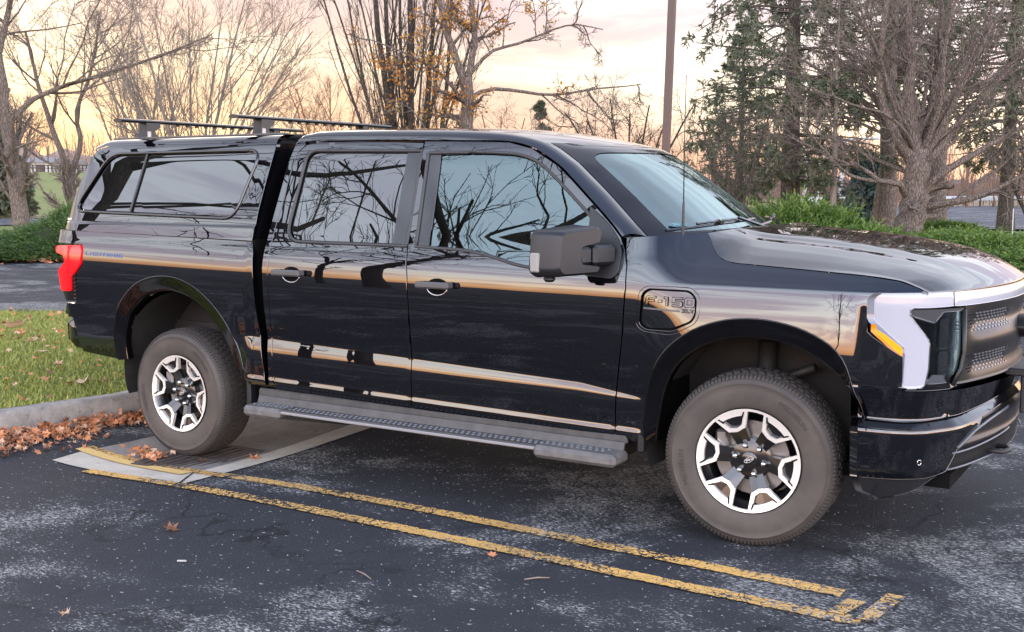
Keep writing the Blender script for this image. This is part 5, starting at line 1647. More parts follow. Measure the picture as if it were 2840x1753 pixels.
def make_wheel():
    w = empty('wheel'); w.parent = truck
    # local frame: the outer face looks along -y
    ax = lambda a, b, h: (a, -h, b)
    H = 0.128
    prof = [(0.236, H - 0.016), (0.242, H - 0.004), (0.250, H + 0.000), (0.262, H + 0.004), (0.29, H + 0.010), (0.33, H + 0.012), (0.352, H + 0.010), (0.356, H + 0.0125), (0.360, H + 0.008), (0.375, H - 0.002), (0.386, H - 0.012), (0.394, H - 0.028), (0.3965, H - 0.05),
            (0.3975, 0.03), (0.3975, -0.03), (0.3965, -H + 0.05), (0.39, -H + 0.02), (0.36, -H), (0.30, -H - 0.008), (0.242, -H)]
    m = MB(); m.rev(prof, ax, 96); m.build('tyre', M_tyre, w, smooth=True, angle=60)
    # tread blocks
    t = MB(); nb = 66
    for k in range(nb):
        a0 = 2 * math.pi * k / nb
        for (h0, h1, rr, wd, sk) in ((0.079, 0.112, 0.400, 0.78, 0.35), (0.040, 0.074, 0.4035, 0.72, 0.25), (-0.012, 0.036, 0.404, 0.70, -0.2), (-0.050, -0.016, 0.404, 0.70, 0.2), (-0.082, -0.054, 0.4035, 0.72, 0.3), (-0.116, -0.086, 0.400, 0.78, 0.3)):
            a = a0 + (0.5 * 2 * math.pi / nb if (h0 < 0.04 and h0 > -0.05) else 0)
            da = 2 * math.pi / nb * wd / 2
            P = []
            for r_, tap in ((rr - 0.014, 1.0), (rr, 0.94)):
                for hh, sg in ((h0, -1), (h0, 1), (h1, 1), (h1, -1)):
                    rd = r_ - (0.010 if abs(hh) > 0.1 and r_ == rr else 0)
                    ang = a + sg * da * tap + sk * (hh - (h0 + h1) / 2)
                    P.append((rd * math.cos(ang), -hh, rd * math.sin(ang)))
            t.add(P, [[4, 5, 6, 7], [0, 1, 5, 4], [1, 2, 6, 5], [2, 3, 7, 6], [3, 0, 4, 7]])
        # shoulder lugs running down on to the sidewall
        for q in (0, 0.5):
            a = a0 + q * 2 * math.pi / nb; da = 2 * math.pi / nb * 0.17
            P = []
            for (r0, h) in ((0.398, 0.108), (0.391, 0.1205), (0.376, 0.1285)):
                for sg in (-1, 1):
                    P.append((r0 * math.cos(a + sg * da), -h, r0 * math.sin(a + sg * da)))
            P += [((r0 - 0.008) * math.cos(a + sg * da), -(h - 0.008), (r0 - 0.008) * math.sin(a + sg * da)) for (r0, h) in ((0.398, 0.108), (0.376, 0.1285)) for sg in (-1, 1)]
            t.add(P, [[0, 1, 3, 2], [2, 3, 5, 4], [6, 0, 2, 4, 8], [7, 9, 5, 3, 1], [4, 5, 9, 8]])
    tag(t.build('tread_blocks', M_tread, w), kind='stuff')
    # raised lettering on the sidewall
    for base_a in (rad(62), rad(205)):
        V = np.array(TV); wtot = V[:, 0].max(); sc = 0.034
        rr = 0.302 + V[:, 1] * sc * 0.95; aa = base_a - V[:, 0] * sc * 1.15 / 0.318
        P = np.stack([rr * np.cos(aa), -(np.full(len(V), H + 0.0155)), rr * np.sin(aa)], -1)
        o = mesh_np('sidewall_lettering', P, [list(f) for f in TFc], M_rub_txt, w)
    # rim: barrel, outer flange ring
    m = MB(); m.rev([(0.246, H - 0.005), (0.2445, H + 0.004), (0.238, H + 0.004), (0.232, H - 0.002), (0.228, H - 0.03), (0.205, H - 0.06), (0.20, -0.10)], ax, 96); m.build('rim_barrel', M_wheelblk, w, smooth=True, angle=40)
    m = MB(); m.rev([(0.240, H + 0.0045), (0.241, H + 0.001)], ax, 96); m.rev([(0.2405, H + 0.005), (0.229, H + 0.003)], ax, 96); m.rev([(0.229, H + 0.003), (0.2285, H - 0.012)], ax, 96); m.build('rim_ring', M_alloy, w, smooth=True, angle=40)
    # six outer brackets of bare metal, and black spokes to the hub
    for k in range(6):
        c = rad(50 + 60 * k)
        def P2(r_, d, h): a = c + rad(d); return (r_ * math.cos(a), -h, r_ * math.sin(a))
        out = [(0.2295, -10.0), (0.2295, -20.5), (0.152, -15.5), (0.137, 0.0), (0.152, 15.5), (0.2295, 20.5), (0.2295, 10.0), (0.2295, 0.0), (0.2295, -10.0)]
        inn = [(0.208, -8.0), (0.208, -14.6), (0.166, -10.4), (0.154, 0.0), (0.166, 10.4), (0.208, 14.6), (0.208, 8.0), (0.208, 0.0), (0.208, -8.0)]
        zo = H + 0.0015; zi = H - 0.010
        def hh(r_): return zo - (0.23 - r_) * 0.16
        V = []; Fc = []
        for (r1, d1), (r2, d2) in zip(out, inn):
            V += [P2(r1, d1, hh(r1)), P2(r2, d2, hh(r2)), P2(r1, d1, hh(r1) - 0.022), P2(r2, d2, hh(r2) - 0.022)]
        for i in range(8):
            a, b = i * 4, (i + 1) * 4
            Fc += [[a, b, b + 1, a + 1], [a, a + 2, b + 2, b], [a + 1, b + 1, b + 3, a + 3]]
        m = MB(); m.add(V, Fc); m.build('machined_bracket', M_alloy, w)
        # black pocket inside the bracket
        V = [P2(r_, d, hh(r_) - 0.020) for r_, d in inn[:-1]]
        m = MB(); m.add(V, [list(range(8))]); m.build('bracket_pocket', M_wheelblk, w)
        # thin dark claws beside the bracket feet
        for sg in (-1, 1):
            m = MB(); m.add([P2(0.226, sg * 15.4, H + 0.004), P2(0.226, sg * 17.0, H + 0.004), P2(0.198, sg * 14.2, H + 0.001), P2(0.200, sg * 11.6, H + 0.001), P2(0.226, sg * 15.4, H - 0.01), P2(0.226, sg * 17.0, H - 0.01), P2(0.198, sg * 14.2, H - 0.01), P2(0.200, sg * 11.6, H - 0.01)], [[0, 1, 2, 3], [0, 4, 5, 1], [1, 5, 6, 2], [2, 6, 7, 3], [3, 7, 4, 0]]); m.build('bracket_claw', M_wheelblk, w)
        # spoke
        so = [(0.149, -15.3, 0), (0.136, 0, 0), (0.149, 15.3, 0), (0.075, 25, -.030), (0.055, 0, -.034), (0.075, -25, -.030)]
        V = [P2(r_, d, hh(0.15) - 0.002 + z) for r_, d, z in so] + [P2(r_, d, hh(0.15) - 0.045 + z * .5) for r_, d, z in so]
        m = MB(); m.add(V, [[0, 1, 4, 5], [1, 2, 3, 4]] + [[i, 6 + i, 6 + (i + 1) % 6, (i + 1) % 6] for i in range(6)]); m.build('spoke', M_wheelblk, w)
        # lug nut
        a = c + rad(-3 + 0)
        bx, bz = 0.0675 * math.cos(a), 0.0675 * math.sin(a)
        m = MB(); m.rev([(0.0, 0.034), (0.008, 0.032), (0.0135, 0.022), (0.0145, 0.010), (0.016, -0.006)], lambda p, q, h: (bx + p, -(H - 0.045 + h), bz + q), 12); m.build('lug_nut', M_chrome, w, smooth=True, angle=50)
    m = MB(); m.rev([(0.0, H - 0.036), (0.082, H - 0.038), (0.098, H - 0.046), (0.10, H - 0.08)], ax, 36); m.build('hub_disc', M_wheelblk, w, smooth=True, angle=35)
    m = MB(); m.rev([(0.0, H - 0.022), (0.030, H - 0.023), (0.036, H - 0.026), (0.037, H - 0.04)], ax, 32); m.build('centre_cap', M_wheelblk, w, smooth=True, angle=40)
    cf = lambda u, v, d: np.array((u * math.cos(.5) - v * math.sin(.5), -(H - 0.0225 + d), u * math.sin(.5) + v * math.cos(.5)))
    oval_badge('cap_emblem', cf, 0.026, 0.0115, w, M_alloy, M_wheelblk, th=0.001)
    m = MB(); m.rev([(0.08, 0.045), (0.172, 0.045), (0.172, 0.020), (0.08, 0.020)], ax, 48, closed=True); m.build('brake_disc', M_disc, w, smooth=True, angle=30)
    m = MB(); m.rev([(0.19, 0.0), (0.05, 0.0)], ax, 36); m.build('inner_shield', M_gap, w)
    m = MB()
    m.box((-0.135 * math.cos(0.2), -0.065, 0.135 * math.sin(0.55)), (0.06, 0.05, 0.12), bev=0.012); m.build('brake_caliper', M_disc, w)
    return w


M_rub_txt = mat('sidewall_letters', (0.035, 0.03, 0.027), 0.5)
w0 = make_wheel()


def copy_tree(o, parent=None):
    c = o.copy(); SC.collection.objects.link(c); c.parent = parent
    for ch in o.children: copy_tree(ch, c)
    return c


YW = 0.838
def put(w, x, y, z, rz, spin=0.0):
    w.location = (x - T0[0], y, z); w.rotation_euler = (0, spin, rz)
wheels = [w0, copy_tree(w0, truck), copy_tree(w0, truck), copy_tree(w0, truck)]
put(wheels[0], 3.695, -YW, 0.40, 0.09, rad(-2))
put(wheels[1], 0.0, -YW, 0.355, 0.0, rad(0))
put(wheels[2], 3.695, YW, 0.40, math.pi + 0.09)
put(wheels[3], 0.0, YW, 0.37, math.pi)
for pts_, r_, nm_ in (([(0, -0.7, 0.36), (0, 0.7, 0.36)], 0.05, 'axle'), ([(3.695, -0.7, 0.40), (3.695, 0.7, 0.40)], 0.035, 'axle'), ([(3.66, -0.62, 0.42), (3.66, -0.58, 0.90)], 0.045, 'shock_absorber'), ([(3.5, -0.5, 0.62), (3.9, -0.62, 0.80)], 0.02, 'suspension_arm')):
    m = MB(); m.tube([np.array(p_) - T0 for p_ in pts_], r_, 10); m.build(nm_, M_steel, truck, smooth=True)

# ================================================================== terrain, roads and planting beyond the lot
FK = np.array([[-60.0, -5.0], [-17.7, 9.8], [-8, 13.0], [2.6, 16.6], [7.0, 17.2], [14, 17.0]])     # foot of the kerb on the far side


def far_y(x): return np.interp(x, FK[:, 0], FK[:, 1])


MP = np.array([-0.6, 24.4])         # foot of the bare maple


def tz(x, y):
    """height of the land beyond the far kerb"""
    x = np.asarray(x, float); y = np.asarray(y, float)
    d = y - far_y(x)
    dist = np.hypot(x - CAM_O[0], y - CAM_O[1])
    azm = np.degrees(np.arctan2(x - CAM_O[0], y - CAM_O[1]))       # 0 = straight up +y, negative to the left
    left = S_(-38, -50, azm)
    z = 0.12 + 0.16 * S_(0, 6, d)
    z = z + 0.06 * np.exp(-(((x - MP[0]) / 7.0) ** 2 + ((y - MP[1]) / 3.5) ** 2))
    z = z * (1 - 0.6 * S_(34, 44, dist))
    z = z + left * 3.3 * S_(52, 165, dist) + (1 - left) * 0.8 * S_(85, 200, dist)
    return z


_lx = np.concatenate([np.arange(-420, -80, 20), np.arange(-80, -20, 4), np.arange(-20, 16, 0.5), np.array([17, 20, 25, 32, 42, 60, 90, 140, 220, 330])])
_ld = np.concatenate([np.arange(0.25, 16, 0.5), np.arange(16, 70, 2.5), np.arange(70, 420, 15)])
X, D = np.meshgrid(_lx, _ld, indexing='ij')
Yl = far_y(X) + D
V = np.stack([X, Yl, tz(X, Yl)], -1).reshape(-1, 3)
a_, b_ = len(_lx), len(_ld); I = np.arange(a_ * b_).reshape(a_, b_)
Fq = np.stack([I[:-1, :-1], I[1:, :-1], I[1:, 1:], I[:-1, 1:]], -1).reshape(-1, 4)
lawn = mesh_np('lawn', V, Fq, M_grass, smooth=True); tag(lawn, kind='structure')
fk = kerb_run('far_kerb', FK[::-1], M_kerb, 0.14, 0.2); fk.name = 'far_kerb'; tag(fk, kind='structure')
# the kerb body lies to the left of its line; flip it so it backs on to the lawn
fk2 = kerb_run('far_kerb', FK, M_kerb, 0.14, 0.2); tag(fk2, kind='structure'); bpy.data.objects.remove(fk)


def at(px, D_):
    """ground position seen at column px (of 2450) of the photograph, D_ metres out from the camera"""
    a = (px * 2840 / 2450 - 1420) / 3148.49
    d = _fw + a * _r; d[2] = 0; d /= np.linalg.norm(d)
    return CAM_O[0] + d[0] * D_, CAM_O[1] + d[1] * D_


def landstrip(name, near, far, mat_, off=0.03, kind='structure'):
    n_ = 60; m_ = 14
    def res(p):
        p = np.array(p, float); s = np.r_[0, np.cumsum(np.linalg.norm(np.diff(p, axis=0), axis=1))]; t = np.linspace(0, s[-1], n_)
        return np.stack([np.interp(t, s, p[:, 0]), np.interp(t, s, p[:, 1])], -1)
    A, B = res(near), res(far); V = []
    for i in range(n_):
        for k in range(m_):
            q = A[i] + (B[i] - A[i]) * k / (m_ - 1); V.append((q[0], q[1], float(tz(q[0], q[1])) + off))
    Fc = np.array([[i * m_ + k, (i + 1) * m_ + k, (i + 1) * m_ + k + 1, i * m_ + k + 1] for i in range(n_ - 1) for k in range(m_ - 1)])
    o = mesh_np(name, V, Fc, mat_, smooth=True); tag(o, kind=kind); return o


# the street that crosses behind the trees
nearE = [at(-700, 60), at(0, 47), at(1200, 43), at(1850, 41), at(2450, 40), at(3400, 42)]
farE = [at(-700, 66), at(0, 56), at(1200, 62), at(1850, 78), at(2450, 90), at(3400, 100)]
landstrip('street', nearE, farE, M_road, 0.06)
landstrip('planting_bed', [(-60, -4.7), (-17.7, 10.1), (-8, 13.3), (2.6, 16.9), (7, 17.5), (14, 17.3)], [(-60, -3.3), (-18.5, 11.6), (-9, 15.0), (1.0, 20.0), (4.0, 20.5), (14, 20.3)], M_soil, 0.02)
landstrip('dry_verge', farE, [at(-700, 70), at(0, 60), at(1200, 72), at(1850, 120), at(2450, 120), at(3400, 130)], varied('dry_grass', (0.20, 0.14, 0.08), (0.32, 0.24, 0.14), 2, 0.95, 0), 0.05)
landstrip('sandy_verge', [at(0, 41), at(300, 41), at(700, 40)], [at(0, 46.8), at(300, 45.6), at(700, 44.5)], M_grass, 0.03)
lane = MB()
mw = mat('faded_lane_paint', (0.5, 0.5, 0.48), 0.8)
for px, D_ in ((1900, 58), (2150, 60), (2350, 61), (2500, 62)):
    x, y = at(px, D_); x2, y2 = at(px + 60, D_ + 0.2); x3, y3 = at(px + 60, D_ + 0.5); x4, y4 = at(px, D_ + 0.3)
    lane.add([(a, b, float(tz(a, b)) + 0.075) for a, b in ((x, y), (x2, y2), (x3, y3), (x4, y4))], [[0, 1, 2, 3]])
tag(lane.build('street_marking', mw), kind='structure')

# ------------------------------------------------------------------ leaves
LEAF = [(0, -0.5), (0.16, -0.30), (0.46, -0.34), (0.30, -0.08), (0.50, 0.14), (0.22, 0.14), (0.0, 0.5), (-0.22, 0.16), (-0.48, 0.18), (-0.30, -0.06), (-0.44, -0.32), (-0.16, -0.30)]


def leaf_verts(rs, size, curl):
    L = np.array(LEAF) * size
    z = curl * size * ((L[:, 0] / size) ** 2 * 2.2 + (L[:, 1] / size) ** 2 * rs.uniform(-0.5, 1.5)) + rs.uniform(-0.04, 0.04, len(L)) * size
    return np.column_stack([L, z])


LF = [[0, 1, 11], [1, 2, 3], [1, 3, 9, 11], [9, 10, 11], [3, 4, 5], [3, 5, 7, 9], [7, 8, 9], [5, 6, 7]]


def leaf_heap(name, pts, smin, smax, label, seed, mats=None, tiltmax=0.9):
    rs = np.random.RandomState(seed); V = []; Fc = []; mi = []; n_ = 0
    for (x, y, z) in pts:
        L = leaf_verts(rs, rs.uniform(smin, smax), rs.uniform(-0.9, 1.1))
        R = Matrix.Rotation(rs.uniform(0, 6.3), 3, 'Z') @ Matrix.Rotation(rs.normal(0, tiltmax * .5), 3, 'X') @ Matrix.Rotation(rs.normal(0, tiltmax * .5), 3, 'Y')
        L = L @ np.array(R).T
        L[:, 2] -= L[:, 2].min()
        V.append(L + np.array([x, y, z])); k = rs.choice(3, p=[0.58, 0.2, 0.22])
        for f in LF: Fc.append([i + n_ for i in f]); mi.append(k)
        n_ += len(L)
    o = mesh_np(name, np.concatenate(V), Fc, None, mats=mats or [M_leaf_a, M_leaf_b, M_leaf_c], mat_idx=mi)
    tag(o, label, 'fallen leaves', kind='stuff'); return o


rs = np.random.RandomState(5)
pts = []
for i in range(2600):
    y = rs.uniform(-3.2, 1.6); w_ = abs(rs.normal(0, 0.13)) * (1.3 if y < -0.8 else 0.7)
    if y < -1.0: w_ *= 1.2
    if w_ > 0.62: continue
    x = kx(y) + 0.02 + w_
    pts.append((x, y, gz(x, y) + 0.004 + rs.uniform(0, 0.05) * max(0, 1 - w_ / 0.30)))
leaf_heap('leaf_litter', pts, 0.028, 0.066, 'drift of dry orange brown leaves along the foot of the near kerb', 1)
pts = []
for i in range(75):
    a = rs.normal(-0.20, 0.10); b = rs.normal(-1.06, 0.05) + (a + 0.2) * -0.25
    pts.append((a, b, gz(a, b) + 0.012 + rs.uniform(0, 0.03)))
leaf_heap('leaf_litter', pts, 0.03, 0.06, 'small pile of orange leaves on the drain in front of the rear tyre', 2)
pts = []
for i in range(2600):
    x = rs.uniform(-30, 8); w_ = abs(rs.normal(0, 0.6))
    pts.append((x, float(far_y(x)) - 0.05 - w_, 0.01 + rs.uniform(0, 0.03)))
leaf_heap('leaf_litter', pts, 0.07, 0.16, 'scattered brown leaves along the far kerb below the hedge', 3)
pts = []
for i in range(420):
    x = rs.uniform(-6.5, -1.35); y = rs.uniform(-1.6, 2.4)
    if not isl_in(np.array(x), np.array(y)): continue
    pts.append((x, y, isl_z(x, y) + rs.uniform(0.01, 0.045)))
big = pts[:46]; pts = pts[46:]
leaf_heap('leaf_litter', pts, 0.03, 0.07, 'small brown leaves scattered through the island grass', 4)


def one_leaf(x, y, z, size, m_, label, seed, group=None):
    r_ = np.random.RandomState(seed); L = leaf_verts(r_, size, r_.uniform(0.2, 1.2))
    R = Matrix.Rotation(r_.uniform(0, 6.3), 3, 'Z') @ Matrix.Rotation(r_.uniform(-.5, .5), 3, 'X')
    L = L @ np.array(R).T; L[:, 2] -= L[:, 2].min()
    o = mesh_np('fallen_leaf', L, LF, m_); o.location = (x, y, z); tag(o, label, 'leaf', group); return o


for i, (x, y, z) in enumerate(big):
    one_leaf(x, y, z + 0.01, rs.uniform(0.07, 0.13), [M_leaf_a, M_leaf_b, M_leaf_b][i % 3], 'dry tan or orange leaf lying in the island grass behind the truck', 50 + i, 'leaves lying on the island grass')
one_leaf(-4.75, 1.2, isl_z(-4.75, 1.2) + 0.02, 0.26, M_leaf_b, 'largest pale leaf standing up in the grass near the far edge of the island', 91)
for (x, y, s, lab, m_) in ((0.47, -0.80, 0.10, 'orange leaf lying on the right half of the drain grate', M_leaf_a), (0.22, -1.0, 0.07, 'small curled brown leaf just in front of the rear tyre', M_leaf_c), (-1.02, -1.38, 0.08, 'single orange leaf on the asphalt below the drift by the kerb', M_leaf_a),
                           (1.275, -2.182, 0.09, 'curled brown leaf alone on the dark asphalt left of the yellow lines', M_leaf_c), (1.796, -3.167, 0.045, 'small tan leaf at the bottom left of the parking lot', M_leaf_b), (2.795, -1.70, 0.05, 'small orange leaf touching the lower yellow line', M_leaf_a)):
    one_leaf(x, y, gz(x, y) + 0.006, s, m_, lab, int(x * 100) + 200)
m = MB(); m.box((1.67, -2.475, 0.006), (0.042, 0.010, 0.007), rot=Matrix.Rotation(0.5, 3, 'Z'), bev=0.002); o = m.build('cigarette_end', mat('white_paper', (0.38, 0.38, 0.37), 0.8)); tag(o, 'small white cigarette end on the asphalt left of centre', 'litter')
for (x, y, L_, an, lab) in ((2.47, -2.20, 0.13, -0.4, 'thin grey twig on the asphalt below the yellow lines at mid frame'), (3.118, -1.855, 0.11, 0.75, 'short pale twig on the asphalt beside the lower yellow line')):
    m = MB(); m.tube([(x - L_ / 2 * math.cos(an), y - L_ / 2 * math.sin(an), 0.007), (x, y + 0.004, 0.01), (x + L_ / 2 * math.cos(an), y + L_ / 2 * math.sin(an), 0.007)], [0.003, 0.004, 0.002], 5); o = m.build('twig', M_twig); tag(o, lab, 'twig')
# loose grit on the lot
rs = np.random.RandomState(21); g = MB(); n_ = 2600
P = np.column_stack([rs.uniform(-1.2, 6.5, n_), rs.uniform(-4.6, 0.2, n_)])
V = []; Fc = []
for i, (x, y) in enumerate(P):
    s = rs.uniform(0.0015, 0.0045); b = i * 5; z = gz(x, y) + 0.001; a = rs.uniform(0, 6.3)
    V += [(x + s * math.cos(a), y + s * math.sin(a), z), (x - s * math.sin(a), y + s * math.cos(a), z), (x - s * math.cos(a), y - s * math.sin(a), z), (x + s * math.sin(a), y - s * math.cos(a), z), (x, y, z + s)]
    Fc += [[b, b + 1, b + 4], [b + 1, b + 2, b + 4], [b + 2, b + 3, b + 4], [b + 3, b, b + 4]]
gr_ = mesh_np('loose_grit', V, Fc, mat('grit', (0.30, 0.30, 0.31), 0.9)); tag(gr_, 'loose pale grit scattered over the asphalt', 'grit', kind='stuff')
# ================================================================== trees
def vnorm(a): return a / (np.linalg.norm(a, axis=-1, keepdims=True) + 1e-9)


def grow(rs, starts, dirs, lens, rads, nseg, wander, trop, tip=0.35, tropv=(0, 0, 1)):
    """one generation of branches, all at once -> points (N,K,3), radii (N,K)"""
    N_ = len(starts); P = np.zeros((N_, nseg + 1, 3)); P[:, 0] = starts; d = vnorm(dirs.copy()); tv = np.array(tropv, float)
    ph = rs.normal(0, 1, (N_, 3))
    for k in range(nseg):
        d = vnorm(d + rs.normal(0, wander, (N_, 3)) + trop * tv + ph * wander * 0.3)
        P[:, k + 1] = P[:, k] + d * (lens / nseg)[:, None]
    t = np.linspace(0, 1, nseg + 1)
    R = rads[:, None] * (1 - (1 - tip) * t[None, :])
    return P, R


def children(rs, P, R, lens, cnt, s0, s1, ang, lr, rr, lvar=0.3, up=0.0, taper=0.45):
    N_, K = P.shape[:2]
    idx = np.repeat(np.arange(N_), cnt)
    M_ = len(idx)
    s = rs.uniform(s0, s1, M_)
    f = s * (K - 1); i = np.minimum(f.astype(int), K - 2); a = (f - i)[:, None]
    st = P[idx, i] * (1 - a) + P[idx, i + 1] * a
    pd = vnorm(P[idx, i + 1] - P[idx, i])
    r0 = R[idx, i] * (1 - a[:, 0]) + R[idx, i + 1] * a[:, 0]
    q = rs.normal(0, 1, (M_, 3)); q -= (q * pd).sum(1, keepdims=True) * pd; q = vnorm(q)
    an = np.radians(ang) * rs.uniform(0.7, 1.25, M_)
    d = pd * np.cos(an)[:, None] + q * np.sin(an)[:, None]
    d[:, 2] += up; d = vnorm(d)
    L_ = lens[idx] * lr * rs.uniform(1 - lvar, 1 + lvar, M_) * (1 - taper * s)
    return st, d, L_, r0 * rr * rs.uniform(0.8, 1.1, M_)


def tubes_np(P, R, sides):
    N_, K = P.shape[:2]
    T = np.gradient(P, axis=1); T = vnorm(T)
    ref = np.where(np.abs(T[:, :1, 2:3]) < 0.9, np.array([0, 0, 1.0]), np.array([1.0, 0, 0]))
    A = vnorm(np.cross(T, np.broadcast_to(ref, T.shape))); B = np.cross(A, T)
    w = np.arange(sides) * 2 * np.pi / sides
    V = P[:, :, None] + R[:, :, None, None] * (A[:, :, None] * np.cos(w)[:, None] + B[:, :, None] * np.sin(w)[:, None])
    I = np.arange(N_ * K * sides).reshape(N_, K, sides)
    J = np.roll(I, -1, axis=2)
    Fq = np.stack([I[:, :-1], J[:, :-1], J[:, 1:], I[:, 1:]], -1).reshape(-1, 4)
    return V.reshape(-1, 3), Fq


def join(parts):
    V = []; Fq = []; n_ = 0
    for v, f in parts:
        V.append(v); Fq.append(f + n_); n_ += len(v)
    return np.concatenate(V), np.concatenate(Fq)


def tree(name, loc, gens, bark, twig, label, category='tree', seed=1, trunk=None, group=None, tropv=(0, 0, 1), leaves=None, trunk_levels=2):
    """gens: list of dicts for each branch generation. trunk: list of explicit stems [(pts, r0, r1)]"""
    rs = np.random.RandomState(seed)
    e = empty(name, loc); tag(e, label, category, group)
    tp, cp = [], []
    K = 13
    P = []; R = []; L = []
    for pts, r0, r1 in trunk:
        s = spl(pts, 8); s = np.array(s); dd = np.r_[0, np.cumsum(np.linalg.norm(np.diff(s, axis=0), axis=1))]
        t = np.linspace(0, dd[-1], K)
        q = np.stack([np.interp(t, dd, s[:, i]) for i in range(3)], -1)
        q[1:-1] += rs.normal(0, r0 * 0.10, (K - 2, 3))
        P.append(q); rr = r0 + (r1 - r0) * (t / dd[-1]) ** 0.8
        if q[0, 2] < 0.3: rr[0] *= 1.35; rr[1] *= 1.05
        R.append(rr); L.append(dd[-1])
    P = np.array(P); R = np.array(R); L = np.array(L)
    tp.append(tubes_np(P, R, 9))
    lastP = None
    for gi, g in enumerate(gens):
        st, d, l_, r_ = children(rs, P, R, L, g['n'], g.get('s0', 0.25), g.get('s1', 0.98), g['ang'], g['lr'], g['rr'], g.get('lv', .3), g.get('up', 0.0), g.get('tp', .45))
        P, R = grow(rs, st, d, l_, np.maximum(r_, g.get('rmin', 0.003)), g.get('seg', 5), g.get('w', 0.12), g.get('trop', 0.05), g.get('tip', 0.35), tropv)
        L = l_
        (tp if gi < trunk_levels - 1 else cp).append(tubes_np(P, R, g.get('sides', 4 if gi == 0 else 3)))
    v, f = join(tp); mesh_np('trunk', v, f, bark, e, smooth=True)
    if cp:
        v, f = join(cp); mesh_np('crown', v, f, twig, e)
    if leaves:
        leaves(rs, P, e)
    return e


def quads_at(rs, C, size, mat_, name, parent, flat=0.0, tri=False):
    n_ = len(C); s = size * rs.uniform(0.6, 1.3, n_)
    a = vnorm(rs.normal(0, 1, (n_, 3))); b = rs.normal(0, 1, (n_, 3)); b -= (a * b).sum(1, keepdims=True) * a; b = vnorm(b)
    a = a * s[:, None]; b = b * (s * 0.62)[:, None]
    V = np.stack([C - a, C + b, C + a, C - b], 1).reshape(-1, 3)
    return mesh_np(name, V, np.arange(n_ * 4).reshape(-1, 4), mat_, parent)


def zt(x, y): return float(tz(x, y))


def vase(rs_seed, n, h, spread, r0, z0=0.0, z1=0.0, lean=(0, 0)):
    """stems fanning up from one foot"""
    r = np.random.RandomState(rs_seed); out = []
    for k in range(n):
        a = 2 * math.pi * k / n + r.uniform(-.4, .4); s = spread * r.uniform(0.45, 1.0); hh = h * r.uniform(0.8, 1.05)
        out.append(([(0.04 * math.cos(a), 0.04 * math.sin(a), -0.1), (0.15 * s * math.cos(a) + lean[0] * .2, 0.15 * s * math.sin(a), hh * 0.22), (0.5 * s * math.cos(a) + lean[0] * .6, 0.5 * s * math.sin(a), hh * 0.6), (s * math.cos(a) + lean[0], s * math.sin(a), hh)], r0 * r.uniform(.7, 1.1), r0 * 0.18))
    return out


# two directions of the picture plane, used to lay limbs out the way they spread in the photograph
RX = np.array([0.8513, 0.5247, 0.0]); FX = np.array([-0.5247, 0.8513, 0.0])


def L3(dx, dz, dy=0.0): return tuple(RX * dx + FX * dy + np.array([0, 0, dz]))


BG = [dict(n=10, ang=44, lr=0.62, rr=0.55, s0=0.2, seg=7, w=0.13, trop=0.07), dict(n=6, ang=40, lr=0.58, rr=0.5, seg=5, w=0.15, trop=0.05, rmin=.011), dict(n=6, ang=38, lr=0.58, rr=0.55, seg=4, w=0.17, trop=0.04, rmin=.008), dict(n=3, ang=36, lr=0.7, rr=0.6, seg=3, w=0.2, trop=0.03, rmin=.006)]
FG = [dict(n=7, ang=46, lr=0.6, rr=0.5, s0=0.3, seg=7, w=0.16, trop=0.04), dict(n=6, ang=42, lr=0.55, rr=0.5, seg=6, w=0.18, trop=0.03, rmin=.012), dict(n=6, ang=38, lr=0.55, rr=0.55, seg=4, w=0.2, trop=0.03, rmin=.008)]
RG = [dict(n=5, ang=44, lr=0.5, rr=0.5, s0=0.3, seg=7, w=0.16, trop=0.04), dict(n=5, ang=40, lr=0.5, rr=0.5, seg=6, w=0.18, trop=0.03, rmin=.01), dict(n=5, ang=38, lr=0.5, rr=0.55, seg=4, w=0.2, trop=0.03, rmin=.006)]

# A: big tree at the left edge
x, y = at(66, 37)
tree('bare_tree', (x, y, zt(x, y) - 0.1), BG, M_bark_warm, M_twig, 'tall bare tree with a forked pinkish trunk at the left edge', seed=4, trunk=[
    ([(0, 0, -0.2), L3(-0.12, 1.2), L3(-0.28, 2.6), L3(-0.35, 3.6)], 0.27, 0.19),
    ([L3(-0.35, 3.4), L3(-0.45, 5.0), L3(-0.55, 6.4), L3(-0.40, 7.8), L3(-.6, 9.5)], 0.17, 0.05),
    ([L3(-0.40, 3.4), L3(-1.1, 4.8), L3(-1.8, 6.5), L3(-2.3, 8.5)], 0.13, 0.04),
    ([L3(-0.30, 3.3), L3(0.30, 3.9), L3(1.1, 4.3), L3(2.2, 4.7, 0.3), L3(4.2, 5.4, .6), L3(5.6, 6.0, .8)], 0.09, 0.02),
    ([L3(-0.45, 5.4), L3(-0.1, 6.6), L3(0.1, 7.8), L3(0.0, 9.0)], 0.11, 0.04)])
# B: forked tree just left of the truck
x, y = at(186, 50)
tree('bare_tree', (x, y, zt(x, y) - 0.1), BG, M_bark_warm, M_twig, 'slender bare tree forking low, just left of the truck cap', seed=9, trunk=[
    ([(0, 0, -0.2), L3(-0.05, 1.3), L3(-0.05, 2.3)], 0.24, 0.17), ([L3(-0.08, 2.1), L3(-0.6, 3.6), L3(-1.1, 5.4), L3(-1.6, 7.8)], 0.15, 0.05), ([L3(0.0, 2.1), L3(0.45, 3.4), L3(0.3, 4.6), L3(0.9, 6.0), L3(1.4, 8.2)], 0.13, 0.04),
    ([L3(-0.1, 2.2), L3(-1.2, 2.7), L3(-2.3, 3.5), L3(-3.4, 4.4)], 0.06, 0.02)])
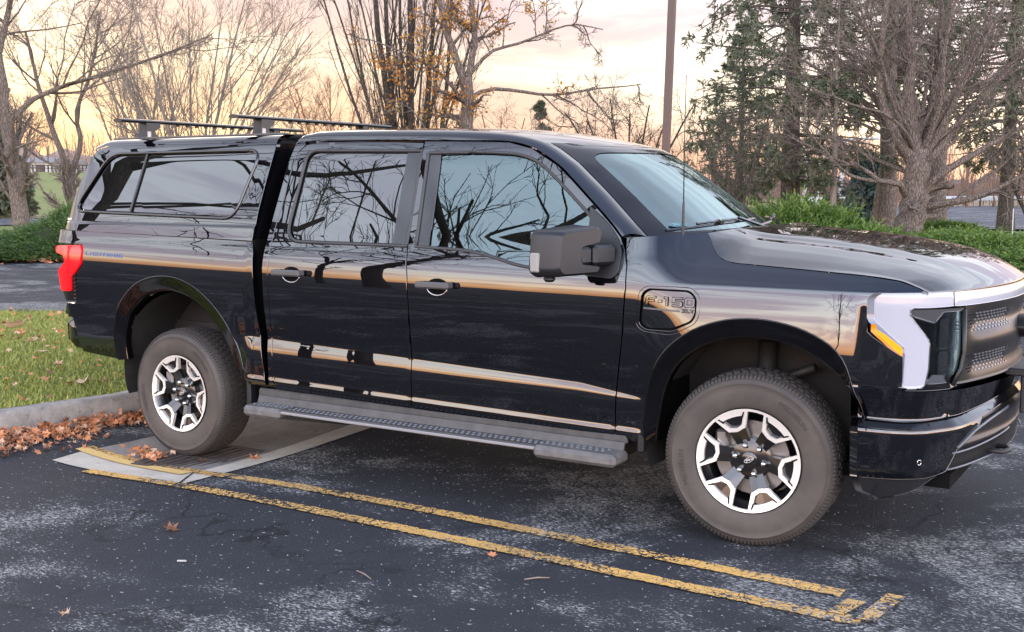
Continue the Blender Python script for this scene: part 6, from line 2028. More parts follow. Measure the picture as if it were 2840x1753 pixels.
# C: wide fan behind the cap
VG = [dict(n=11, ang=26, lr=0.46, rr=0.5, s0=0.15, seg=6, w=0.08, trop=0.06, rmin=.013), dict(n=6, ang=28, lr=0.52, rr=0.5, seg=4, w=0.10, trop=0.05, rmin=.009), dict(n=6, ang=30, lr=0.6, rr=0.6, seg=3, w=0.12, trop=0.03, rmin=.006)]
x, y = at(470, 46)
def fan(n, half, h, r0, seed, dep=0.5, base=0.0):
    r = np.random.RandomState(seed); out = []
    for k in range(n):
        t = (k + 0.5) / n * 2 - 1; t += r.uniform(-.08, .08); d = r.uniform(-dep, dep) * half
        hh = h * (1 - 0.12 * t * t) * r.uniform(.85, 1.05)
        out.append(([L3(t * 0.1, base - .2), L3(t * half * 0.22, base + hh * 0.20, d * .2), L3(t * half * 0.55, hh * 0.52, d * .5), L3(t * half * 0.9, hh * 0.85, d * .9), L3(t * half * 1.1, hh, d)], r0 * r.uniform(.65, 1.1), 0.02))
    return out
tree('bare_tree', (x, y, zt(x, y)), VG, M_bark_grey, M_twig, 'broad fan shaped bare tree rising behind the truck cap', seed=12, trunk=fan(11, 4.9, 9.0, 0.11, 3))
x, y = at(345, 60)
tree('bare_tree', (x, y, zt(x, y)), VG, M_bark_grey, M_twig, 'fine twigged bare tree between the forked tree and the fan tree', seed=14, trunk=fan(6, 3.2, 9.0, 0.09, 5))
# small orange barked tree
x, y = at(800, 38)
tree('bare_tree', (x, y, zt(x, y)), [dict(n=9, ang=32, lr=0.5, rr=0.5, seg=5, w=0.12, trop=0.06, rmin=.010), dict(n=7, ang=34, lr=0.5, rr=0.55, seg=4, w=0.14, trop=0.04, rmin=.006), dict(n=4, ang=34, lr=0.5, rr=0.6, seg=4, w=0.14, trop=0.03, rmin=.005)], M_bark_orange, mat('orange_twigs', (0.28, 0.15, 0.09), 0.9), 'small bare tree with orange bark behind the rear doors', seed=15, trunk=fan(5, 1.9, 4.9, 0.07, 8))
# E: clump of dark upright stems
x, y = at(985, 30)
tree('multi_stem_tree', (x, y, zt(x, y)), [dict(n=8, ang=20, lr=0.36, rr=0.42, s0=0.15, seg=6, w=0.06, trop=0.08, rmin=.010), dict(n=5, ang=26, lr=0.5, rr=0.5, seg=5, w=0.09, trop=0.05, rmin=.006), dict(n=3, ang=30, lr=0.5, rr=0.6, seg=4, w=0.1, trop=0.03, rmin=.004)], M_bark_dark, M_twig_dark, 'clump of dark upright bare stems behind the cab roof', seed=18, trunk=[
    ([L3(-0.35, -.2), L3(-0.38, 1.6), L3(-0.5, 3.0), L3(-0.75, 5.0), L3(-1.0, 8)], 0.13, 0.05), ([L3(-0.20, -.2), L3(-0.30, 2.0), L3(-0.42, 3.4), L3(-0.55, 5.2), L3(-.6, 8)], 0.10, 0.04),
    ([L3(0.12, -.2), L3(0.10, 1.8), L3(0.02, 2.6), L3(0.0, 4.0), L3(0.05, 6.0), L3(.1, 8)], 0.15, 0.05), ([L3(0.15, 1.9), L3(0.40, 3.0), L3(0.55, 4.6), L3(0.8, 7)], 0.09, 0.03),
    ([L3(0.45, -.2), L3(0.75, 2.2), L3(0.98, 4.0), L3(1.15, 7)], 0.09, 0.03), ([L3(0.8, -.2), L3(1.2, 2.0), L3(1.5, 3.4), L3(1.8, 6)], 0.06, 0.02),
    ([L3(-0.4, -.2), L3(-1.0, 2.2), L3(-1.6, 4.0), L3(-2.3, 6.6)], 0.06, 0.02), ([L3(-0.3, 0), L3(-0.8, 2.4), L3(-1.3, 4.6), L3(-1.7, 7)], 0.055, 0.02), ([L3(0.0, 0), L3(-0.1, 3), L3(-0.2, 5), L3(-.2, 7.5)], 0.07, 0.03), ([L3(0.3, 0), L3(0.5, 3), L3(0.6, 5), L3(.9, 7.5)], 0.05, 0.02)] + fan(7, 2.2, 7.5, 0.045, 40, 0.5))
# F: oak that keeps some orange leaves
def oak_leaves(rs, P, e):
    C = P.reshape(-1, 3)
    h = C[:, 2]
    r = np.hypot(C[:, 0], C[:, 1])
    dx = C[:, 0] * RX[0] + C[:, 1] * RX[1]
    pr = np.clip(1.25 - np.abs(dx + 0.2) / 2.3, 0, 1) * np.clip((7.0 - h) / 2, 0.15, 1)
    k = rs.uniform(0, 1, len(C)) < pr * 0.20 * (1 + .6 * (h < 2.6))
    quads_at(rs, C[k] + rs.normal(0, 0.07, (k.sum(), 3)), 0.045, M_oakleaf, 'leaves', e)
x, y = at(1117, 27)
tree('oak_tree', (x, y, zt(x, y)), [dict(n=8, ang=62, lr=0.42, rr=0.45, s0=0.18, seg=8, w=0.16, trop=0.03, up=.1, rmin=.02), dict(n=7, ang=48, lr=0.45, rr=0.5, seg=6, w=0.2, trop=0.0, rmin=.009), dict(n=6, ang=45, lr=0.5, rr=0.55, seg=5, w=0.22, trop=0.02, rmin=.006), dict(n=2, ang=45, lr=0.6, rr=0.6, seg=3, w=0.22, trop=0.02, rmin=.004)], M_bark_warm, M_twig_dark, 'oak with a thick straight trunk and lingering orange leaves behind the cab', seed=23, leaves=oak_leaves, trunk=[
    ([(0, 0, -.2), L3(0.0, 1.5), L3(0.03, 3.2), L3(0.0, 3.9)], 0.17, 0.15), ([L3(0.03, 3.8), L3(0.22, 4.7), L3(0.15, 5.6), L3(0.2, 7.5)], 0.09, 0.04), ([L3(-0.02, 3.7), L3(-0.25, 4.4), L3(-0.55, 5.4), L3(-0.9, 7.2)], 0.11, 0.04),
    ([L3(0.05, 3.4), L3(0.5, 3.62), L3(1.1, 3.62), L3(1.9, 3.5), L3(2.9, 3.62), L3(4.1, 3.75)], 0.055, 0.012), ([L3(0.05, 3.9), L3(0.6, 4.5), L3(1.3, 4.7), L3(2.4, 5.1), L3(3.2, 5.0)], 0.05, 0.012), ([L3(0, 3.3), L3(-0.6, 4.0), L3(-1.5, 4.5), L3(-2.3, 4.8)], 0.05, 0.012),
    ([L3(-.6, 0), L3(-.75, 2.2), L3(-1.3, 3.2), L3(-1.9, 3.4)], 0.045, 0.012)])
# bushes of bare twigs between the oak and the lamp post
BUSH = [dict(n=8, ang=40, lr=0.5, rr=0.5, seg=6, w=0.2, trop=0.05, rmin=.010), dict(n=6, ang=42, lr=0.5, rr=0.55, seg=5, w=0.22, trop=0.03, rmin=.006), dict(n=5, ang=42, lr=0.5, rr=0.6, seg=4, w=0.24, trop=0.02, rmin=.004)]
x, y = at(1500, 33)
tree('bare_bush', (x, y, zt(x, y)), BUSH, M_bark_dark, M_twig_dark, 'rounded bare thorny bush just left of the brown lamp post', 'bush', seed=31, trunk=fan(7, 1.9, 3.9, 0.06, 11, 0.8))
x, y = at(1385, 40)
tree('bare_bush', (x, y, zt(x, y)), BUSH, M_bark_dark, M_twig, 'low pale bare bush further left of the lamp post', 'bush', seed=33, trunk=fan(6, 2.0, 3.6, 0.05, 13, 0.8))
x, y = at(1200, 42)
tree('bare_bush', (x, y, zt(x, y)), BUSH, M_bark_orange, M_twig, 'low tangled bare bush at the foot of the oak', 'bush', seed=34, trunk=fan(7, 2.2, 4.0, 0.05, 14, 0.8))
x, y = at(900, 52)
tree('bare_bush', (x, y, zt(x, y)), BUSH, M_bark_grey, M_twig, 'hazy bare thicket behind the upright stems', 'bush', seed=35, trunk=fan(9, 4.0, 5.4, 0.05, 15, 0.8))
x, y = at(640, 60)
tree('bare_bush', (x, y, zt(x, y)), BUSH, M_bark_grey, M_twig, 'hazy bare thicket behind the fan shaped tree', 'bush', seed=36, trunk=fan(8, 4.0, 6.0, 0.05, 16, 0.8))

# I: spruces ------------------------------------------------------------


def spruce(name, loc, H_, r0, zb, Rb, mat_, label, seed, whorl=0.42, nper=6, droop=-0.10, density=1.0, tuft=0.10, live=0.35, bark=None, category='spruce', lean=0.0, c1n=11, c2n=3, nb=6, wf=0.10):
    """conifer: whorled limbs; bare inside and low down, needles towards the ends"""
    rs = np.random.RandomState(seed); e = empty(name, loc); tag(e, label, category)
    z = np.linspace(-0.2, H_, 14); P = np.stack([lean * z / H_ + rs.normal(0, r0 * .06, 14), rs.normal(0, r0 * .06, 14), z], -1)[None]
    R = (r0 * (1 - 0.92 * np.clip(z / H_, 0, 1)))[None]; R[0, 0] *= 1.3
    v, f = tubes_np(P, R, 10); mesh_np('trunk', v, f, bark or M_bark_warm, e, smooth=True)
    zs = np.arange(zb, H_ - 0.2, whorl)
    st = []; d = []; L_ = []
    for zz in zs:
        t = (zz - zb) / (H_ - zb); Ln = Rb * (1 - t) ** 0.75 * (0.55 + 0.45 * min(1, (zz - zb) / 1.5))
        a0 = rs.uniform(0, 6.3)
        for k in range(nper):
            a = a0 + 2 * math.pi * k / nper + rs.uniform(-.35, .35)
            st.append((lean * zz / H_, 0, zz + rs.uniform(-.15, .15))); d.append((math.cos(a), math.sin(a), 0.15 - 0.1 * (1 - t))); L_.append(Ln * rs.uniform(.65, 1.1))
    st = np.array(st); d = np.array(d); L_ = np.array(L_)
    P, R = grow(rs, st, d, L_, 0.010 + L_ * 0.010, 8, 0.06, droop * .5, 0.3)
    parts = [tubes_np(P, R, 4)]
    c1 = children(rs, P, R, L_, c1n, 0.2, 1.0, 55, 0.32, 0.5, .3, -0.05, .4)
    P1, R1 = grow(rs, c1[0], c1[1], c1[2], np.maximum(c1[3], .005), 4, 0.12, droop, 0.4)
    parts.append(tubes_np(P1, R1, 3))
    c2 = children(rs, P1, R1, c1[2], c2n, 0.2, 1.0, 45, 0.45, 0.6, .3, -0.1, .3)
    P2, R2 = grow(rs, c2[0], c2[1], c2[2], np.maximum(c2[3], .0035), 3, 0.12, droop, 0.5)
    parts.append(tubes_np(P2, R2, 3))
    v, f = join(parts); mesh_np('limbs', v, f, M_twig_dark, e)
    # needles: short fans of thin blades along the living twigs, in clumps
    Q = np.concatenate([P1[:, 2:].reshape(-1, 3), P2.reshape(-1, 3)])
    Dq = np.concatenate([vnorm(np.gradient(P1, axis=1))[:, 2:].reshape(-1, 3), vnorm(np.gradient(P2, axis=1)).reshape(-1, 3)])
    import mathutils.noise as mn
    cl_ = np.array([mn.noise(Vector((float(q[0]) * 0.9 + seed, float(q[1]) * 0.9, float(q[2]) * 1.3))) for q in Q])
    rr = np.hypot(Q[:, 0], Q[:, 1]) / Rb
    keep = (cl_ > (0.30 - live)) & (rs.uniform(0, 1, len(Q)) < density)
    Q = Q[keep]; Dq = Dq[keep]
    C = np.repeat(Q, nb, 0); Dd = np.repeat(Dq, nb, 0); n_ = len(C)
    q = rs.normal(0, 1, (n_, 3)); dirn = vnorm(Dd * 0.9 + q * 0.55); l_ = tuft * rs.uniform(.6, 1.3, n_)
    sd = vnorm(np.cross(dirn, rs.normal(0, 1, (n_, 3)))) * (l_ * wf)[:, None]
    tip = C + dirn * l_[:, None]
    V = np.stack([C - sd * .5, C + sd * .5, C + dirn * (l_ * .6)[:, None] + sd, tip, C + dirn * (l_ * .6)[:, None] - sd], 1).reshape(-1, 3)
    I = np.arange(n_)[:, None] * 5
    T = np.concatenate([I + np.array([[0, 1, 2]]), I + np.array([[0, 2, 4]]), I + np.array([[4, 2, 3]])])
    mesh_np('needles', V, T, mat_, e)
    return e


x, y = at(1882, 31)
spruce('spruce_tree', (x, y, zt(x, y)), 13, 0.27, 1.5, 3.7, M_spruce, 'tall sparse spruce with a dark straight trunk right of the lamp post', 41, whorl=0.55, nper=6, live=0.36, density=0.62, tuft=0.17, bark=M_bark_dark, nb=5)
x, y = at(1765, 46)
spruce('spruce_tree', (x, y, zt(x, y)), 8.0, 0.15, 1.2, 2.6, M_spruce, 'shorter spruce partly hidden between the lamp post and the tall spruce', 51, whorl=0.5, nper=6, live=0.36, density=0.5, tuft=0.2, bark=M_bark_dark, c1n=8, nb=5)
x, y = at(2395, 40)
spruce('spruce_tree', (x, y, zt(x, y)), 15, 0.25, 2.6, 4.2, M_spruce, 'large dense spruce behind the bare maple at the right edge', 43, whorl=0.5, nper=7, live=0.42, density=0.36, tuft=0.20, bark=M_bark_dark, c1n=9)
x, y = at(2110, 33)
sp_ = spruce('spruce_tree', (x, y, zt(x, y)), 14, 0.26, 3.6, 3.1, M_spruce, 'spruce with a bare warm brown lower trunk just left of the maple', 44, whorl=0.6, nper=6, live=0.24, density=0.42, tuft=0.15, c1n=9)
x, y = at(2084, 35)
spruce('spruce_tree', (x, y, zt(x, y)), 13, 0.15, 4.0, 1.9, M_spruce, 'thin leaning spruce trunk, leftmost of the pair beside the maple', 45, whorl=0.7, nper=5, live=0.22, density=0.4, tuft=0.14, lean=1.6, c1n=8, c2n=3)
x, y = at(2230, 35)
sp2 = copy_tree(sp_); sp2.location = (x, y, zt(x, y)); sp2.rotation_euler = (0, 0, 2.3); sp2.scale = (1.08, 1.08, 1.0)
sp2['label'] = 'spruce with a reddish trunk standing just right of the maple'
x, y = at(2062, 42)
spruce('blue_spruce', (x, y, zt(x, y) - .3), 3.2, 0.08, 0.15, 1.15, M_spruce_blue, 'small dense blue green spruce behind the paired trunks', 47, whorl=0.24, nper=9, live=0.9, density=0.4, tuft=0.20, category='spruce', c1n=7, c2n=3, wf=0.16)
x, y = at(1290, 42)
spruce('young_conifer', (x, y, zt(x, y)), 4.7, 0.06, 0.4, 0.85, M_spruce, 'young narrow conifer peeping over the roof beside the oak', 48, whorl=0.36, nper=5, live=0.12, density=0.6, tuft=0.15, category='conifer', c1n=9, c2n=3)
x, y = at(8, 58)
spruce('spruce_tree', (x, y, zt(x, y) - .3), 4.6, 0.1, 0.1, 2.4, M_spruce, 'low dark spruce behind the leftmost trunk', 49, whorl=0.32, nper=9, live=0.9, density=0.36, tuft=0.32, c1n=7, c2n=3, wf=0.16)
x, y = at(1985, 27)
spruce('young_conifer', (x, y, zt(x, y)), 6.0, 0.085, 1.5, 1.1, M_spruce, 'thin stemmed young tree with a ragged green top left of the blue spruce', 50, whorl=0.4, nper=5, live=0.10, density=0.45, tuft=0.12, category='conifer', bark=M_bark_grey)

# maple in front: short thick trunk, many long limbs
xm, ym = at(2168, 27.5)
lim = [([(0, 0, -.25), L3(0.03, 0.7), L3(0.08, 1.5), L3(0.12, 2.1)], 0.36, 0.27)]
def LM(*p, r0=0.12, r1=0.02): lim.append(([L3(*q) for q in p], r0, r1))
LM((0.10, 1.9), (-0.10, 3.2), (-0.15, 4.4), (-.3, 6.5, .3), r0=.20, r1=.04)
LM((0.15, 1.9), (0.45, 3.0, .2), (0.62, 4.2, .4), (0.75, 6.5, .6), r0=.16, r1=.04)
LM((0.05, 1.8), (-0.45, 2.5, -.2), (-0.85, 3.3, -.3), (-0.9, 4.6, -.4), (-.8, 6.4, -.5), r0=.15, r1=.03)
LM((-0.05, 1.05), (-0.35, 1.40, -.3), (-0.9, 1.48, -.5), (-1.3, 1.75, -.6), (-2.0, 2.0, -.7), (-3.0, 2.5, -.6), r0=.085, r1=.02)
LM((-0.9, 1.48, -.5), (-1.6, 1.62, -.6), (-2.2, 2.15, -.8), (-3.1, 3.0, -1.0), r0=.05, r1=.015)
LM((0.25, 0.9), (0.7, 1.0, -.3), (1.3, 1.15, -.6), (2.0, 1.55, -.9), (3.0, 2.2, -1.2), r0=.10, r1=.02)
LM((0.25, 1.3), (0.8, 1.8, -.3), (1.6, 2.3, -.4), (2.6, 2.9, -.5), (3.6, 3.7, -.6), r0=.10, r1=.02)
LM((0.2, 1.7), (0.8, 2.5), (1.5, 3.3, .2), (2.6, 4.4, .4), (3.6, 5.6, .5), r0=.12, r1=.02)
LM((0.2, 1.9), (0.7, 3.1, -.3), (1.2, 4.3, -.5), (1.9, 5.8, -.7), r0=.11, r1=.02)
LM((0.0, 2.0), (-0.6, 2.9, .3), (-1.3, 3.5, .5), (-2.3, 4.2, .6), (-3.3, 4.6, .7), r0=.09, r1=.015)
LM((0.05, 2.1), (-0.3, 2.5, -.5), (-0.9, 2.9, -.9), (-1.7, 3.1, -1.2), (-2.6, 3.4, -1.4), r0=.06, r1=.012)
LM((0.2, 2.0), (0.35, 3.2, -.6), (0.3, 4.4, -.9), (0.5, 5.8, -1.2), r0=.09, r1=.02)
LM((0.3, 0.7), (0.75, 0.72, .3), (1.4, 1.2, .5), (2.4, 1.9, .7), (3.3, 2.9, .8), r0=.07, r1=.015)
LM((0.1, 1.6), (-.5, 1.9, .4), (-1.2, 2.2, .6), (-2.1, 2.3, .7), (-3.0, 2.9, .8), r0=.06, r1=.012)
_r2 = np.random.RandomState(77); xl = []
for k in range(20):
    a = _r2.uniform(-1.25, 1.25); d_ = _r2.uniform(-1, 1); z0_ = _r2.uniform(1.6, 3.0); L_ = _r2.uniform(3.0, 4.6)
    b = lambda t, w=0.0: (0.1 + math.sin(a) * L_ * t + w, z0_ + math.cos(a) * L_ * t * 0.95, d_ * 1.6 * t)
    xl.append(([L3(*b(0)), L3(*b(.3, _r2.normal(0, .1))), L3(*b(.65, _r2.normal(0, .15))), L3(*b(1.0, _r2.normal(0, .2)))], _r2.uniform(.04, .075), .012))
tree('maple_tree', (xm, ym, zt(xm, ym) - .05), [dict(n=8, ang=40, lr=0.42, rr=0.45, s0=0.25, seg=7, w=0.14, trop=0.07, up=.05, rmin=.012), dict(n=6, ang=38, lr=0.5, rr=0.5, seg=5, w=0.16, trop=0.05, rmin=.007), dict(n=4, ang=36, lr=0.55, rr=0.55, seg=4, w=0.18, trop=0.04, rmin=.006)],
     M_bark_warm, mat('maple_twigs', (0.19, 0.15, 0.12), 0.9), 'bare maple with a thick furrowed trunk and many spreading limbs above the hood', seed=61, trunk=lim + xl)
# other small trees on the right
x, y = at(1745, 26)
tree('bare_tree', (x, y, zt(x, y)), BUSH, M_bark_dark, M_twig_dark, 'small crooked bare tree seen just past the windshield', seed=62, trunk=fan(4, 0.9, 3.2, 0.06, 21, 0.7))
x, y = at(2475, 31)
tree('bare_tree', (x, y, zt(x, y)), BUSH, M_bark_dark, M_twig, 'small leaning bare tree on the lawn at the far right edge', seed=63, trunk=fan(5, 1.6, 3.0, 0.07, 22, 0.7))
for (px, D_, r_, lab, s) in ((1913, 60, .11, 'slim pale birch trunk beyond the guardrail, left of the street light', 64), (1945, 66, .08, 'second thinner pale trunk beyond the guardrail', 65)):
    x, y = at(px, D_)
    tree('bare_tree', (x, y, zt(x, y)), BG[:3], varied('birch_bark', (0.32, 0.30, 0.28), (0.5, 0.48, 0.45), 4, 0.9, 0.2), M_twig, lab, seed=s, trunk=[([(0, 0, -.2), L3(0.1, 3), L3(-.1, 6), L3(0.1, 11)], r_, 0.03)])

# distant woods: one dense band of thin stems, and the low rise of trees far left
def brush(name, px0, px1, D0, D1, n, h0, h1, label, seed, mat_, r=0.03):
    rs = np.random.RandomState(seed); V = []; 
    px = rs.uniform(px0, px1, n); Dd = rs.uniform(D0, D1, n)
    st = np.array([(*at(a, b), 0) for a, b in zip(px, Dd)]); st[:, 2] = [zt(a, b) - .1 for a, b in st[:, :2]]
    L_ = rs.uniform(h0, h1, n)
    P, R = grow(rs, st, np.tile([0, 0, 1.0], (n, 1)), L_, np.full(n, r) * rs.uniform(.6, 1.6, n), 6, 0.07, 0.1, 0.25)
    parts = [tubes_np(P, R, 3)]
    c = children(rs, P, R, L_, 5, 0.15, 1.0, 32, 0.40, 0.55, .3, .05, .3)
    P1, R1 = grow(rs, c[0], c[1], c[2], np.maximum(c[3], r * .35), 4, 0.12, 0.06, 0.3); parts.append(tubes_np(P1, R1, 3))
    c = children(rs, P1, R1, c[2], 2, 0.2, 1.0, 34, 0.5, 0.6, .3, .05, .3)
    P1, R1 = grow(rs, c[0], c[1], c[2], np.maximum(c[3], r * .22), 3, 0.12, 0.05, 0.4); parts.append(tubes_np(P1, R1, 3))
    v, f = join(parts); o = mesh_np(name, v, f, mat_); tag(o, label, 'woods', kind='stuff'); return o


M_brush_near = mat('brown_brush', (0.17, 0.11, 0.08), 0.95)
brush('distant_woods', 1500, 2900, 79, 108, 460, 2.8, 5.6, 'brown leafless woods beyond the guardrail on the right', 71, M_brush_near, 0.045)
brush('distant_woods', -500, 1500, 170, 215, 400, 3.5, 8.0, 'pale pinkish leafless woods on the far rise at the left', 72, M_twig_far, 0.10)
# hedge like low dark belt at the very back so the woods have a body
def belt(name, px0, px1, D_, h, mat_, label, seed):
    rs = np.random.RandomState(seed); n_ = 160; V = []; Fc = []
    for i in range(n_):
        x, y = at(px0 + (px1 - px0) * i / (n_ - 1), D_); z0 = zt(x, y) - .5
        hh = h * (0.75 + 0.5 * abs(math.sin(i * .37) * math.sin(i * .11 + 1))) + rs.uniform(-.2, .2) * h * .3
        x2, y2 = at(px0 + (px1 - px0) * i / (n_ - 1), D_ + 8)
        V += [(x, y, z0), (x, y, z0 + .5 + hh * .8), ((x + x2) / 2, (y + y2) / 2, z0 + .5 + hh), (x2, y2, z0 + .5 + hh * .7), (x2, y2, z0)]
    for i in range(n_ - 1):
        for k in range(4): Fc.append([i * 5 + k, (i + 1) * 5 + k, (i + 1) * 5 + k + 1, i * 5 + k + 1])
    o = mesh_np(name, V, Fc, mat_); tag(o, label, 'woods', kind='stuff')
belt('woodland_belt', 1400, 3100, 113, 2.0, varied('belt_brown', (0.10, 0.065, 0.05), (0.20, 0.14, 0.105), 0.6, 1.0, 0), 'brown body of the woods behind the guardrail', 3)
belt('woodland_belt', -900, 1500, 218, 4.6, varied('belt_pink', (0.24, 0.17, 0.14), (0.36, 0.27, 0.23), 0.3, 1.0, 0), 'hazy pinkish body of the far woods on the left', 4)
# pale low houses and a fence at the top of the left lawn
M_house = mat('pale_render', (0.42, 0.40, 0.38), 0.9); M_roofg = mat('grey_roof', (0.20, 0.19, 0.19), 0.9); M_win = mat('dark_pane', (0.03, 0.03, 0.035), 0.2)
for i, (px, w_, h_, lab) in enumerate(((96, 7, 1.7, 'small pale house at the top of the lawn, nearest the leftmost trunk'), (128, 6, 1.5, 'small pale house at the top of the lawn, middle of the three'), (158, 6.5, 1.6, 'small pale house at the top of the lawn, next to the forked tree'))):
    x, y = at(px, 175 + i * 4); e = empty('house', (x, y, zt(x, y) - .3), math.atan2(RX[1], RX[0])); tag(e, lab, 'house')
    m = MB(); m.box((0, 0, h_ / 2), (w_, 5, h_)); m.build('wall', M_house, e)
    m = MB(); m.add([(-w_ / 2 - .3, -2.8, h_), (w_ / 2 + .3, -2.8, h_), (w_ / 2 + .3, 2.8, h_), (-w_ / 2 - .3, 2.8, h_), (-w_ / 2 - .3, 0, h_ + 0.8), (w_ / 2 + .3, 0, h_ + 0.8)], [[0, 1, 5, 4], [2, 3, 4, 5], [0, 4, 3], [1, 2, 5], [0, 3, 2, 1]]); m.build('roof', M_roofg, e)
    for k in (-1, 0, 1):
        m = MB(); m.box((k * w_ * .3, -2.52, h_ * .55), (0.9, .06, 1.0)); m.build('window', M_win, e)
fe = empty('wire_fence', (*at(125, 160), 0)); tag(fe, 'low dark fence of posts and rails along the top of the left lawn', 'fence')
for i in range(26):
    x, y = at(60 + i * 9, 160); m = MB(); o = at(125, 160); m.box((x - o[0], y - o[1], zt(x, y) + 0.45), (0.14, 0.14, 1.0)); m.build('post', M_bark_dark, fe)
m = MB(); o = at(125, 160)
for hh in (0.5, 0.85): m.tube([(at(60 + i * 25, 160)[0] - o[0], at(60 + i * 25, 160)[1] - o[1], zt(*at(60 + i * 25, 160)) + hh) for i in range(11)], 0.05, 4)
m.build('rail', M_bark_dark, fe)

# ------------------------------------------------------------------ junipers
def juniper_mesh(seed, R_, H_, n_, size, mat_):
    rs = np.random.RandomState(seed)
    a = rs.uniform(0, 2 * np.pi, n_); u = rs.uniform(0.0, 1, n_) ** 0.6
    r = u * R_
    bumps = 0.75 + 0.25 * np.sin(a * 3 + seed) * np.sin(r * 4 / R_ + seed)
    z = H_ * bumps * (1 - (r / R_) ** 2.2) * rs.uniform(0.35, 1.0, n_) ** 0.5
    C = np.stack([r * np.cos(a), r * np.sin(a), z], -1)
    # arching spray: stem direction outwards and up
    d = vnorm(np.stack([np.cos(a) * (0.5 + u), np.sin(a) * (0.5 + u), 0.9 - 0.6 * u], -1) + rs.normal(0, .45, (n_, 3)))
    nb = 7; C2 = np.repeat(C, nb, 0); D2 = np.repeat(d, nb, 0); N_ = len(C2)
    t = np.tile(np.linspace(0, 1, nb), n_)[:, None]
    L_ = size * np.repeat(rs.uniform(.6, 1.5, n_), nb)[:, None]
    root = C2 + D2 * L_ * t
    side_ = vnorm(np.cross(D2, rs.normal(0, 1, (N_, 3)))) * np.where(np.arange(N_) % 2 == 0, 1, -1)[:, None]
    bd = vnorm(D2 * 0.9 + side_ * 0.6 + rs.normal(0, .12, (N_, 3)))
    bl = L_ * 0.45 * (1 - 0.5 * t)
    w_ = vnorm(np.cross(bd, rs.normal(0, 1, (N_, 3)))) * bl * 0.16
    V = np.stack([root, root + bd * bl * .5 + w_, root + bd * bl, root + bd * bl * .5 - w_], 1).reshape(-1, 3)
    me = bpy.data.meshes.new('foliage'); o = mesh_np('foliage', V, np.arange(N_ * 4).reshape(-1, 4), mat_)
    me2 = o.data; bpy.data.objects.remove(o); return me2


JM = [juniper_mesh(1, 1.5, 0.75, 3400, 0.33, M_juniper), juniper_mesh(2, 1.3, 0.95, 3400, 0.34, M_juniper), juniper_mesh(3, 1.7, 0.60, 3600, 0.32, M_juniper), juniper_mesh(4, 1.2, 0.8, 4800, 0.15, M_juniper_dk)]
core = MB(); 
rsj = np.random.RandomState(2)
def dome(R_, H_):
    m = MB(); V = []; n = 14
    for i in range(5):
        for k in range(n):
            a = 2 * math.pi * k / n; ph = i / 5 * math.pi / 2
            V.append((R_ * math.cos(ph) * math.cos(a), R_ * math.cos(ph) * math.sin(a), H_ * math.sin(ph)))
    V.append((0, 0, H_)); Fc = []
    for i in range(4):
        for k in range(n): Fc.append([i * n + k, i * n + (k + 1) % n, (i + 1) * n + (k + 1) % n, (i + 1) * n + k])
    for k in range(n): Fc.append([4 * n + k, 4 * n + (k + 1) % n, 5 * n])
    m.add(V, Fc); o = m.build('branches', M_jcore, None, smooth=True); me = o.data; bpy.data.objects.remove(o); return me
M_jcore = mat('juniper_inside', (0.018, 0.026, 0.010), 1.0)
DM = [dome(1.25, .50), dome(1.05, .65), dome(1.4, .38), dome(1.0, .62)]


def juniper(px, D_, kind, label, sc=1.0, group=None, szz=1.0):
    x, y = at(px, D_); e = empty('juniper_shrub', (x, y, zt(x, y) - 0.03), rsj.uniform(0, 6.3)); e.scale = (sc, sc, sc * szz)
    tag(e, label, 'shrub', group)
    o = bpy.data.objects.new('foliage', JM[kind]); link(o); o.parent = e
    o = bpy.data.objects.new('branches', DM[kind]); link(o); o.parent = e
    return e


juniper(-60, 27.8, 3, 'dark green hedge shrub at the far left edge below the trunk', 1.4, szz=.45)
juniper(10, 28.0, 3, 'dark green hedge shrub, second from the left edge', 1.35, szz=.45)
juniper(75, 28.2, 3, 'dark green hedge shrub in the middle of the left hedge', 1.35, szz=.5)
juniper(135, 27.8, 3, 'dark green hedge shrub touching the tail light', 1.35, szz=.45)
juniper(205, 28, 3, 'dark green hedge shrub hidden mostly behind the cap', 1.4)
for i, (px, D_, k, sc, lab) in enumerate(((1830, 24.5, 0, 1.0, 'bright green juniper right beside the windshield base'), (1915, 24.8, 1, 1.0, 'bright green juniper left of the thin stemmed tree'), (2000, 24.0, 2, 1.0, 'low bright juniper at the foot of the thin stemmed tree'), (2075, 24.6, 1, .8, 'juniper in front of the two leaning trunks'),
                                          (2140, 25.2, 2, 1.1, 'low juniper in front of the maple, left side'), (2225, 25.0, 0, 1.1, 'juniper in front of the maple, right side'), (2290, 23.8, 1, 1.05, 'tall feathery juniper left of the lawn'), (2350, 23.0, 0, 1.15, 'feathery juniper with long sprays before the lawn'),
                                          (2415, 22.0, 1, 1.1, 'rounded juniper near the nose of the truck'), (2470, 21.4, 0, 1.1, 'last juniper by the kerb at the right edge'), (2250, 33, 1, .8, 'small dark juniper between the maple and the reddish trunk'), (2540, 21.5, 1, 1.1, 'juniper just outside the right edge'), (2180, 23.4, 2, 1.0, 'low spreading juniper nearest the hood below the maple'), (2110, 26.5, 2, 1.0, 'low juniper around the feet of the leaning trunks'), (2310, 26.0, 0, 1.0, 'juniper behind the tall feathery one by the lawn'), (1960, 26.8, 0, 0.9, 'juniper at the foot of the dark straight spruce trunk'))):
    juniper(px, D_, k, lab, sc, szz=1.15 if px < 1950 else 0.95 if px < 2050 else 0.62 if px in (2290, 2350) else 0.42 if px > 2400 else 0.48)

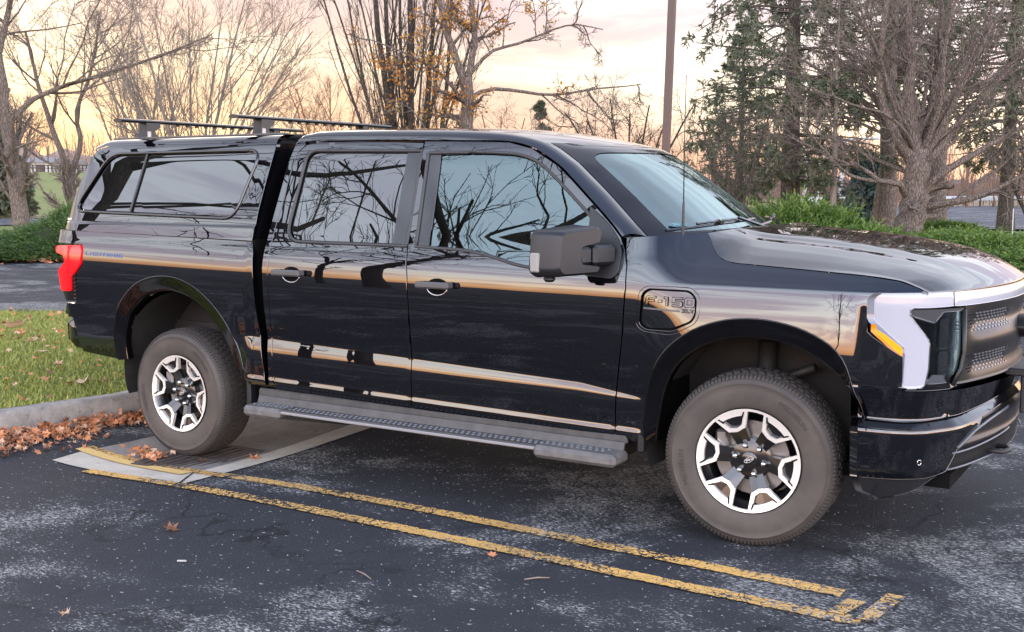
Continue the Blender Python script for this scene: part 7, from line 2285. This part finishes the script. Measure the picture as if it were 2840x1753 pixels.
# ------------------------------------------------------------------ posts, street light, guardrail
x, y = at(1578, 17.5)
e = empty('lamp_post', (x, y, 0.0), 0.35); tag(e, 'tall square brown lamp post rising behind the windshield', 'lamp post')
m = MB(); m.box((0, 0, 5.0), (0.11, 0.11, 9.4), bev=0.006); m.build('pole', M_pole, e)
m = MB(); m.box((0, 0, 0.15), (0.5, 0.5, 0.3), bev=0.02); m.build('base', M_kerb, e)
m = MB(); m.box((0, 0.4, 9.75), (0.4, 1.0, 0.14), bev=0.03); m.build('lamp_head', M_pole, e)
e.rotation_euler = (0, 0, 0.2)
lean = Matrix.Rotation(rad(1.6), 3, Vector((float(_fw[0]), float(_fw[1]), 0)).normalized())
e.rotation_euler = (lean @ Matrix.Rotation(0.2, 3, 'Z')).to_euler()
x, y = at(1999, 80); e = empty('street_light', (x, y, zt(x, y))); tag(e, 'white steel street light with a short arm beyond the street', 'street light')
m = MB(); m.tube([(0, 0, -.2), L3(0.12, 2), L3(.28, 4.55)], [0.15, 0.13, 0.10], 8); m.tube([L3(.28, 4.5), L3(.9, 4.62), L3(1.9, 4.66)], [0.08, 0.07, 0.06], 6); m.build('pole', M_polelt, e, smooth=True)
m = MB(); c = np.array(L3(2.1, 4.62)); m.box(c, (0.9, 0.35, 0.14), bev=0.04); m.build('lamp_head', M_polelt, e)
for (pa, pb, Da, Db, lab) in ((1860, 2030, 74, 77, 'steel guardrail left of the blue spruce'), (2170, 2560, 82, 88, 'steel guardrail right of the maple beyond the street')):
    o = at(pa, Da); e = empty('guardrail', (*o, 0)); tag(e, lab, 'guardrail'); n_ = 12; P = []
    for i in range(n_ + 1):
        t = i / n_; x, y = at(pa + (pb - pa) * t, Da + (Db - Da) * t); P.append((x - o[0], y - o[1], zt(x, y)))
    P = np.array(P); V = []; prof = [(0, .45), (.06, .52), (0, .60), (.06, .68), (0, .78)]
    for p in P:
        for a, b in prof: V.append(p + np.array([-_fw[0] * a, -_fw[1] * a, b]))
    Fq = np.array([[i * 5 + k, (i + 1) * 5 + k, (i + 1) * 5 + k + 1, i * 5 + k + 1] for i in range(n_) for k in range(4)])
    mesh_np('rail', V, Fq, M_polelt, e)
    for p in P: m = MB(); m.box(p + np.array([0, 0, .3]), (0.12, 0.12, .8)); m.build('post', M_bark_dark, e)
x, y = at(2412, 30); m = MB(); m.tube([(0, 0, -.1), L3(0.0, 0.75)], 0.012, 5); o = m.build('marker_stake', mat('white_stake', (0.6, 0.6, 0.6), 0.7)); o.location = (x, y, zt(x, y)); tag(o, 'thin white marker stake standing in the right lawn', 'stake')

# ------------------------------------------------------------------ what stands behind the camera and shows in the paint and glass
tr1 = tree('bare_tree', (-9.3, -6.6, 0.0), RG, M_bark_dark, M_twig_dark, 'large bare tree left of the picture, mirrored in the window of the truck cap', seed=81, trunk=[
    ([(0, 0, -.2), (0.1, 0.1, 3.0), (0.0, 0.2, 6.0), (-.2, .3, 9.0), (-.3, .3, 13)], 0.42, 0.16), ([(.05, .2, 5.0), (.9, -.9, 5.9), (1.6, -2.0, 6.1), (2.6, -3.4, 6.9), (3.4, -5, 7.4)], .12, .03), ([(0, .2, 5.6), (-.8, 1.1, 6.4), (-1.8, 2.2, 6.8), (-2.4, 3.2, 7.8)], .12, .03),
    ([(0, .2, 6.2), (1.0, -.5, 7.2), (1.9, -1.6, 7.6), (3.0, -2.8, 8.8)], .10, .02), ([(.05, .2, 4.4), (1.0, -1.3, 4.8), (1.8, -2.6, 5.6), (2.4, -4.2, 5.8)], .08, .02), ([(-.1, .2, 7.0), (.6, -.9, 8.4), (1.4, -1.6, 10)], .09, .02), ([(-.1, .2, 7.2), (-1.0, .9, 8.6), (-1.6, 1.6, 10.4)], .09, .02)])
tr2 = tree('bare_tree', (-9.6, -15.2, 0), FG, M_bark_dark, M_twig_dark, 'tall bare tree left of the viewer, mirrored in the front door glass', seed=84, trunk=[
    ([(0, 0, -.2), (-0.1, 0.1, 4.0), (0.1, 0, 8.0), (0.2, 0.1, 10.9)], 0.26, 0.16), ([(.2, 0.1, 10.7), (-.5, .9, 11.8), (-1.2, 1.9, 13.4), (-1.6, 2.6, 16)], .12, .03), ([(.2, 0.1, 10.7), (0.8, -.8, 11.9), (1.6, -1.9, 13.2), (2.6, -3, 16)], .13, .03), ([(.1, 0, 10.2), (1.2, -1.4, 11.0), (2.2, -2.8, 12.2), (3.0, -4.6, 13.4)], .08, .02), ([(.1, 0, 10.0), (-1.4, 1.6, 11.2), (-2.8, 3.0, 12.0)], .08, .02)])
tr3 = tree('bare_tree', (-0.5, -34.0, 0), [dict(n=6, ang=30, lr=0.4, rr=0.5, s0=0.3, seg=5, w=0.1, trop=0.06, rmin=.02), dict(n=5, ang=32, lr=0.5, rr=0.5, seg=4, w=0.12, trop=0.05, rmin=.012), dict(n=4, ang=32, lr=0.5, rr=0.5, seg=3, w=0.12, trop=0.05, rmin=.009)], M_bark_dark, M_twig_dark, 'distant bare tree behind the viewer, mirrored low in the doors', seed=86, trunk=[([(0, 0, -.2), (0, 0, 1.5), (.1, 0, 3.2), (0, 0, 5.2)], 0.17, 0.13)] + fan(6, 5.5, 14, 0.09, 30, 0.6, base=5.0))
tr6 = copy_tree(tr3); tr6.location = (-11.6, -15.6, 0); tr6.rotation_euler = (0, 0, 0.9); tr6.scale = (0.75, 0.75, 1.0); tr6['label'] = 'fine twigged bare tree left of the picture, mirrored in the rear door glass'
